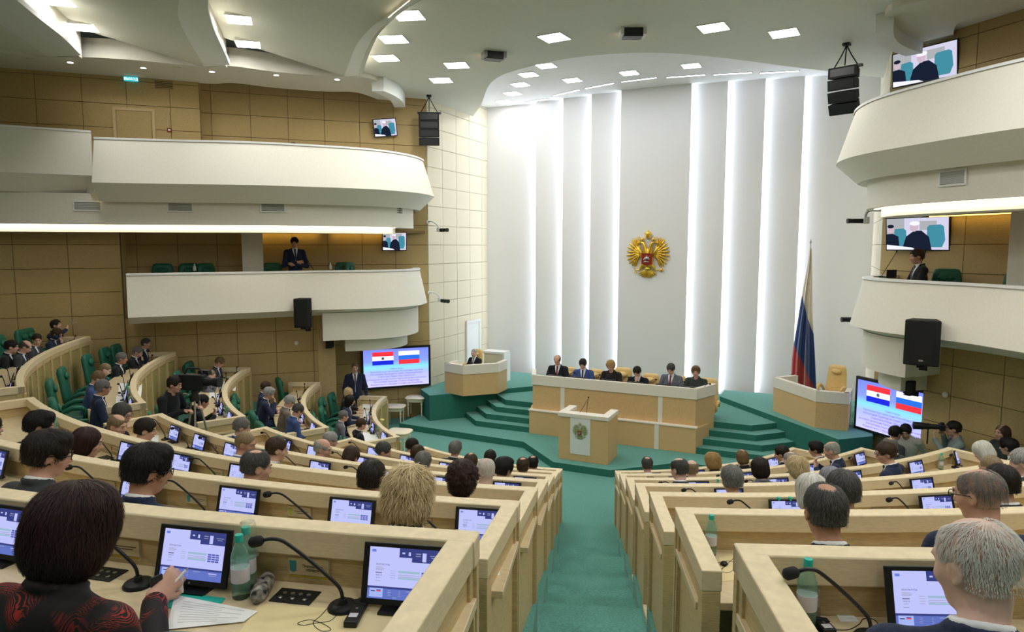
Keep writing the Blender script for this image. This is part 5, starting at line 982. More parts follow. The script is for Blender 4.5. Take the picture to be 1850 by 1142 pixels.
# ================================================================== PEOPLE: implicit surfaces meshed once per pose, shared between figures
class Field:
    def __init__(s, lo, hi, h):
        s.h = h; s.lo = np.array(lo, float) - 2 * h; s.n = np.ceil((np.array(hi, float) + 2 * h - s.lo) / h).astype(int) + 1
        s.ax = [s.lo[i] + h * np.arange(s.n[i]) for i in range(3)]; s.d = np.full(s.n, .5, np.float32)
    def sl(s, lo, hi, m):
        a = np.maximum(np.floor((np.array(lo) - m - s.lo) / s.h).astype(int), 0); b = np.minimum(np.ceil((np.array(hi) + m - s.lo) / s.h).astype(int) + 1, s.n)
        if (b <= a).any(): return None, None
        sl = tuple(slice(x, y) for x, y in zip(a, b)); X, Y, Z = np.meshgrid(*[s.ax[i][sl[i]] for i in range(3)], indexing='ij'); return sl, np.stack([X, Y, Z], -1).astype(np.float32)
    def comb(s, sl, d, k, op):
        o = s.d[sl]
        if op == '+':
            if k > 0: hh = np.clip(.5 + .5 * (o - d) / k, 0, 1); s.d[sl] = o * (1 - hh) + d * hh - k * hh * (1 - hh)
            else: s.d[sl] = np.minimum(o, d)
        else:
            if k > 0: hh = np.clip(.5 - .5 * (o + d) / k, 0, 1); s.d[sl] = o * (1 - hh) - d * hh + k * hh * (1 - hh)
            else: s.d[sl] = np.maximum(o, -d)
    def cap(s, a, b, ra, rb, k=.02, op='+'):
        a, b = np.array(a, float), np.array(b, float); r = max(ra, rb); sl, P = s.sl(np.minimum(a, b) - r, np.maximum(a, b) + r, k + 2.5 * s.h)
        if sl is None: return
        ab = b - a; t = np.clip(((P - a) @ ab) / (ab @ ab + 1e-12), 0, 1); d = np.linalg.norm(P - a - t[..., None] * ab, axis=-1) - (ra + t * (rb - ra)); s.comb(sl, d, k, op)
    def ell(s, c, r, rot=None, k=.02, op='+', infl=0.0):
        c = np.array(c, float); r = np.array(r, float) + infl; m = r.max(); sl, P = s.sl(c - m, c + m, k + 2.5 * s.h)
        if sl is None: return
        q = P - c
        if rot is not None: q = q @ np.array(rot, float)
        k0 = np.linalg.norm(q / r, axis=-1); k1 = np.linalg.norm(q / (r * r), axis=-1) + 1e-9; s.comb(sl, k0 * (k0 - 1) / k1, k, op)
    def cut(s, fn):
        X, Y, Z = np.meshgrid(*s.ax, indexing='ij'); s.d = np.maximum(s.d, fn(X, Y, Z).astype(np.float32))
    def sample(s, P):
        q = (P - s.lo) / s.h; i = np.clip(np.floor(q).astype(int), 0, s.n - 2); f = q - i; v = 0
        for dx in (0, 1):
            for dy in (0, 1):
                for dz in (0, 1): v = v + s.d[i[:, 0] + dx, i[:, 1] + dy, i[:, 2] + dz] * (f[:, 0] if dx else 1 - f[:, 0]) * (f[:, 1] if dy else 1 - f[:, 1]) * (f[:, 2] if dz else 1 - f[:, 2])
        return v
    def grad(s, P):
        e = s.h * .8; g = np.stack([s.sample(P + np.eye(3)[i] * e) - s.sample(P - np.eye(3)[i] * e) for i in range(3)], -1); return g / (np.linalg.norm(g, axis=-1, keepdims=True) + 1e-9)
    def nets(s):
        d = s.d; g = d < 0; n = np.array(d.shape) - 1; cnt = np.zeros(n, np.int8)
        C = [(x, y, z) for x in (0, 1) for y in (0, 1) for z in (0, 1)]
        for x, y, z in C: cnt += g[x:n[0] + x, y:n[1] + y, z:n[2] + z]
        ids = np.argwhere((cnt > 0) & (cnt < 8)); idx = np.full(n, -1, np.int64); idx[tuple(ids.T)] = np.arange(len(ids)); acc = np.zeros((len(ids), 3)); num = np.zeros(len(ids))
        for a in C:
            for b in C:
                if sum(b) - sum(a) == 1 and all(y >= x for x, y in zip(a, b)):
                    va = d[tuple((ids + a).T)]; vb = d[tuple((ids + b).T)]; m = (va < 0) != (vb < 0); t = np.where(m, va / np.where(m, va - vb, 1), 0); acc += (np.array(a) + t[:, None] * (np.array(b) - np.array(a))) * m[:, None]; num += m
        V = (ids + acc / num[:, None]) * s.h + s.lo; F = []
        for ax in range(3):
            u, v = (ax + 1) % 3, (ax + 2) % 3; A = [slice(None)] * 3; B = [slice(None)] * 3; A[ax] = slice(0, -1); B[ax] = slice(1, None); ch = g[tuple(A)] != g[tuple(B)]; e = np.argwhere(ch); e = e[(e[:, u] > 0) & (e[:, v] > 0) & (e[:, u] < n[u]) & (e[:, v] < n[v])]
            du = np.eye(3, dtype=int)[u]; dv = np.eye(3, dtype=int)[v]; q = np.stack([idx[tuple((e - du - dv).T)], idx[tuple((e - dv).T)], idx[tuple(e.T)], idx[tuple((e - du).T)]], -1); ins = g[tuple(e.T)]; q[~ins] = q[~ins][:, ::-1]; F.append(q)
        return V, np.concatenate(F)
def np_mesh(name, V, F, m, tone=None):
    me = bpy.data.meshes.new(name); me.from_pydata(V.tolist(), [], F.tolist()); me.materials.append(M[m] if isinstance(m, str) else m); me.polygons.foreach_set('use_smooth', [True] * len(me.polygons))
    if tone is not None: a = me.attributes.new('tone', 'FLOAT', 'POINT'); a.data.foreach_set('value', np.asarray(tone, np.float32))
    me.update(); return me
def hair_mat(name, c0, c1, rough=.5):
    m = bpy.data.materials.new(name); m.use_nodes = True; nt = m.node_tree; b = nt.nodes['Principled BSDF']; b.inputs['Roughness'].default_value = rough; b.inputs['Specular IOR Level'].default_value = .25
    a = nt.nodes.new('ShaderNodeAttribute'); a.attribute_name = 'tone'; mx = nt.nodes.new('ShaderNodeMix'); mx.data_type = 'RGBA'; mx.inputs['A'].default_value = (*c0, 1); mx.inputs['B'].default_value = (*c1, 1)
    nt.links.new(a.outputs['Fac'], mx.inputs['Factor']); nt.links.new(mx.outputs['Result'], b.inputs['Base Color']); M[name] = m; return m
for n_, a_, b_ in (('h_black', (.006, .005, .005), (.022, .018, .015)), ('h_dark', (.010, .007, .006), (.04, .028, .020)), ('h_brown', (.030, .018, .010), (.10, .06, .035)), ('h_auburn', (.018, .008, .007), (.055, .022, .018)), ('h_lbrown', (.11, .065, .03), (.30, .19, .09)), ('h_blonde', (.34, .23, .09), (.88, .72, .44)), ('h_gold', (.28, .16, .05), (.62, .42, .16)), ('h_grey', (.08, .078, .07), (.30, .29, .27)), ('h_dgrey', (.035, .033, .030), (.13, .125, .115)), ('h_lgrey', (.22, .215, .20), (.55, .54, .51)), ('h_white', (.48, .46, .40), (.82, .80, .74)), ('h_silver', (.50, .48, .43), (.85, .83, .77)), ('h_sandy', (.16, .11, .06), (.36, .26, .15)), ('h_lilac', (.16, .16, .19), (.38, .38, .43))): hair_mat(n_, a_, b_)
mat('skin', (.62, .36, .26), .5, noise=.10, nscale=22, spec=.3); mat('skin_tan', (.48, .26, .17), .5, noise=.10, nscale=22, spec=.3); mat('skin_pale', (.70, .46, .37), .5, noise=.08, nscale=22, spec=.3)
for m_ in ('skin', 'skin_tan', 'skin_pale'): M[m_].node_tree.nodes['Principled BSDF'].inputs['Subsurface Weight'].default_value = .08; M[m_].node_tree.nodes['Principled BSDF'].inputs['Subsurface Scale'].default_value = .01
for n_, c_ in (('suit_black', (0.016, 0.018, 0.021)), ('suit_navy', (0.023, 0.032, 0.069)), ('suit_blue', (0.051, 0.089, 0.236)), ('suit_charcoal', (0.047, 0.051, 0.057)), ('suit_grey', (0.136, 0.143, 0.167)), ('suit_brown', (0.190, 0.151, 0.120)), ('suit_green', (0.038, 0.051, 0.044)), ('knit_white', (.72, .68, .60)), ('knit_grey', (.20, .25, .24)), ('dress_dark', (0.023, 0.020, 0.020))): mat(n_, c_, .85, noise=.16, nscale=60, bump=.25, bscale=300, spec=.15, sheen=.1)
for n_, c_ in (('tie_red', (.16, .02, .03)), ('tie_navy', (.015, .02, .07)), ('tie_grey', (.10, .10, .13)), ('tie_black', (.008, .008, .01))): mat(n_, c_, .5)
mat('lip', (.42, .16, .13), .45); mat('eye_dark', (.015, .01, .008), .2); mat('eye_white', (.55, .52, .50), .3)
# black cloth with red feathery blossoms, and a dotted cream print
m = mat('print_red', (.010, .007, .007), .75); nt = m.node_tree; b = nt.nodes['Principled BSDF']; tc = nt.nodes.new('ShaderNodeTexCoord'); nz = nt.nodes.new('ShaderNodeTexNoise'); nz.inputs['Scale'].default_value = 5.5; nz.inputs['Detail'].default_value = 1.5; nt.links.new(tc.outputs['Object'], nz.inputs['Vector'])
vd = nt.nodes.new('ShaderNodeVectorMath'); vd.operation = 'MULTIPLY_ADD'; vd.inputs[1].default_value = (.35, .35, .35); nt.links.new(nz.outputs['Color'], vd.inputs[0]); nt.links.new(tc.outputs['Object'], vd.inputs[2]); wv = nt.nodes.new('ShaderNodeTexWave'); wv.wave_type = 'RINGS'; wv.inputs['Scale'].default_value = 26; wv.inputs['Distortion'].default_value = 11; wv.inputs['Detail'].default_value = 3; nt.links.new(vd.outputs[0], wv.inputs['Vector'])
n3 = nt.nodes.new('ShaderNodeTexNoise'); n3.inputs['Scale'].default_value = 6.5; n3.inputs['Detail'].default_value = 1; nt.links.new(tc.outputs['Object'], n3.inputs['Vector']); r1 = nt.nodes.new('ShaderNodeValToRGB'); r1.color_ramp.elements[0].position = .62; r1.color_ramp.elements[1].position = .72; r2 = nt.nodes.new('ShaderNodeValToRGB'); r2.color_ramp.elements[0].position = .48; r2.color_ramp.elements[1].position = .58
nt.links.new(wv.outputs['Fac'], r1.inputs[0]); nt.links.new(n3.outputs['Fac'], r2.inputs[0]); mm = nt.nodes.new('ShaderNodeMath'); mm.operation = 'MULTIPLY'; nt.links.new(r1.outputs[0], mm.inputs[0]); nt.links.new(r2.outputs[0], mm.inputs[1]); mx = nt.nodes.new('ShaderNodeMix'); mx.data_type = 'RGBA'; mx.inputs['A'].default_value = (.010, .007, .007, 1); mx.inputs['B'].default_value = (.36, .028, .018, 1); nt.links.new(mm.outputs[0], mx.inputs['Factor']); nt.links.new(mx.outputs['Result'], b.inputs['Base Color'])
m = mat('print_dots', (.62, .56, .46), .8); nt = m.node_tree; b = nt.nodes['Principled BSDF']; tc = nt.nodes.new('ShaderNodeTexCoord'); vo = nt.nodes.new('ShaderNodeTexVoronoi'); vo.inputs['Scale'].default_value = 55; nt.links.new(tc.outputs['Object'], vo.inputs['Vector']); rp = nt.nodes.new('ShaderNodeValToRGB'); rp.color_ramp.elements[0].position = .42; rp.color_ramp.elements[1].position = .55; rp.color_ramp.elements[0].color = (.66, .60, .50, 1); rp.color_ramp.elements[1].color = (.03, .03, .025, 1); nt.links.new(vo.outputs['Distance'], rp.inputs[0]); nt.links.new(rp.outputs[0], b.inputs['Base Color'])
def rotm(yaw, pitch, roll=0.0):  # yaw left +, pitch down +
    return np.array(Matrix.Rotation(R(yaw), 3, 'Z') @ Matrix.Rotation(R(-pitch), 3, 'X') @ Matrix.Rotation(R(roll), 3, 'Y'))
def hand(F, w_, d, n, side, curl=.5, k=.008):
    d = np.array(d, float); d /= np.linalg.norm(d); n = np.array(n, float); n -= d * (n @ d); n /= np.linalg.norm(n); s_ = np.cross(d, n) * side
    for o in (-.020, 0, .020): F.cap(w_ + s_ * o * .7, w_ + d * .085 + s_ * o, .019, .0145, .012)
    for j, L in enumerate((.070, .080, .074, .058)):
        b0 = w_ + d * .083 + s_ * (.029 - .0195 * j); a1 = curl * .6; d1 = d * math.cos(a1) + n * math.sin(a1); p1 = b0 + d1 * L * .52; a2 = curl * 1.7; d2 = d * math.cos(a2) + n * math.sin(a2); F.cap(b0, p1, .0098, .0088, k); F.cap(p1, p1 + d2 * L * .5, .0088, .0075, .003)
    b0 = w_ + d * .025 + s_ * .026; p1 = b0 + d * .03 + s_ * .022 + n * .012; F.cap(b0, p1, .013, .0105, .008); F.cap(p1, p1 + d * .032 + s_ * .004 + n * .008, .0105, .0085, .003)
HEAD_E = [((0, -.012, .034), (.076, .096, .088)), ((0, .022, -.025), (.064, .072, .088)), ((0, .05, -.088), (.036, .032, .026))]
def head_sdf(F, Hc, Rm, sc=1.0):
    T = lambda p: Hc + Rm @ (np.array(p) * sc); E = lambda c, r, k=.02, op='+': F.ell(T(c), np.array(r) * sc, Rm, k, op)
    E(*HEAD_E[0], .0); E(*HEAD_E[1], .03); E(*HEAD_E[2], .025); E((0, .082, .028), (.050, .016, .012), .018)
    for x in (-1, 1):
        E((x * .042, .062, -.022), (.022, .020, .020), .02); E((x * .033, .100, .010), (.016, .012, .010), .010, '-')
        E((x * .078, -.006, -.006), (.010, .022, .034), .008); E((x * .086, .000, -.004), (.006, .012, .018), .006, '-')
    F.cap(T((0, .088, .016)), T((0, .110, -.026)), .008 * sc, .0125 * sc, .010); F.cap(T((-.016, .098, -.030)), T((.016, .098, -.030)), .007, .007, .008); E((0, .088, -.058), (.024, .012, .010), .010)
def make_arch(key, lean=9, yaw=0, pitch=8, stand=False, arms=None, h=.0105, roll=0, slim=1.0):
    """arms: for L and R (elbow, wrist, finger direction, palm normal, curl) in figure space"""
    hip = np.array((0, -.03, .92 if stand else .52)); c, s_ = math.cos(R(-lean)), math.sin(R(-lean)); RL = np.array([[1, 0, 0], [0, c, -s_], [0, s_, c]])
    U = lambda p: hip + RL @ (np.array(p, float) - np.array((0, -.03, .52)))
    Hc = U((0, .035, 1.248)); Rm = rotm(yaw, pitch, roll); nb = U((0, -.01, 1.085)); sh = {x: U((x * .190 * slim, -.012, 1.022)) for x in (-1, 1)}
    df = {x: ((x * .27, .12, .76), (x * .17, .345, .745), (-x * .25, 1, -.05), (0, 0, -1), .45) for x in (-1, 1)}
    if stand: df = {x: ((x * .27, -.03, 1.12), (x * .27, .05, .88), (0, .1, -1), (-x, 0, 0), .5) for x in (-1, 1)}
    if arms: df.update(arms)
    Fz = Field((-.48, -.30, (.72 if not stand else .70)), (.48, .62, 1.48 if not stand else 1.88), h)
    Fz.ell(U((0, 0, .84)), (.15 * slim, .095, .2), RL, .0); Fz.cap(U((0, .005, .95)), nb, .058, .054, .04); Fz.cap(nb, Hc + Rm @ np.array((0, -.022, -.06)), .055, .051, .03)
    head_sdf(Fz, Hc, Rm)
    for x in (-1, 1):
        e, w_, d, n, cu = [np.array(q, float) if not np.isscalar(q) else q for q in df[x]]; Fz.cap(U((x * .08, 0, .98)), sh[x], .05, .045, .04); Fz.cap(sh[x], e, .042, .036, .02); Fz.cap(e, w_, .036, .025, .015); hand(Fz, w_, d, n, -x, cu)
    V, Q = Fz.nets(); skin = np_mesh('body', V, Q, 'skin')
    Fc = Field((-.5, -.34, .0), (.5, .66, 1.17 if not stand else 1.66), .0145)
    tor = lambda F, inf=0.0: (F.ell(U((0, .0, .85)), (.185 * slim, .118, .245), RL, .0, infl=inf), F.ell(U((0, .01, .63)), (.165 * slim, .128, .17), RL, .06, infl=inf), F.ell(hip, (.165 * slim, .13, .12), None, .05, infl=inf), [F.cap(U((x * .045, -.012, 1.072)), sh[x] + RL @ np.array((0, 0, -.005)), .044 + inf, .060 + inf, .04) for x in (-1, 1)], F.ell(U((0, -.042, 1.03)), (.115, .072, .082), RL, .04, infl=inf))
    tor(Fc)
    for x in (-1, 1):
        e, w_ = np.array(df[x][0], float), np.array(df[x][1], float); Fc.cap(sh[x], e, .064, .055, .03); Fc.cap(e, lerp(e, w_, .93), .055, .040, .02)
        if stand: Fc.cap((x * .09, -.03, .90), (x * .10, -.01, .50), .095, .07, .04); Fc.cap((x * .10, -.01, .50), (x * .11, -.04, .10), .068, .055, .02); Fc.cap((x * .11, -.05, .045), (x * .12, .12, .035), .042, .036, .02)
        else: Fc.cap((x * .10, -.02, .51), (x * .13, .40, .52), .092, .07, .04); Fc.cap((x * .13, .40, .52), (x * .13, .36, .10), .068, .052, .02); Fc.cap((x * .13, .35, .045), (x * .14, .50, .035), .042, .036, .02)
    for k in range(-5, 6):        # jacket collar round the back of the neck
        a = R(k * 21); b = R((k + 1) * 21); q = lambda t: U((.066 * math.sin(t), -.012 - .066 * math.cos(t), 1.108 - .012 * (1 + math.cos(t)) * -.6)); Fc.cap(q(a), q(b), .014, .014, .012)
    V, Q = Fc.nets(); cloth = np_mesh('suit', V, Q, 'suit_black')
    inv = lambda X, Y, Z: (np.stack([X, Y, Z], -1) - hip) @ RL + np.array((0, -.03, .52))
    lo, hi = U((-.12, -.10, .78)), U((.12, .2, 1.16)); lo, hi = np.minimum(lo, hi) - .12, np.maximum(lo, hi) + .06
    Fs = Field(lo, hi, .009); tor(Fs, .006); hs = lambda X, Y, Z: (lambda L: np.maximum(np.maximum(np.abs(L[..., 0]) - (.006 + .24 * np.clip(L[..., 2] - .83, 0, 1)), .0 - L[..., 1]), L[..., 2] - 1.105))(inv(X, Y, Z)); Fs.cut(hs)
    for k in range(14):
        a = 2 * pi * k / 14; b = 2 * pi * (k + 1) / 14; q = lambda t: U((.058 * math.sin(t), -.008 - .058 * math.cos(t), 1.122 + .014 * math.cos(t))); Fs.cap(q(a), q(b), .0125, .0125, .008)
    V, Q = Fs.nets(); shirt = np_mesh('shirt', V, Q, 'shirt')
    Ft = Field(lo, hi, .008); tor(Ft, .016); Ft.cut(lambda X, Y, Z: (lambda L: np.maximum(np.maximum(np.abs(L[..., 0]) - (.021 + .02 * np.clip(1.01 - L[..., 2], 0, .2)), .02 - L[..., 1]), np.maximum(L[..., 2] - 1.07, .83 - L[..., 2])))(inv(X, Y, Z))); Ft.cap(U((0, .062, 1.065)), U((0, .066, 1.09)), .018, .02, .01)
    V, Q = Ft.nets(); tie = np_mesh('tie', V, Q, 'tie_navy')
    return dict(skin=skin, suit=cloth, shirt=shirt, tie=tie, Hc=Hc, Rm=Rm)
# ------------------------------------------------------------------ hair in head space
def strands(F, n, L, wid, crown=(0, -.045, .12), down=.5, lift=.003, tip=.004, jit=.25, seg=5, fwd=0.0, keep=None, seed=1):
    g = np.random.default_rng(seed); V, Q = F.nets(); P = V[g.integers(0, len(V), n * 2)]
    if keep is not None: P = P[keep(P)]
    P = P[:n].astype(float); n = len(P); cr = np.array(crown); pts = [P.copy()]; LL = L * g.uniform(.6, 1.25, n) * (np.clip((P[:, 2] + .05) / .11, .08, 1) if L < .08 else 1); J = g.normal(0, jit, (n, 3))
    for k in range(seg):
        N = F.grad(P); v = (P - cr); v /= np.linalg.norm(v, axis=1, keepdims=True) + 1e-6; v = v + np.array((0, fwd, -down)) + J; v -= N * (v * N).sum(1, keepdims=True); v /= np.linalg.norm(v, axis=1, keepdims=True) + 1e-6
        P = P + v * (LL / seg)[:, None]; N = F.grad(P); sd = F.sample(P); P = P - N * (sd - lift - tip * ((k + 1) / seg) ** 2 * (.4 + g.random(n)))[:, None]; pts.append(P.copy())
    A = np.stack(pts, 1); T = np.gradient(A, axis=1); T /= np.linalg.norm(T, axis=2, keepdims=True) + 1e-9; N = F.grad(A.reshape(-1, 3)).reshape(A.shape); B = np.cross(T, N); B /= np.linalg.norm(B, axis=2, keepdims=True) + 1e-9
    ww = wid * np.array([.6, 1, 1, .9, .6, .12])[:seg + 1][None, :, None] * g.uniform(.7, 1.3, (n, 1, 1)); ring = np.stack([A - B * ww, A + N * ww * .8, A + B * ww], 2); VV = ring.reshape(-1, 3); S = seg + 1; base = np.arange(n)[:, None] * S * 3; FF = []
    for k in range(seg):
        for j in range(2): a = base[:, 0] + k * 3 + j; FF.append(np.stack([a, a + 1, a + 4, a + 3], -1))
    return VV, np.concatenate(FF), np.repeat(np.clip(g.normal(.5, .26, n), 0, 1), S * 3), V, Q
def hair_type(name, build, n=900, L=.045, wid=.0016, shell=True, **kw):
    F = Field((-.16, -.19, -.24), (.16, .16, .20), .0075); build(F); VV, FF, tone, V, Q = strands(F, n, L, wid, **kw)
    g = np.random.default_rng(3); cr = kw.get('crown', (0, -.045, .12)); stk = lambda Q_: np.sin(np.arctan2(Q_[:, 0] - cr[0], Q_[:, 1] - cr[1]) * 23 + 9 * Q_[:, 2]) * .5 + np.sin(np.arctan2(Q_[:, 0] - cr[0], Q_[:, 1] - cr[1]) * 57 + 2) * .5; t0 = np.clip(.30 + .22 * stk(V) + g.normal(0, .10, len(V)), 0, 1)
    if len(VV): tone = np.clip(tone + np.repeat(.22 * stk(VV[::18]), 18)[:len(tone)], 0, 1)
    if shell is False: V, Q, t0 = V[:0], Q[:0], t0[:0]
    return np_mesh('hair', np.concatenate([V, VV]), np.concatenate([Q, FF + len(V)]), 'h_dark', np.concatenate([t0, tone]))
def base_short(F, t=.013, nape=-.042, front=.0):
    F.ell((0, -.014, .036), (.077 + t, .097 + t, .089 + t), None, 0); F.ell((0, -.040, -.028), (.067 + t, .062 + t, .07), None, .02); F.ell((0, .140 + front, -.022), (.105, .095, .112), None, .012, '-')
    for x in (-1, 1): F.ell((x * .092, .018, -.014), (.03, .034, .042), None, .01, '-'); F.ell((x * .09, .07, -.03), (.03, .05, .06), None, .01, '-')
    F.cut(lambda X, Y, Z: nape - Z + .25 * np.clip(Y + .02, 0, .2))
def h_short(F): base_short(F, .014, front=.012)
def h_full(F): base_short(F, .020, -.05, .016); F.ell((0, .045, .10), (.07, .05, .035), None, .02)
def h_thin(F): base_short(F, .007, -.042)
def h_crown(F): base_short(F, .0055); F.ell((0, -.035, .130), (.050, .056, .034), None, .012, '-')
def h_top(F): base_short(F, .0045); F.ell((0, .035, .135), (.058, .115, .055), None, .012, '-')
def h_ring(F): base_short(F, .007); F.ell((0, .02, .130), (.085, .125, .098), None, .012, '-')
def h_shave(F): base_short(F, .0035, -.035)
def h_bob(F): F.ell((0, -.018, .030), (.108, .116, .110), None, 0); F.ell((0, -.040, -.055), (.108, .090, .085), None, .04); F.ell((0, .135, -.06), (.082, .085, .135), None, .02, '-'); F.cut(lambda X, Y, Z: -.128 - Z + .02 * np.sin(X * 60))
def h_helmet(F): F.ell((0, -.020, .030), (.122, .126, .118), None, 0); F.ell((0, -.040, -.055), (.122, .100, .090), None, .05); F.ell((0, .140, -.06), (.09, .08, .14), None, .02, '-'); F.ell((.045, -.02, .085), (.07, .08, .06), None, .03); F.cut(lambda X, Y, Z: -.135 - Z)
def h_layer(F): F.ell((0, -.016, .036), (.104, .114, .104), None, 0); F.ell((0, -.045, -.045), (.104, .080, .068), None, .04); F.ell((0, .140, -.05), (.085, .085, .13), None, .02, '-'); F.cut(lambda X, Y, Z: -.105 - Z + .015 * np.sin(X * 90))
def h_curly(F):
    F.ell((0, -.018, .036), (.100, .110, .103), None, 0); F.ell((0, -.045, -.045), (.092, .075, .07), None, .03); g = np.random.default_rng(5)
    for _ in range(120): v = g.normal(0, 1, 3); v /= np.linalg.norm(v); F.ell(np.array((0, -.02, .02)) + v * np.array((.098, .106, .108)), (.016, .016, .016), None, .008)
    F.ell((0, .145, -.045), (.09, .085, .115), None, .015, '-'); F.cut(lambda X, Y, Z: -.11 - Z)
def h_long(F): h_bob(F); F.ell((0, -.06, -.13), (.10, .06, .08), None, .03)
HAIR = {'short': hair_type('short', h_short, 1900, .035, .0010, seed=2), 'full': hair_type('full', h_full, 2400, .05, .0011, tip=.006, down=.35, seed=3), 'thin': hair_type('thin', h_thin, 900, .035, .0012, seed=4), 'crown': hair_type('crown', h_crown, 2600, .03, .0008, seed=5), 'top': hair_type('top', h_top, 3000, .045, .0007, seed=6), 'sparse': hair_type('sparse', lambda F: (base_short(F, .0035), F.ell((0, .05, .135), (.05, .09, .05), None, .012, '-')), 5200, .030, .0006, shell=False, lift=.001, tip=.004, seed=16), 'ring': hair_type('ring', h_ring, 600, .035, .0012, down=.2, seed=7), 'shave': hair_type('shave', h_shave, 0, .01, .001, seed=8), 'bob': hair_type('bob', h_bob, 1500, .12, .0017, crown=(0, -.03, .14), down=.9, jit=.12, seed=9), 'helmet': hair_type('helmet', h_helmet, 5000, .11, .0009, crown=(-.01, -.02, .15), down=.8, jit=.32, lift=.001, tip=.010, seed=10), 'layer': hair_type('layer', h_layer, 4200, .085, .0015, crown=(.01, -.02, .14), down=.7, jit=.42, tip=.024, seed=11), 'curly': hair_type('curly', h_curly, 1600, .03, .0016, jit=.7, tip=.006, seed=12), 'long': hair_type('long', h_long, 1500, .13, .0017, crown=(0, -.03, .14), down=1.1, jit=.15, seed=13)}
def eye_mesh():
    mb = MB()
    for x in (1,): mb.lathe([(0, -.009), (.0065, -.0065), (.009, 0), (.0065, .0065), (0, .009)], 10, c=(x * .033, .086, .010)); mb.lathe([(0, 0), (.0062, 0), (.0055, .003), (0, .004)], 10, mx=Matrix.Translation((x * .033, .0925, .010)) @ Matrix.Rotation(-pi / 2, 4, 'X'), mi=1)
    return mb.mesh('eye', ['eye_white', 'eye_dark'], 180)
EYES = eye_mesh()
mb = MB()
for x in (1,): mb.tube([(x * .016, .0975, .027), (x * .034, .0955, .032), (x * .050, .083, .027)], [.003, .0042, .002], 6)
BROWS = mb.mesh('eyebrow', 'h_dark', 180)
mb = MB().tube([(-.024, .0945, -.058), (-.008, .1005, -.0555), (0, .1015, -.057), (.008, .1005, -.0555), (.024, .0945, -.058)], [.002, .0042, .0045, .0042, .002], 6); LIPS = mb.mesh('lips', 'lip', 180)
mb = MB()
for x in (-1, 1):
    c = np.array((x * .034, .1125, .008)); P = [c + np.array((.025 * math.cos(a), -.006 * abs(math.cos(a)), .017 * math.sin(a))) for a in [2 * pi * k / 16 for k in range(17)]]; mb.tube(P, .0022, 6, caps=False); mb.tube([(x * .058, .106, .014), (x * .076, .07, .014), (x * .083, .0, .012), (x * .080, -.015, -.005)], .0022, 6)
mb.tube([(-.010, .112, .012), (0, .116, .014), (.010, .112, .012)], .0022, 6); GLASS = mb.mesh('glasses', 'black_plastic', 180)
NPEOPLE = [0]
def setm(o, m):
    o.material_slots[0].link = 'OBJECT'; o.material_slots[0].material = M[m] if isinstance(m, str) else m
def person(arch, headpos, rz, label, hair='short', hc='h_dark', suit='suit_black', skin='skin', tie='tie_navy', glasses=False, sc=1.0, group=None, face=True, shirt='shirt', hs=1.0):
    A = ARCH[arch]; Hc = A['Hc']; c, s_ = math.cos(rz), math.sin(rz); o = np.array(headpos, float) - np.array((c * Hc[0] - s_ * Hc[1], s_ * Hc[0] + c * Hc[1], Hc[2])) * sc
    t = thing('person', label, 'person', tuple(o), rz, group); t.scale = (sc,) * 3
    b = inst('body', A['skin'], t); setm(b, skin); j = inst('jacket', A['suit'], t); setm(j, suit)
    if shirt: q = inst('shirt', A['shirt'], t); setm(q, shirt)
    if tie: q = inst('tie', A['tie'], t); setm(q, tie)
    mx = Matrix.Translation(Hc) @ Matrix(A['Rm'].tolist()).to_4x4()
    def head(nm, me, k=1.0): q = inst(nm, me, t); q.matrix_local = mx @ Matrix.Scale(k, 4); return q
    if hair: q = head('hair', HAIR[hair], hs); setm(q, hc)
    if face:
        for fl_ in (1, -1):
            q = head('eye', EYES); q.matrix_local = mx @ Matrix.Diagonal((fl_, 1, 1, 1)); q = head('eyebrow', BROWS); q.matrix_local = mx @ Matrix.Diagonal((fl_, 1, 1, 1)); setm(q, hc)
        head('lips', LIPS)
    if glasses: head('glasses', GLASS)
    return t, o
# ================================================================== POSES
ARCH = {}
A_ = ARCH.__setitem__
A_('sit', make_arch('sit')); A_('sit_r', make_arch('sit_r', yaw=-38, pitch=14)); A_('sit_l', make_arch('sit_l', yaw=38, pitch=12)); A_('sit_rr', make_arch('sit_rr', yaw=-62, pitch=16)); A_('sit_down', make_arch('sit_down', lean=13, pitch=34))
A_('chin', make_arch('chin', lean=12, yaw=-8, pitch=22, arms={1: ((.25, .22, .80), (.075, .30, 1.02), (-.25, -.10, 1), (0, -1, 0), .8)}))
A_('drink', make_arch('drink', lean=2, yaw=-10, pitch=-14, arms={1: ((.30, .18, 1.02), (.09, .30, 1.16), (-.6, .1, .5), (-.3, -1, 0), .7)}))
A_('clasp', make_arch('clasp', lean=12, pitch=16, arms={x: ((x * .26, .20, .78), (x * .07, .37, .95), (-x * .5, .3, .8), (0, -1, 0), .7) for x in (-1, 1)}))
A_('pres', make_arch('pres', lean=8, pitch=26)); A_('pres_up', make_arch('pres_up', lean=4, yaw=12, pitch=4)); A_('pres_hand', make_arch('pres_hand', lean=12, pitch=34, arms={-1: ((-.22, .22, .80), (-.03, .28, 1.0), (.1, -.10, 1), (0, -1, 0), .9)}))
A_('stand', make_arch('stand', lean=0, pitch=4, stand=True)); A_('crossed', make_arch('crossed', lean=-2, yaw=-12, pitch=14, stand=True, arms={1: ((.27, .05, 1.10), (-.02, .23, 1.18), (-1, .1, .1), (0, -1, 0), .3), -1: ((-.27, .05, 1.08), (.04, .20, 1.12), (1, .05, .2), (0, -1, 0), .3)}))
A_('photo', make_arch('photo', lean=4, pitch=2, stand=True, arms={-1: ((-.20, .22, 1.20), (-.03, .36, 1.47), (.1, .2, 1), (0, -1, .2), .6), 1: ((.28, .10, 1.28), (.09, .20, 1.52), (-.3, .5, .6), (-1, 0, 0), .9)}))
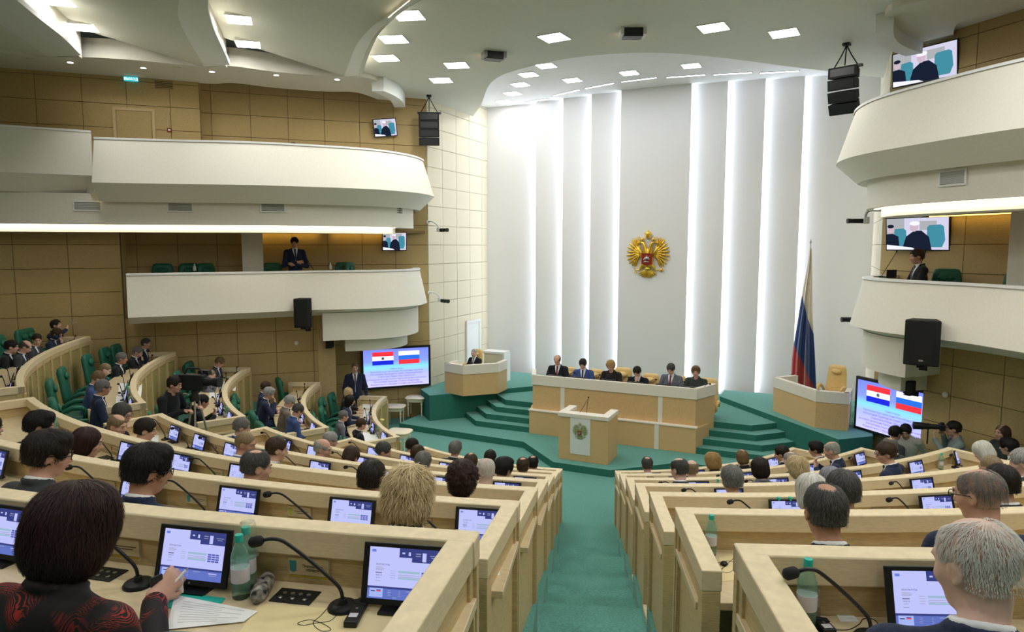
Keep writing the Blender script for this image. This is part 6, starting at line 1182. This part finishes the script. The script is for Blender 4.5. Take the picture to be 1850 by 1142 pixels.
A_('bend', make_arch('bend', lean=26, pitch=20, stand=True)); A_('operate', make_arch('operate', lean=12, pitch=10, stand=True, arms={x: ((x * .26, .16, 1.15), (x * .12, .42, 1.25), (0, 1, .1), (0, 0, -1), .8) for x in (-1, 1)}))
# ================================================================== WHO SITS WHERE (pixel of the head, row; depth from the row's floor)
HEADZ = 1.24
def seat_person(px, py, i, arch, hair, hc, suit, label, skin='skin', glasses=False, tie='tie_navy', dz=0.0, tw=0.0, shirt='shirt', hs=1.0, sc=1.0, seat=True, left=False, face=True):
    p = onz(px, py, FZ(i) + HEADZ + dz); q = np.array(p[:2]) - RC
    if left: p = min((onz(px, py, FZ(i) + zz) for zz in np.arange(1.02, 1.26, .02)), key=lambda v: abs(np.linalg.norm(v[:2] - RC) - RR(i) - .55)); sc = .93; q = np.array(p[:2]) - RC
    rz = face_rz(p) + R(tw); a = math.degrees(math.atan2(q[0], -q[1])) + 2.5
    t, o = person(arch, p, rz, label, hair, hc, suit, skin, tie, glasses, sc, None, face, shirt, hs)
    t.location.z = FZ(i) + (o[2] - FZ(i)) * (1 if abs(o[2] - FZ(i)) > .3 else 1)
    if seat:
        bk = .20 if left else 0.0; cq = np.array((o[0] + bk * math.sin(rz), o[1] - bk * math.cos(rz))); cq = keep_in(cq) if left else cq; c = chair(cq[0], cq[1], FZ(i), rz, CH_G, 'occupied green leather armchair, %s row from the stage, %s' % (ORD[i], BLK[blk_of(a)]), 'occupied armchairs of the %s row, %s' % (ORD[i], BLK[blk_of(a)])); c.scale = (1, 1, .80 if i <= 2 else (1.05 if left else .93))
    return t, o, rz
SP = seat_person
# centre block, from the back rows to the front
SP(88, 822, 2, 'sit_r', 'full', 'h_dark', 'suit_charcoal', 'dark haired man in glasses and charcoal jacket bending over the sixth row desk', glasses=True, dz=-.02)
SP(268, 850, 2, 'sit_r', 'full', 'h_black', 'suit_navy', 'black haired man with thick framed glasses and navy jacket, sixth row', glasses=True, tie=None, skin='skin_tan', dz=-.02)
SP(740, 893, 2, 'sit', 'layer', 'h_blonde', 'print_dots', 'blonde woman with layered hair and a dotted cream blouse', tie=None, dz=.0, hs=1.0, shirt=None)
SP(-22, 775, 3, 'sit', 'short', 'h_dark', 'suit_black', 'person in a black sleeve resting an arm on the fifth row desk', tie=None)
SP(72, 770, 3, 'sit_r', 'full', 'h_black', 'suit_black', 'black haired person leaning to a tablet in the fifth row, centre block', tie=None)
SP(158, 800, 3, 'sit_r', 'bob', 'h_auburn', 'dress_dark', 'woman with a dark auburn bob in the fifth row, centre block', tie=None, shirt=None, hs=.92)
SP(463, 844, 3, 'sit_r', 'crown', 'h_dgrey', 'suit_black', 'man with a balding crown and grey sides in the fifth row', tie=None)
SP(672, 866, 3, 'sit', 'short', 'h_dark', 'suit_black', 'man with cropped dark hair next to the blonde woman, one row ahead', tie=None)
SP(836, 866, 3, 'sit', 'curly', 'h_auburn', 'dress_dark', 'woman with short curly auburn hair in the fifth row', tie=None, shirt=None)
SP(221, 748, 4, 'sit_rr', 'short', 'h_dgrey', 'suit_black', 'grey haired man in glasses looking across to the side rows', glasses=True, dz=.05)
SP(212, 769, 4, 'sit_rr', 'top', 'h_sandy', 'suit_charcoal', 'man with thinning sandy hair beside the grey haired man in glasses')
SP(263, 777, 4, 'sit_r', 'short', 'h_dark', 'knit_white', 'dark haired man in a pale shirt reading in the fourth row', tie=None, shirt=None)
SP(443, 802, 4, 'sit_rr', 'shave', 'h_sandy', 'suit_blue', 'shaven headed heavy man in a dark blue jacket turned sideways', tie=None, skin='skin_tan')
SP(500, 812, 4, 'sit_r', 'thin', 'h_brown', 'suit_navy', 'brown haired man with a white collar beside the shaven headed man', tie=None)
SP(878, 852, 4, 'sit', 'sparse', 'h_silver', 'knit_grey', 'man with a pink bald top and white hair in the fourth row', tie=None, skin='skin_pale')
SP(437, 772, 5, 'sit_r', 'short', 'h_grey', 'suit_blue', 'grey haired man in blue at the aisle end of the third row')
SP(583, 811, 5, 'sit_rr', 'ring', 'h_lgrey', 'suit_charcoal', 'balding white haired man looking down sideways in the third row')
SP(634, 827, 5, 'sit_down', 'short', 'h_brown', 'suit_charcoal', 'brown haired man bowed low between two tablets in the third row', tie=None, dz=-.04)
SP(765, 836, 5, 'sit', 'short', 'h_grey', 'suit_charcoal', 'grey haired man with short hair in the third row, centre block')
SP(910, 848, 5, 'sit_r', 'full', 'h_black', 'dress_dark', 'person with smooth black hair in the third row near the aisle', tie=None)
SP(597, 796, 6, 'sit_r', 'short', 'h_lgrey', 'suit_charcoal', 'white haired man behind the balding man, second row')
SP(693, 815, 6, 'sit_rr', 'short', 'h_dgrey', 'suit_charcoal', 'dark grey haired man in profile in the second row', dz=.02)
SP(755, 821, 6, 'sit', 'short', 'h_brown', 'suit_charcoal', 'brown haired man in the second row behind the two front sitters', dz=.02)
SP(851, 834, 6, 'sit', 'bob', 'h_brown', 'dress_dark', 'person with brown hair in the second row next to the white haired speaker', tie=None, shirt=None, hs=.85)
SP(945, 843, 6, 'sit', 'crown', 'h_brown', 'suit_charcoal', 'man with a bald patch in brown hair, second row by the aisle')
SP(745, 806, 7, 'sit_r', 'short', 'h_dark', 'suit_black', 'dark haired man at the end of the front row, centre block', dz=.02)
SP(823, 812, 7, 'sit', 'full', 'h_grey', 'suit_green', 'grey haired man in a dark green jacket sitting upright in the front row', tie=None, dz=.12)
SP(886, 828, 7, 'sit', 'short', 'h_dark', 'suit_black', 'dark haired man in the middle of the front row, centre block', tie=None, dz=.06)
SP(963, 838, 7, 'sit', 'crown', 'h_black', 'suit_black', 'black haired man with a small bald spot by the aisle, front row', tie=None, dz=.06)
# right block
SP(1765, 1026, 1, 'sit_l', 'sparse', 'h_silver', 'suit_navy', 'elderly man with thin white hair and navy jacket at the nearest right desk', tie=None, skin='skin_pale', dz=-.12, tw=-18, face=False)
SP(1490, 925, 2, 'sit', 'crown', 'h_dgrey', 'suit_black', 'man with a large bald crown and dark grey sides, sixth row right block', tie=None, skin='skin_tan', dz=-.02)
SP(1770, 896, 2, 'sit_l', 'sparse', 'h_grey', 'suit_navy', 'balding grey man in glasses with a white collar, sixth row right block', glasses=True, tie=None, dz=-.02, tw=-10)
SP(1465, 889, 3, 'sit', 'bob', 'h_white', 'knit_white', 'woman with white bobbed hair in the fifth row, right block', tie=None, shirt=None, hs=.95, dz=-.08)
SP(1522, 889, 3, 'sit', 'short', 'h_dgrey', 'suit_charcoal', 'dark grey haired man beside the white haired woman', tie=None, hs=1.04, dz=.06)
SP(1808, 875, 3, 'sit', 'short', 'h_dark', 'suit_black', 'dark haired man in the fifth row behind the balding man in glasses', tie=None)
SP(1322, 868, 4, 'sit', 'short', 'h_grey', 'suit_charcoal', 'man with neat grey hair in the fourth row, right block')
SP(1500, 867, 4, 'sit', 'bob', 'h_lilac', 'suit_grey', 'woman with lilac grey hair in the fourth row, right block', tie=None, shirt=None, hs=.9, dz=-.05)
SP(1790, 847, 4, 'sit', 'shave', 'h_sandy', 'suit_charcoal', 'shaven headed tanned man in the fourth row, right block', tie=None, skin='skin_tan', dz=-.02)
SP(1848, 836, 4, 'sit_l', 'short', 'h_lgrey', 'suit_charcoal', 'white haired man with a pale face at the end of the fourth row', skin='skin_pale')
SP(1227, 848, 5, 'sit_l', 'top', 'h_dgrey', 'suit_charcoal', 'tall man with a bald pink top in the third row by the aisle', tie=None, skin='skin_pale', dz=.05)
SP(1372, 845, 5, 'sit', 'bob', 'h_dark', 'suit_grey', 'woman with straight dark hair in the third row, right block', tie=None, shirt=None, hs=.88)
SP(1440, 844, 5, 'sit', 'layer', 'h_blonde', 'knit_white', 'blonde woman with wavy hair in the third row, right block', tie=None, shirt=None, hs=.95)
SP(1600, 819, 5, 'sit_l', 'short', 'h_brown', 'suit_navy', 'brown haired man in glasses and navy jacket turned sideways, third row', glasses=True, dz=.05, tw=25)
SP(1775, 816, 5, 'sit_down', 'bob', 'h_white', 'knit_white', 'woman with white hair wearing cream in the third row by the right wall', tie=None, shirt=None, hs=.95, dz=-.04)
SP(1249, 848, 6, 'sit', 'ring', 'h_sandy', 'suit_charcoal', 'bald headed man half hidden behind the tall balding man', skin='skin_pale')
SP(1428, 832, 6, 'sit', 'top', 'h_lgrey', 'suit_charcoal', 'pink headed man with white side hair in the second row, right block', skin='skin_pale')
SP(1502, 814, 6, 'clasp', 'top', 'h_lgrey', 'suit_navy', 'balding man in navy holding up his hands in the second row', dz=.06, tw=35)
SP(1607, 806, 6, 'sit', 'crown', 'h_grey', 'suit_charcoal', 'grey haired man behind the man in glasses, second row right block')
SP(1822, 808, 6, 'sit', 'full', 'h_black', 'suit_green', 'black haired person in dark clothes by the right wall, second row', tie=None)
SP(1169, 840, 7, 'sit', 'crown', 'h_dgrey', 'suit_charcoal', 'dark grey haired man alone at the aisle end of the front row, right block', tie=None, dz=.06)
SP(1287, 833, 7, 'sit', 'layer', 'h_gold', 'dress_dark', 'golden haired woman in the front row, right block', tie=None, shirt=None, dz=.06)
SP(1340, 826, 7, 'sit', 'bob', 'h_lbrown', 'dress_dark', 'woman with light brown hair in the front row, right block', tie=None, shirt=None, hs=.85, dz=.06)
SP(1412, 820, 7, 'sit_l', 'short', 'h_dark', 'suit_black', 'dark haired man in the front row, right block', dz=.06)
SP(1474, 812, 7, 'sit_l', 'full', 'h_black', 'dress_dark', 'black haired person with a hand by the ear in the front row', tie=None, dz=.04)
def SL(*a, **k): return seat_person(*a, left=True, **k)
# side block by the left wall
SL(21, 627, 3, 'sit', 'short', 'h_black', 'suit_black', 'black haired man with folded hands at the near end of the highest left row', skin='skin', dz=.0)
SL(46, 627, 3, 'sit_down', 'ring', 'h_dgrey', 'suit_charcoal', 'balding man bowed over the desk next to the black haired man')
SL(67, 614, 3, 'sit_rr', 'thin', 'h_dark', 'suit_charcoal', 'man with receding dark hair facing the hall, highest left row', tie='tie_grey', dz=.0)
SL(103, 604, 3, 'chin', 'short', 'h_brown', 'suit_navy', 'brown haired man resting his forehead on his hand, highest left row')
t_dr, o_dr, rz_dr = SL(102, 588, 3, 'drink', 'short', 'h_dark', 'suit_navy', 'dark haired man drinking from a glass, highest left row', dz=.04)
SL(190, 668, 4, 'sit_down', 'shave', 'h_sandy', 'suit_navy', 'completely bald man bowed in the fourth row by the left wall', skin='skin_pale')
SL(177, 684, 4, 'sit_down', 'short', 'h_lbrown', 'suit_blue', 'light brown haired man in dark blue between the bald man and the man in glasses', dz=-.02)
SL(186, 701, 4, 'sit', 'short', 'h_grey', 'suit_navy', 'grey haired man in glasses at the near end of the fourth row', glasses=True, skin='skin_tan')
SL(220, 648, 4, 'sit', 'short', 'h_grey', 'suit_black', 'stout grey haired man in black writing in the fourth row', skin='skin_tan', tie='tie_black')
SL(249, 636, 4, 'chin', 'short', 'h_grey', 'suit_black', 'grey haired man with a hand at his chin in the fourth row')
SL(264, 621, 4, 'sit', 'thin', 'h_dgrey', 'suit_navy', 'upright grey haired man with a light shirt at the far end of the fourth row', tie='tie_grey')
SL(381, 678, 5, 'chin', 'shave', 'h_sandy', 'suit_grey', 'bald man resting his chin on his hand in the third row', skin='skin_pale')
SL(397, 655, 5, 'sit_down', 'short', 'h_lbrown', 'suit_charcoal', 'man with light grey brown hair reading papers at the far end of the third row')
SL(366, 726, 5, 'clasp', 'short', 'h_black', 'suit_black', 'black haired man with raised hands at the near end of the third row', skin='skin_tan', tie=None)
SL(486, 711, 6, 'chin', 'full', 'h_lgrey', 'suit_navy', 'white haired man with a hand at his mouth in the second row')
SL(481, 700, 6, 'sit', 'short', 'h_brown', 'suit_navy', 'brown haired man behind the white haired man, second row', dz=.02)
SL(523, 726, 6, 'sit_down', 'short', 'h_lgrey', 'suit_brown', 'grey haired man in glasses and a brown jacket in the second row', glasses=True)
SL(538, 742, 6, 'sit_down', 'short', 'h_dgrey', 'suit_blue', 'dark grey haired man in a blue jacket at the near end of the second row', tie=None)
SL(630, 709, 7, 'sit', 'bob', 'h_blonde', 'dress_dark', 'pale blonde woman at the far end of the front row', tie=None, shirt=None, hs=.9)
SL(633, 724, 7, 'sit', 'long', 'h_black', 'suit_navy', 'woman with long black hair in the front row by the left wall', tie='tie_red')
SL(621, 752, 7, 'sit', 'short', 'h_grey', 'suit_grey', 'grey haired man in a grey suit leaning back in the front row')
SL(653, 767, 7, 'sit', 'short', 'h_brown', 'suit_black', 'young brown haired man at the near end of the front row')
# the woman at the nearest desk, reaching to her papers
hp = onz(142, 957, FZ(1) + HEADZ - .12); rz = face_rz(hp) + R(-4); hw = onz(292, 1072, FZ(1) + DESK + .045); c_, s_ = math.cos(rz), math.sin(rz)
base = make_arch('tmp', lean=12, h=.02); Hc = base['Hc']; og = hp - np.array((c_ * Hc[0] - s_ * Hc[1], s_ * Hc[0] + c_ * Hc[1], Hc[2])); d_ = hw - og; loc = np.array((c_ * d_[0] + s_ * d_[1], -s_ * d_[0] + c_ * d_[1], d_[2]))
wr = loc; el = np.array((.30, .10, .78)); dd = np.array((.15, 1, .15))
A_('near', make_arch('near', lean=12, yaw=-6, pitch=12, h=.008, arms={1: (tuple(el), tuple(wr - np.array((.0, .03, 0))), (.10, .9, .35), (-.8, .1, -.5), .9)}))
person('near', hp, rz, 'woman with a dark bobbed helmet of hair in a red and black patterned jacket', 'helmet', 'h_auburn', 'print_red', 'skin', None, False, 1.0, None, True, None, .94)
c = chair(og[0], og[1], FZ(1), rz, CH_G, 'green leather armchair under the woman in the red and black jacket'); c.scale = (1, 1, .76)
t = thing('pen', 'white pen held in the hand of the woman in red and black', 'pen', tuple(hw), 0); MB().tube([(hw[0], hw[1], hw[2] - .01), (hw[0] + .03, hw[1] + .075, hw[2] + .055)], [.004, .0045], 8).build('barrel', 'paper', t); MB().tube([(hw[0] + .03, hw[1] + .075, hw[2] + .055), (hw[0] + .034, hw[1] + .083, hw[2] + .061)], [.0045, .001], 8).build('tip', 'grey_plastic', t)
a = onz(278, 1062, FZ(1) + DESK + .05); t = thing('note_sheet', 'small white sheet held upright in the hand of the woman in red and black', 'paper', tuple(a), 0); MB().prism([(a[0], a[1]), (a[0] + .07, a[1] + .06), (a[0] + .071, a[1] + .059), (a[0] + .001, a[1] - .001)], a[2] - .03, a[2] + .03).build('sheet', 'paper', t)
a = onz(272, 1075, FZ(1) + DESK + .05); t = thing('phone', 'dark slim telephone held upright beside the white sheet', 'telephone', tuple(a), 0); MB().prism([(a[0], a[1]), (a[0] + .006, a[1] + .04), (a[0] + .014, a[1] + .039), (a[0] + .008, a[1] - .001)], a[2] - .04, a[2] + .06).build('case', 'black_plastic', t, bevel=.002)
# drinking glass
A = ARCH['drink']; q = np.array((.02, .36, 1.20)); c_, s_ = math.cos(rz_dr), math.sin(rz_dr); w_ = np.array(o_dr) + np.array((c_ * q[0] - s_ * q[1], s_ * q[0] + c_ * q[1], q[2])); t = inst('drinking_glass', TUM, None, tuple(w_), (R(-80), 0, rz_dr)); setp(t, 'clear glass held to the mouth of the drinking man', 'glass')
# ------------------------------------------------------------------ on the stage
for px, py, arch, hair, hc, suit, lab, kw in ((1007, 651, 'pres', 'ring', 'h_dgrey', 'suit_black', 'balding man in a black suit at the end of the presidium desk', dict(tie='tie_red')), (1053, 658, 'pres', 'short', 'h_dark', 'suit_blue', 'dark haired man in a bright blue suit at the presidium desk', dict(tie='tie_navy')), (1103, 661, 'pres', 'curly', 'h_gold', 'dress_dark', 'woman with curled golden hair at the centre of the presidium desk', dict(tie=None, shirt=None)), (1151, 672, 'pres_hand', 'short', 'h_dark', 'suit_black', 'dark haired man with a hand at his mouth at the presidium desk', dict()), (1212, 667, 'pres', 'short', 'h_dgrey', 'suit_grey', 'man in a grey suit with clasped hands at the presidium desk', dict(tie='tie_red')), (1257, 672, 'pres_up', 'full', 'h_lbrown', 'suit_green', 'woman with short brown hair at the lectern side end of the presidium desk', dict(tie=None, shirt=None))):
    p = onplane(px, py, (0, .92, 0), (0, 1, 0)); person(arch, p, pi + (.1 if px < 1100 else -.1), lab, hair, hc, suit, 'skin', kw.get('tie', 'tie_navy'), shirt=kw.get('shirt', 'shirt'), hs=kw.get('hs', 1.0))
p = onplane(856, 638, (0, 1.62, 0), (0, 1, 0)); person('pres_up', p, pi - .25, 'grey haired man in a black suit seated at the left speaker desk', 'shave', 'h_lgrey', 'suit_black', 'skin_pale', 'tie_grey', sc=.88)
# ------------------------------------------------------------------ standing people
p = onz(641, 665, 1.62); person('stand', p, R(-140), 'guard in a dark suit standing beside the left presentation screen', 'shave', 'h_lbrown', 'suit_navy', 'skin', 'tie_grey', sc=.97)
p = onplane(532, 433, (-5.62, 0, 0), (S2, -S2, 0)); person('crossed', (p[0], p[1], 3.08 + ARCH['crossed']['Hc'][2] * 1.0), R(-130), 'man in a dark suit standing with crossed arms in the lower left balcony', 'short', 'h_dark', 'suit_navy', 'skin')
p = onplane(530, 268, (-5.7, 0, 0), (S2, -S2, 0)); person('sit', p, R(-120), 'dark haired person whose head just shows over the upper left balcony', 'short', 'h_dark', 'suit_black')
hd = math.atan2(-math.sin(YAW), -math.cos(YAW)) - pi / 2
p = onplane(1656, 464, (5.2, 0, 0), (S2, S2, 0)); person('pres_up', p, hd - .25, 'man in a black suit seated sideways in the lower right balcony', 'short', 'h_brown', 'suit_black', 'skin', 'tie_grey', sc=1.06); BM = p
def floor_at(p):
    r = np.linalg.norm(np.array(p[:2]) - RC); i = 7
    while i > 1 and r > RR(i - 1): i -= 1
    return FZ(i) if r > RR(7) else 0.0
def stander(px, py, s_off, arch, face, hair, hc, suit, lab, **kw):
    p = onplane(px, py, (s_off, 0, 0), (S2, S2, 0)); t, o = person(arch, p, face, lab, hair, hc, suit, kw.pop('skin', 'skin'), kw.pop('tie', None), **kw); return p, o
PHOTO, o = stander(1722, 775, 4.75, 'photo', hd - .30, 'short', 'h_dark', 'knit_grey', 'photographer in a grey green shirt aiming a long lens', shirt=None)
stander(1811, 782, 4.85, 'stand', R(120), 'bob', 'h_brown', 'suit_green', 'young woman with brown hair standing against the right wall', shirt=None, hs=.86)
stander(1636, 780, 4.55, 'bend', hd + .9, 'short', 'h_black', 'knit_white', 'person in a white sweater bending beside the right wall', shirt=None)
stander(1618, 783, 4.3, 'stand', hd + pi + .2, 'short', 'h_black', 'suit_charcoal', 'black haired person in glasses facing the white sweater', glasses=True)
# ================================================================== CAMERAS AND LAPTOP HELD OR STANDING NEAR PEOPLE
rz = hd - .30; c_, s_ = math.cos(rz), math.sin(rz); f = np.array((-s_, c_, 0)); lt = np.array((-c_, -s_, 0)); c0 = PHOTO + f * .165 + np.array((0, 0, .015))
t = thing('photo_camera', 'black camera with a long telephoto lens in the photographer\'s hands', 'camera', tuple(c0), rz)
MB().box(-.07, .07, -.04, .04, -.05, .05).build('body', 'black_plastic', t, world=False, bevel=.008); MB().box(-.03, .03, -.03, .03, .05, .08).build('viewfinder', 'black_plastic', t, world=False, bevel=.006)
MB().lathe([(.038, .0), (.042, .05), (.040, .12), (.052, .15), (.052, .22), (.060, .25), (.064, .38), (.055, .385)], 20, mx=Matrix.Translation((0, .04, 0)) @ Matrix.Rotation(-pi / 2, 4, 'X')).build('lens', 'black_plastic', t, smooth=40, world=False); MB().lathe([(.054, .375), (0, .376)], 20, mx=Matrix.Translation((0, .04, 0)) @ Matrix.Rotation(-pi / 2, 4, 'X')).build('front_glass', 'lens_glass', t, world=False)
MB().tube([(0, .2, -.05), (0, .2, -.30)], .012, 8).build('monopod', 'black_plastic', t, world=False)
# television camera on a tripod in the left aisle with its operator
best = min((abs(proj((*pol(r, -AISLE - .5), 2.6))[0] - 352), r) for r in np.arange(6.5, 11.5, .05)); rA = best[1]; g = pol(rA, -AISLE - .5)
i = 7
while i > 1 and rA > RR(i - 1): i -= 1
zf = FZ(i) + .0
ang = math.atan2(*(RC - g)[::-1]) - pi / 2
ztop = float(onplane(352, 690, (g[0], g[1], 0), (FW[0], FW[1], 0))[2]); t = thing('television_camera', 'shoulder style black television camera on a silver tripod in the left aisle', 'video camera', (g[0], g[1], zf), ang - .9)
zc = ztop - zf
for k in range(3):
    a = 2 * pi * k / 3 + .5; mb = MB(); mb.tube([(.05 * math.cos(a), .05 * math.sin(a), zc - .25), (.33 * math.cos(a), .33 * math.sin(a), 0)], .016, 8); mb.build('tripod_leg', 'steel', t, world=False)
MB().lathe([(.07, zc - .30), (.08, zc - .24), (.05, zc - .18), (.05, zc - .12)], 14).build('tripod_head', 'black_plastic', t, smooth=40, world=False)
MB().box(-.07, .07, -.22, .18, zc - .12, zc + .12).build('body', 'black_plastic', t, world=False, bevel=.015); MB().lathe([(.06, 0), (.07, .05), (.055, .12), (.075, .20), (.08, .26)], 16, mx=Matrix.Translation((0, .18, zc + .01)) @ Matrix.Rotation(-pi / 2, 4, 'X')).build('lens', 'black_plastic', t, smooth=40, world=False)
MB().box(-.16, -.06, .02, .20, zc + .09, zc + .17).build('viewfinder', 'black_plastic', t, world=False, bevel=.01); MB().tube([(0, -.16, zc + .12), (0, -.1, zc + .21), (0, .1, zc + .21), (0, .15, zc + .12)], .016, 8).build('carry_handle', 'black_plastic', t, world=False); MB().box(-.06, .06, -.34, -.22, zc - .10, zc + .10).build('battery', 'black_matte', t, world=False, bevel=.01); MB().tube([(.02, -.1, zc - .2), (-.25, -.35, zc - .25), (-.45, -.6, zc - .32)], .012, 8).build('pan_bar', 'steel', t, world=False)
q = onplane(316, 695, (g[0] - .1, g[1] - .1, 0), (FW[0], FW[1], 0)); person('operate', (q[0], q[1], q[2]), ang - .9, 'camera operator in black bending behind the television camera', 'short', 'h_dark', 'suit_black', 'skin', None, shirt=None)
# balcony desk things beside the seated man
p = BM + np.array((-.45, -.20, -.32)); t = thing('balcony_laptop', 'small open laptop before the man in the lower right balcony', 'laptop', (p[0], p[1], 4.08), hd + pi / 2 + .3); MB().box(-.11, .11, -.08, .08, 0, .012).build('keyboard', 'black_plastic', t, world=False); o = MB().box(-.11, .11, .075, .085, .012, .15).build('lid', 'black_plastic', t, world=False); MB().box(-.10, .10, .073, .075, .022, .14).build('display', 'grey_plastic', o, world=False)
for px, py, x2, lab in ((1592, 494, 1620, 'tall gooseneck microphone on the right balcony rail'), (1655, 494, 1672, 'second tall gooseneck microphone behind the seated man')):
    a = onplane(px, py, (5.0, 0, 0), (S2, S2, 0)); b = onplane(x2, 455, (5.05, 0, 0), (S2, S2, 0)); t = thing('microphone', lab, 'microphone', (a[0], a[1], 4.08), 0); a[2] = 4.08; MB().lathe([(.045, 0), (.045, .01), (.015, .02)], 14, c=tuple(a)).build('base', 'black_plastic', t); MB().tube([tuple(a), tuple(lerp(a, b, .6)), tuple(b)], .006, 6).build('gooseneck', 'black_plastic', t); MB().lathe([(0, -.01), (.014, .0), (.014, .03), (0, .04)], 8, c=tuple(b)).build('windscreen', 'black_matte', t, smooth=180)
for px, py, lab in ((352, 490, 'white bottle on the lower left balcony rail'), (597, 485, 'white cup on the lower left balcony rail')):
    a = onplane(px, py, (-5.3, 0, 0), (S2, -S2, 0)); t = thing('white_bottle', lab, 'bottle', (a[0], a[1], 4.08), 0); MB().lathe([(.03, 0), (.035, .01), (.033, .09), (.015, .12), (.015, .15), (0, .152)], 12, c=(a[0], a[1], 4.08)).build('shell', 'white_plastic', t, smooth=50); MB().lathe([(.016, .14), (.016, .16), (0, .162)], 10, c=(a[0], a[1], 4.08)).build('cap', 'white_plastic', t)
a = onplane(560, 470, (-5.5, 0, 0), (S2, -S2, 0)); t = thing('balcony_microphone', 'thin microphone stand slanting beside the man with crossed arms', 'microphone', (a[0], a[1], 3.08), 0); MB().tube([(a[0] + .3, a[1], 3.1), (a[0] + .15, a[1], 4.0), (a[0] - .18, a[1], 4.45)], .008, 6).build('stand', 'black_plastic', t); MB().lathe([(.12, 0), (.12, .02), (.02, .03)], 16, c=(a[0] + .3, a[1], 3.08)).build('foot', 'black_plastic', t)
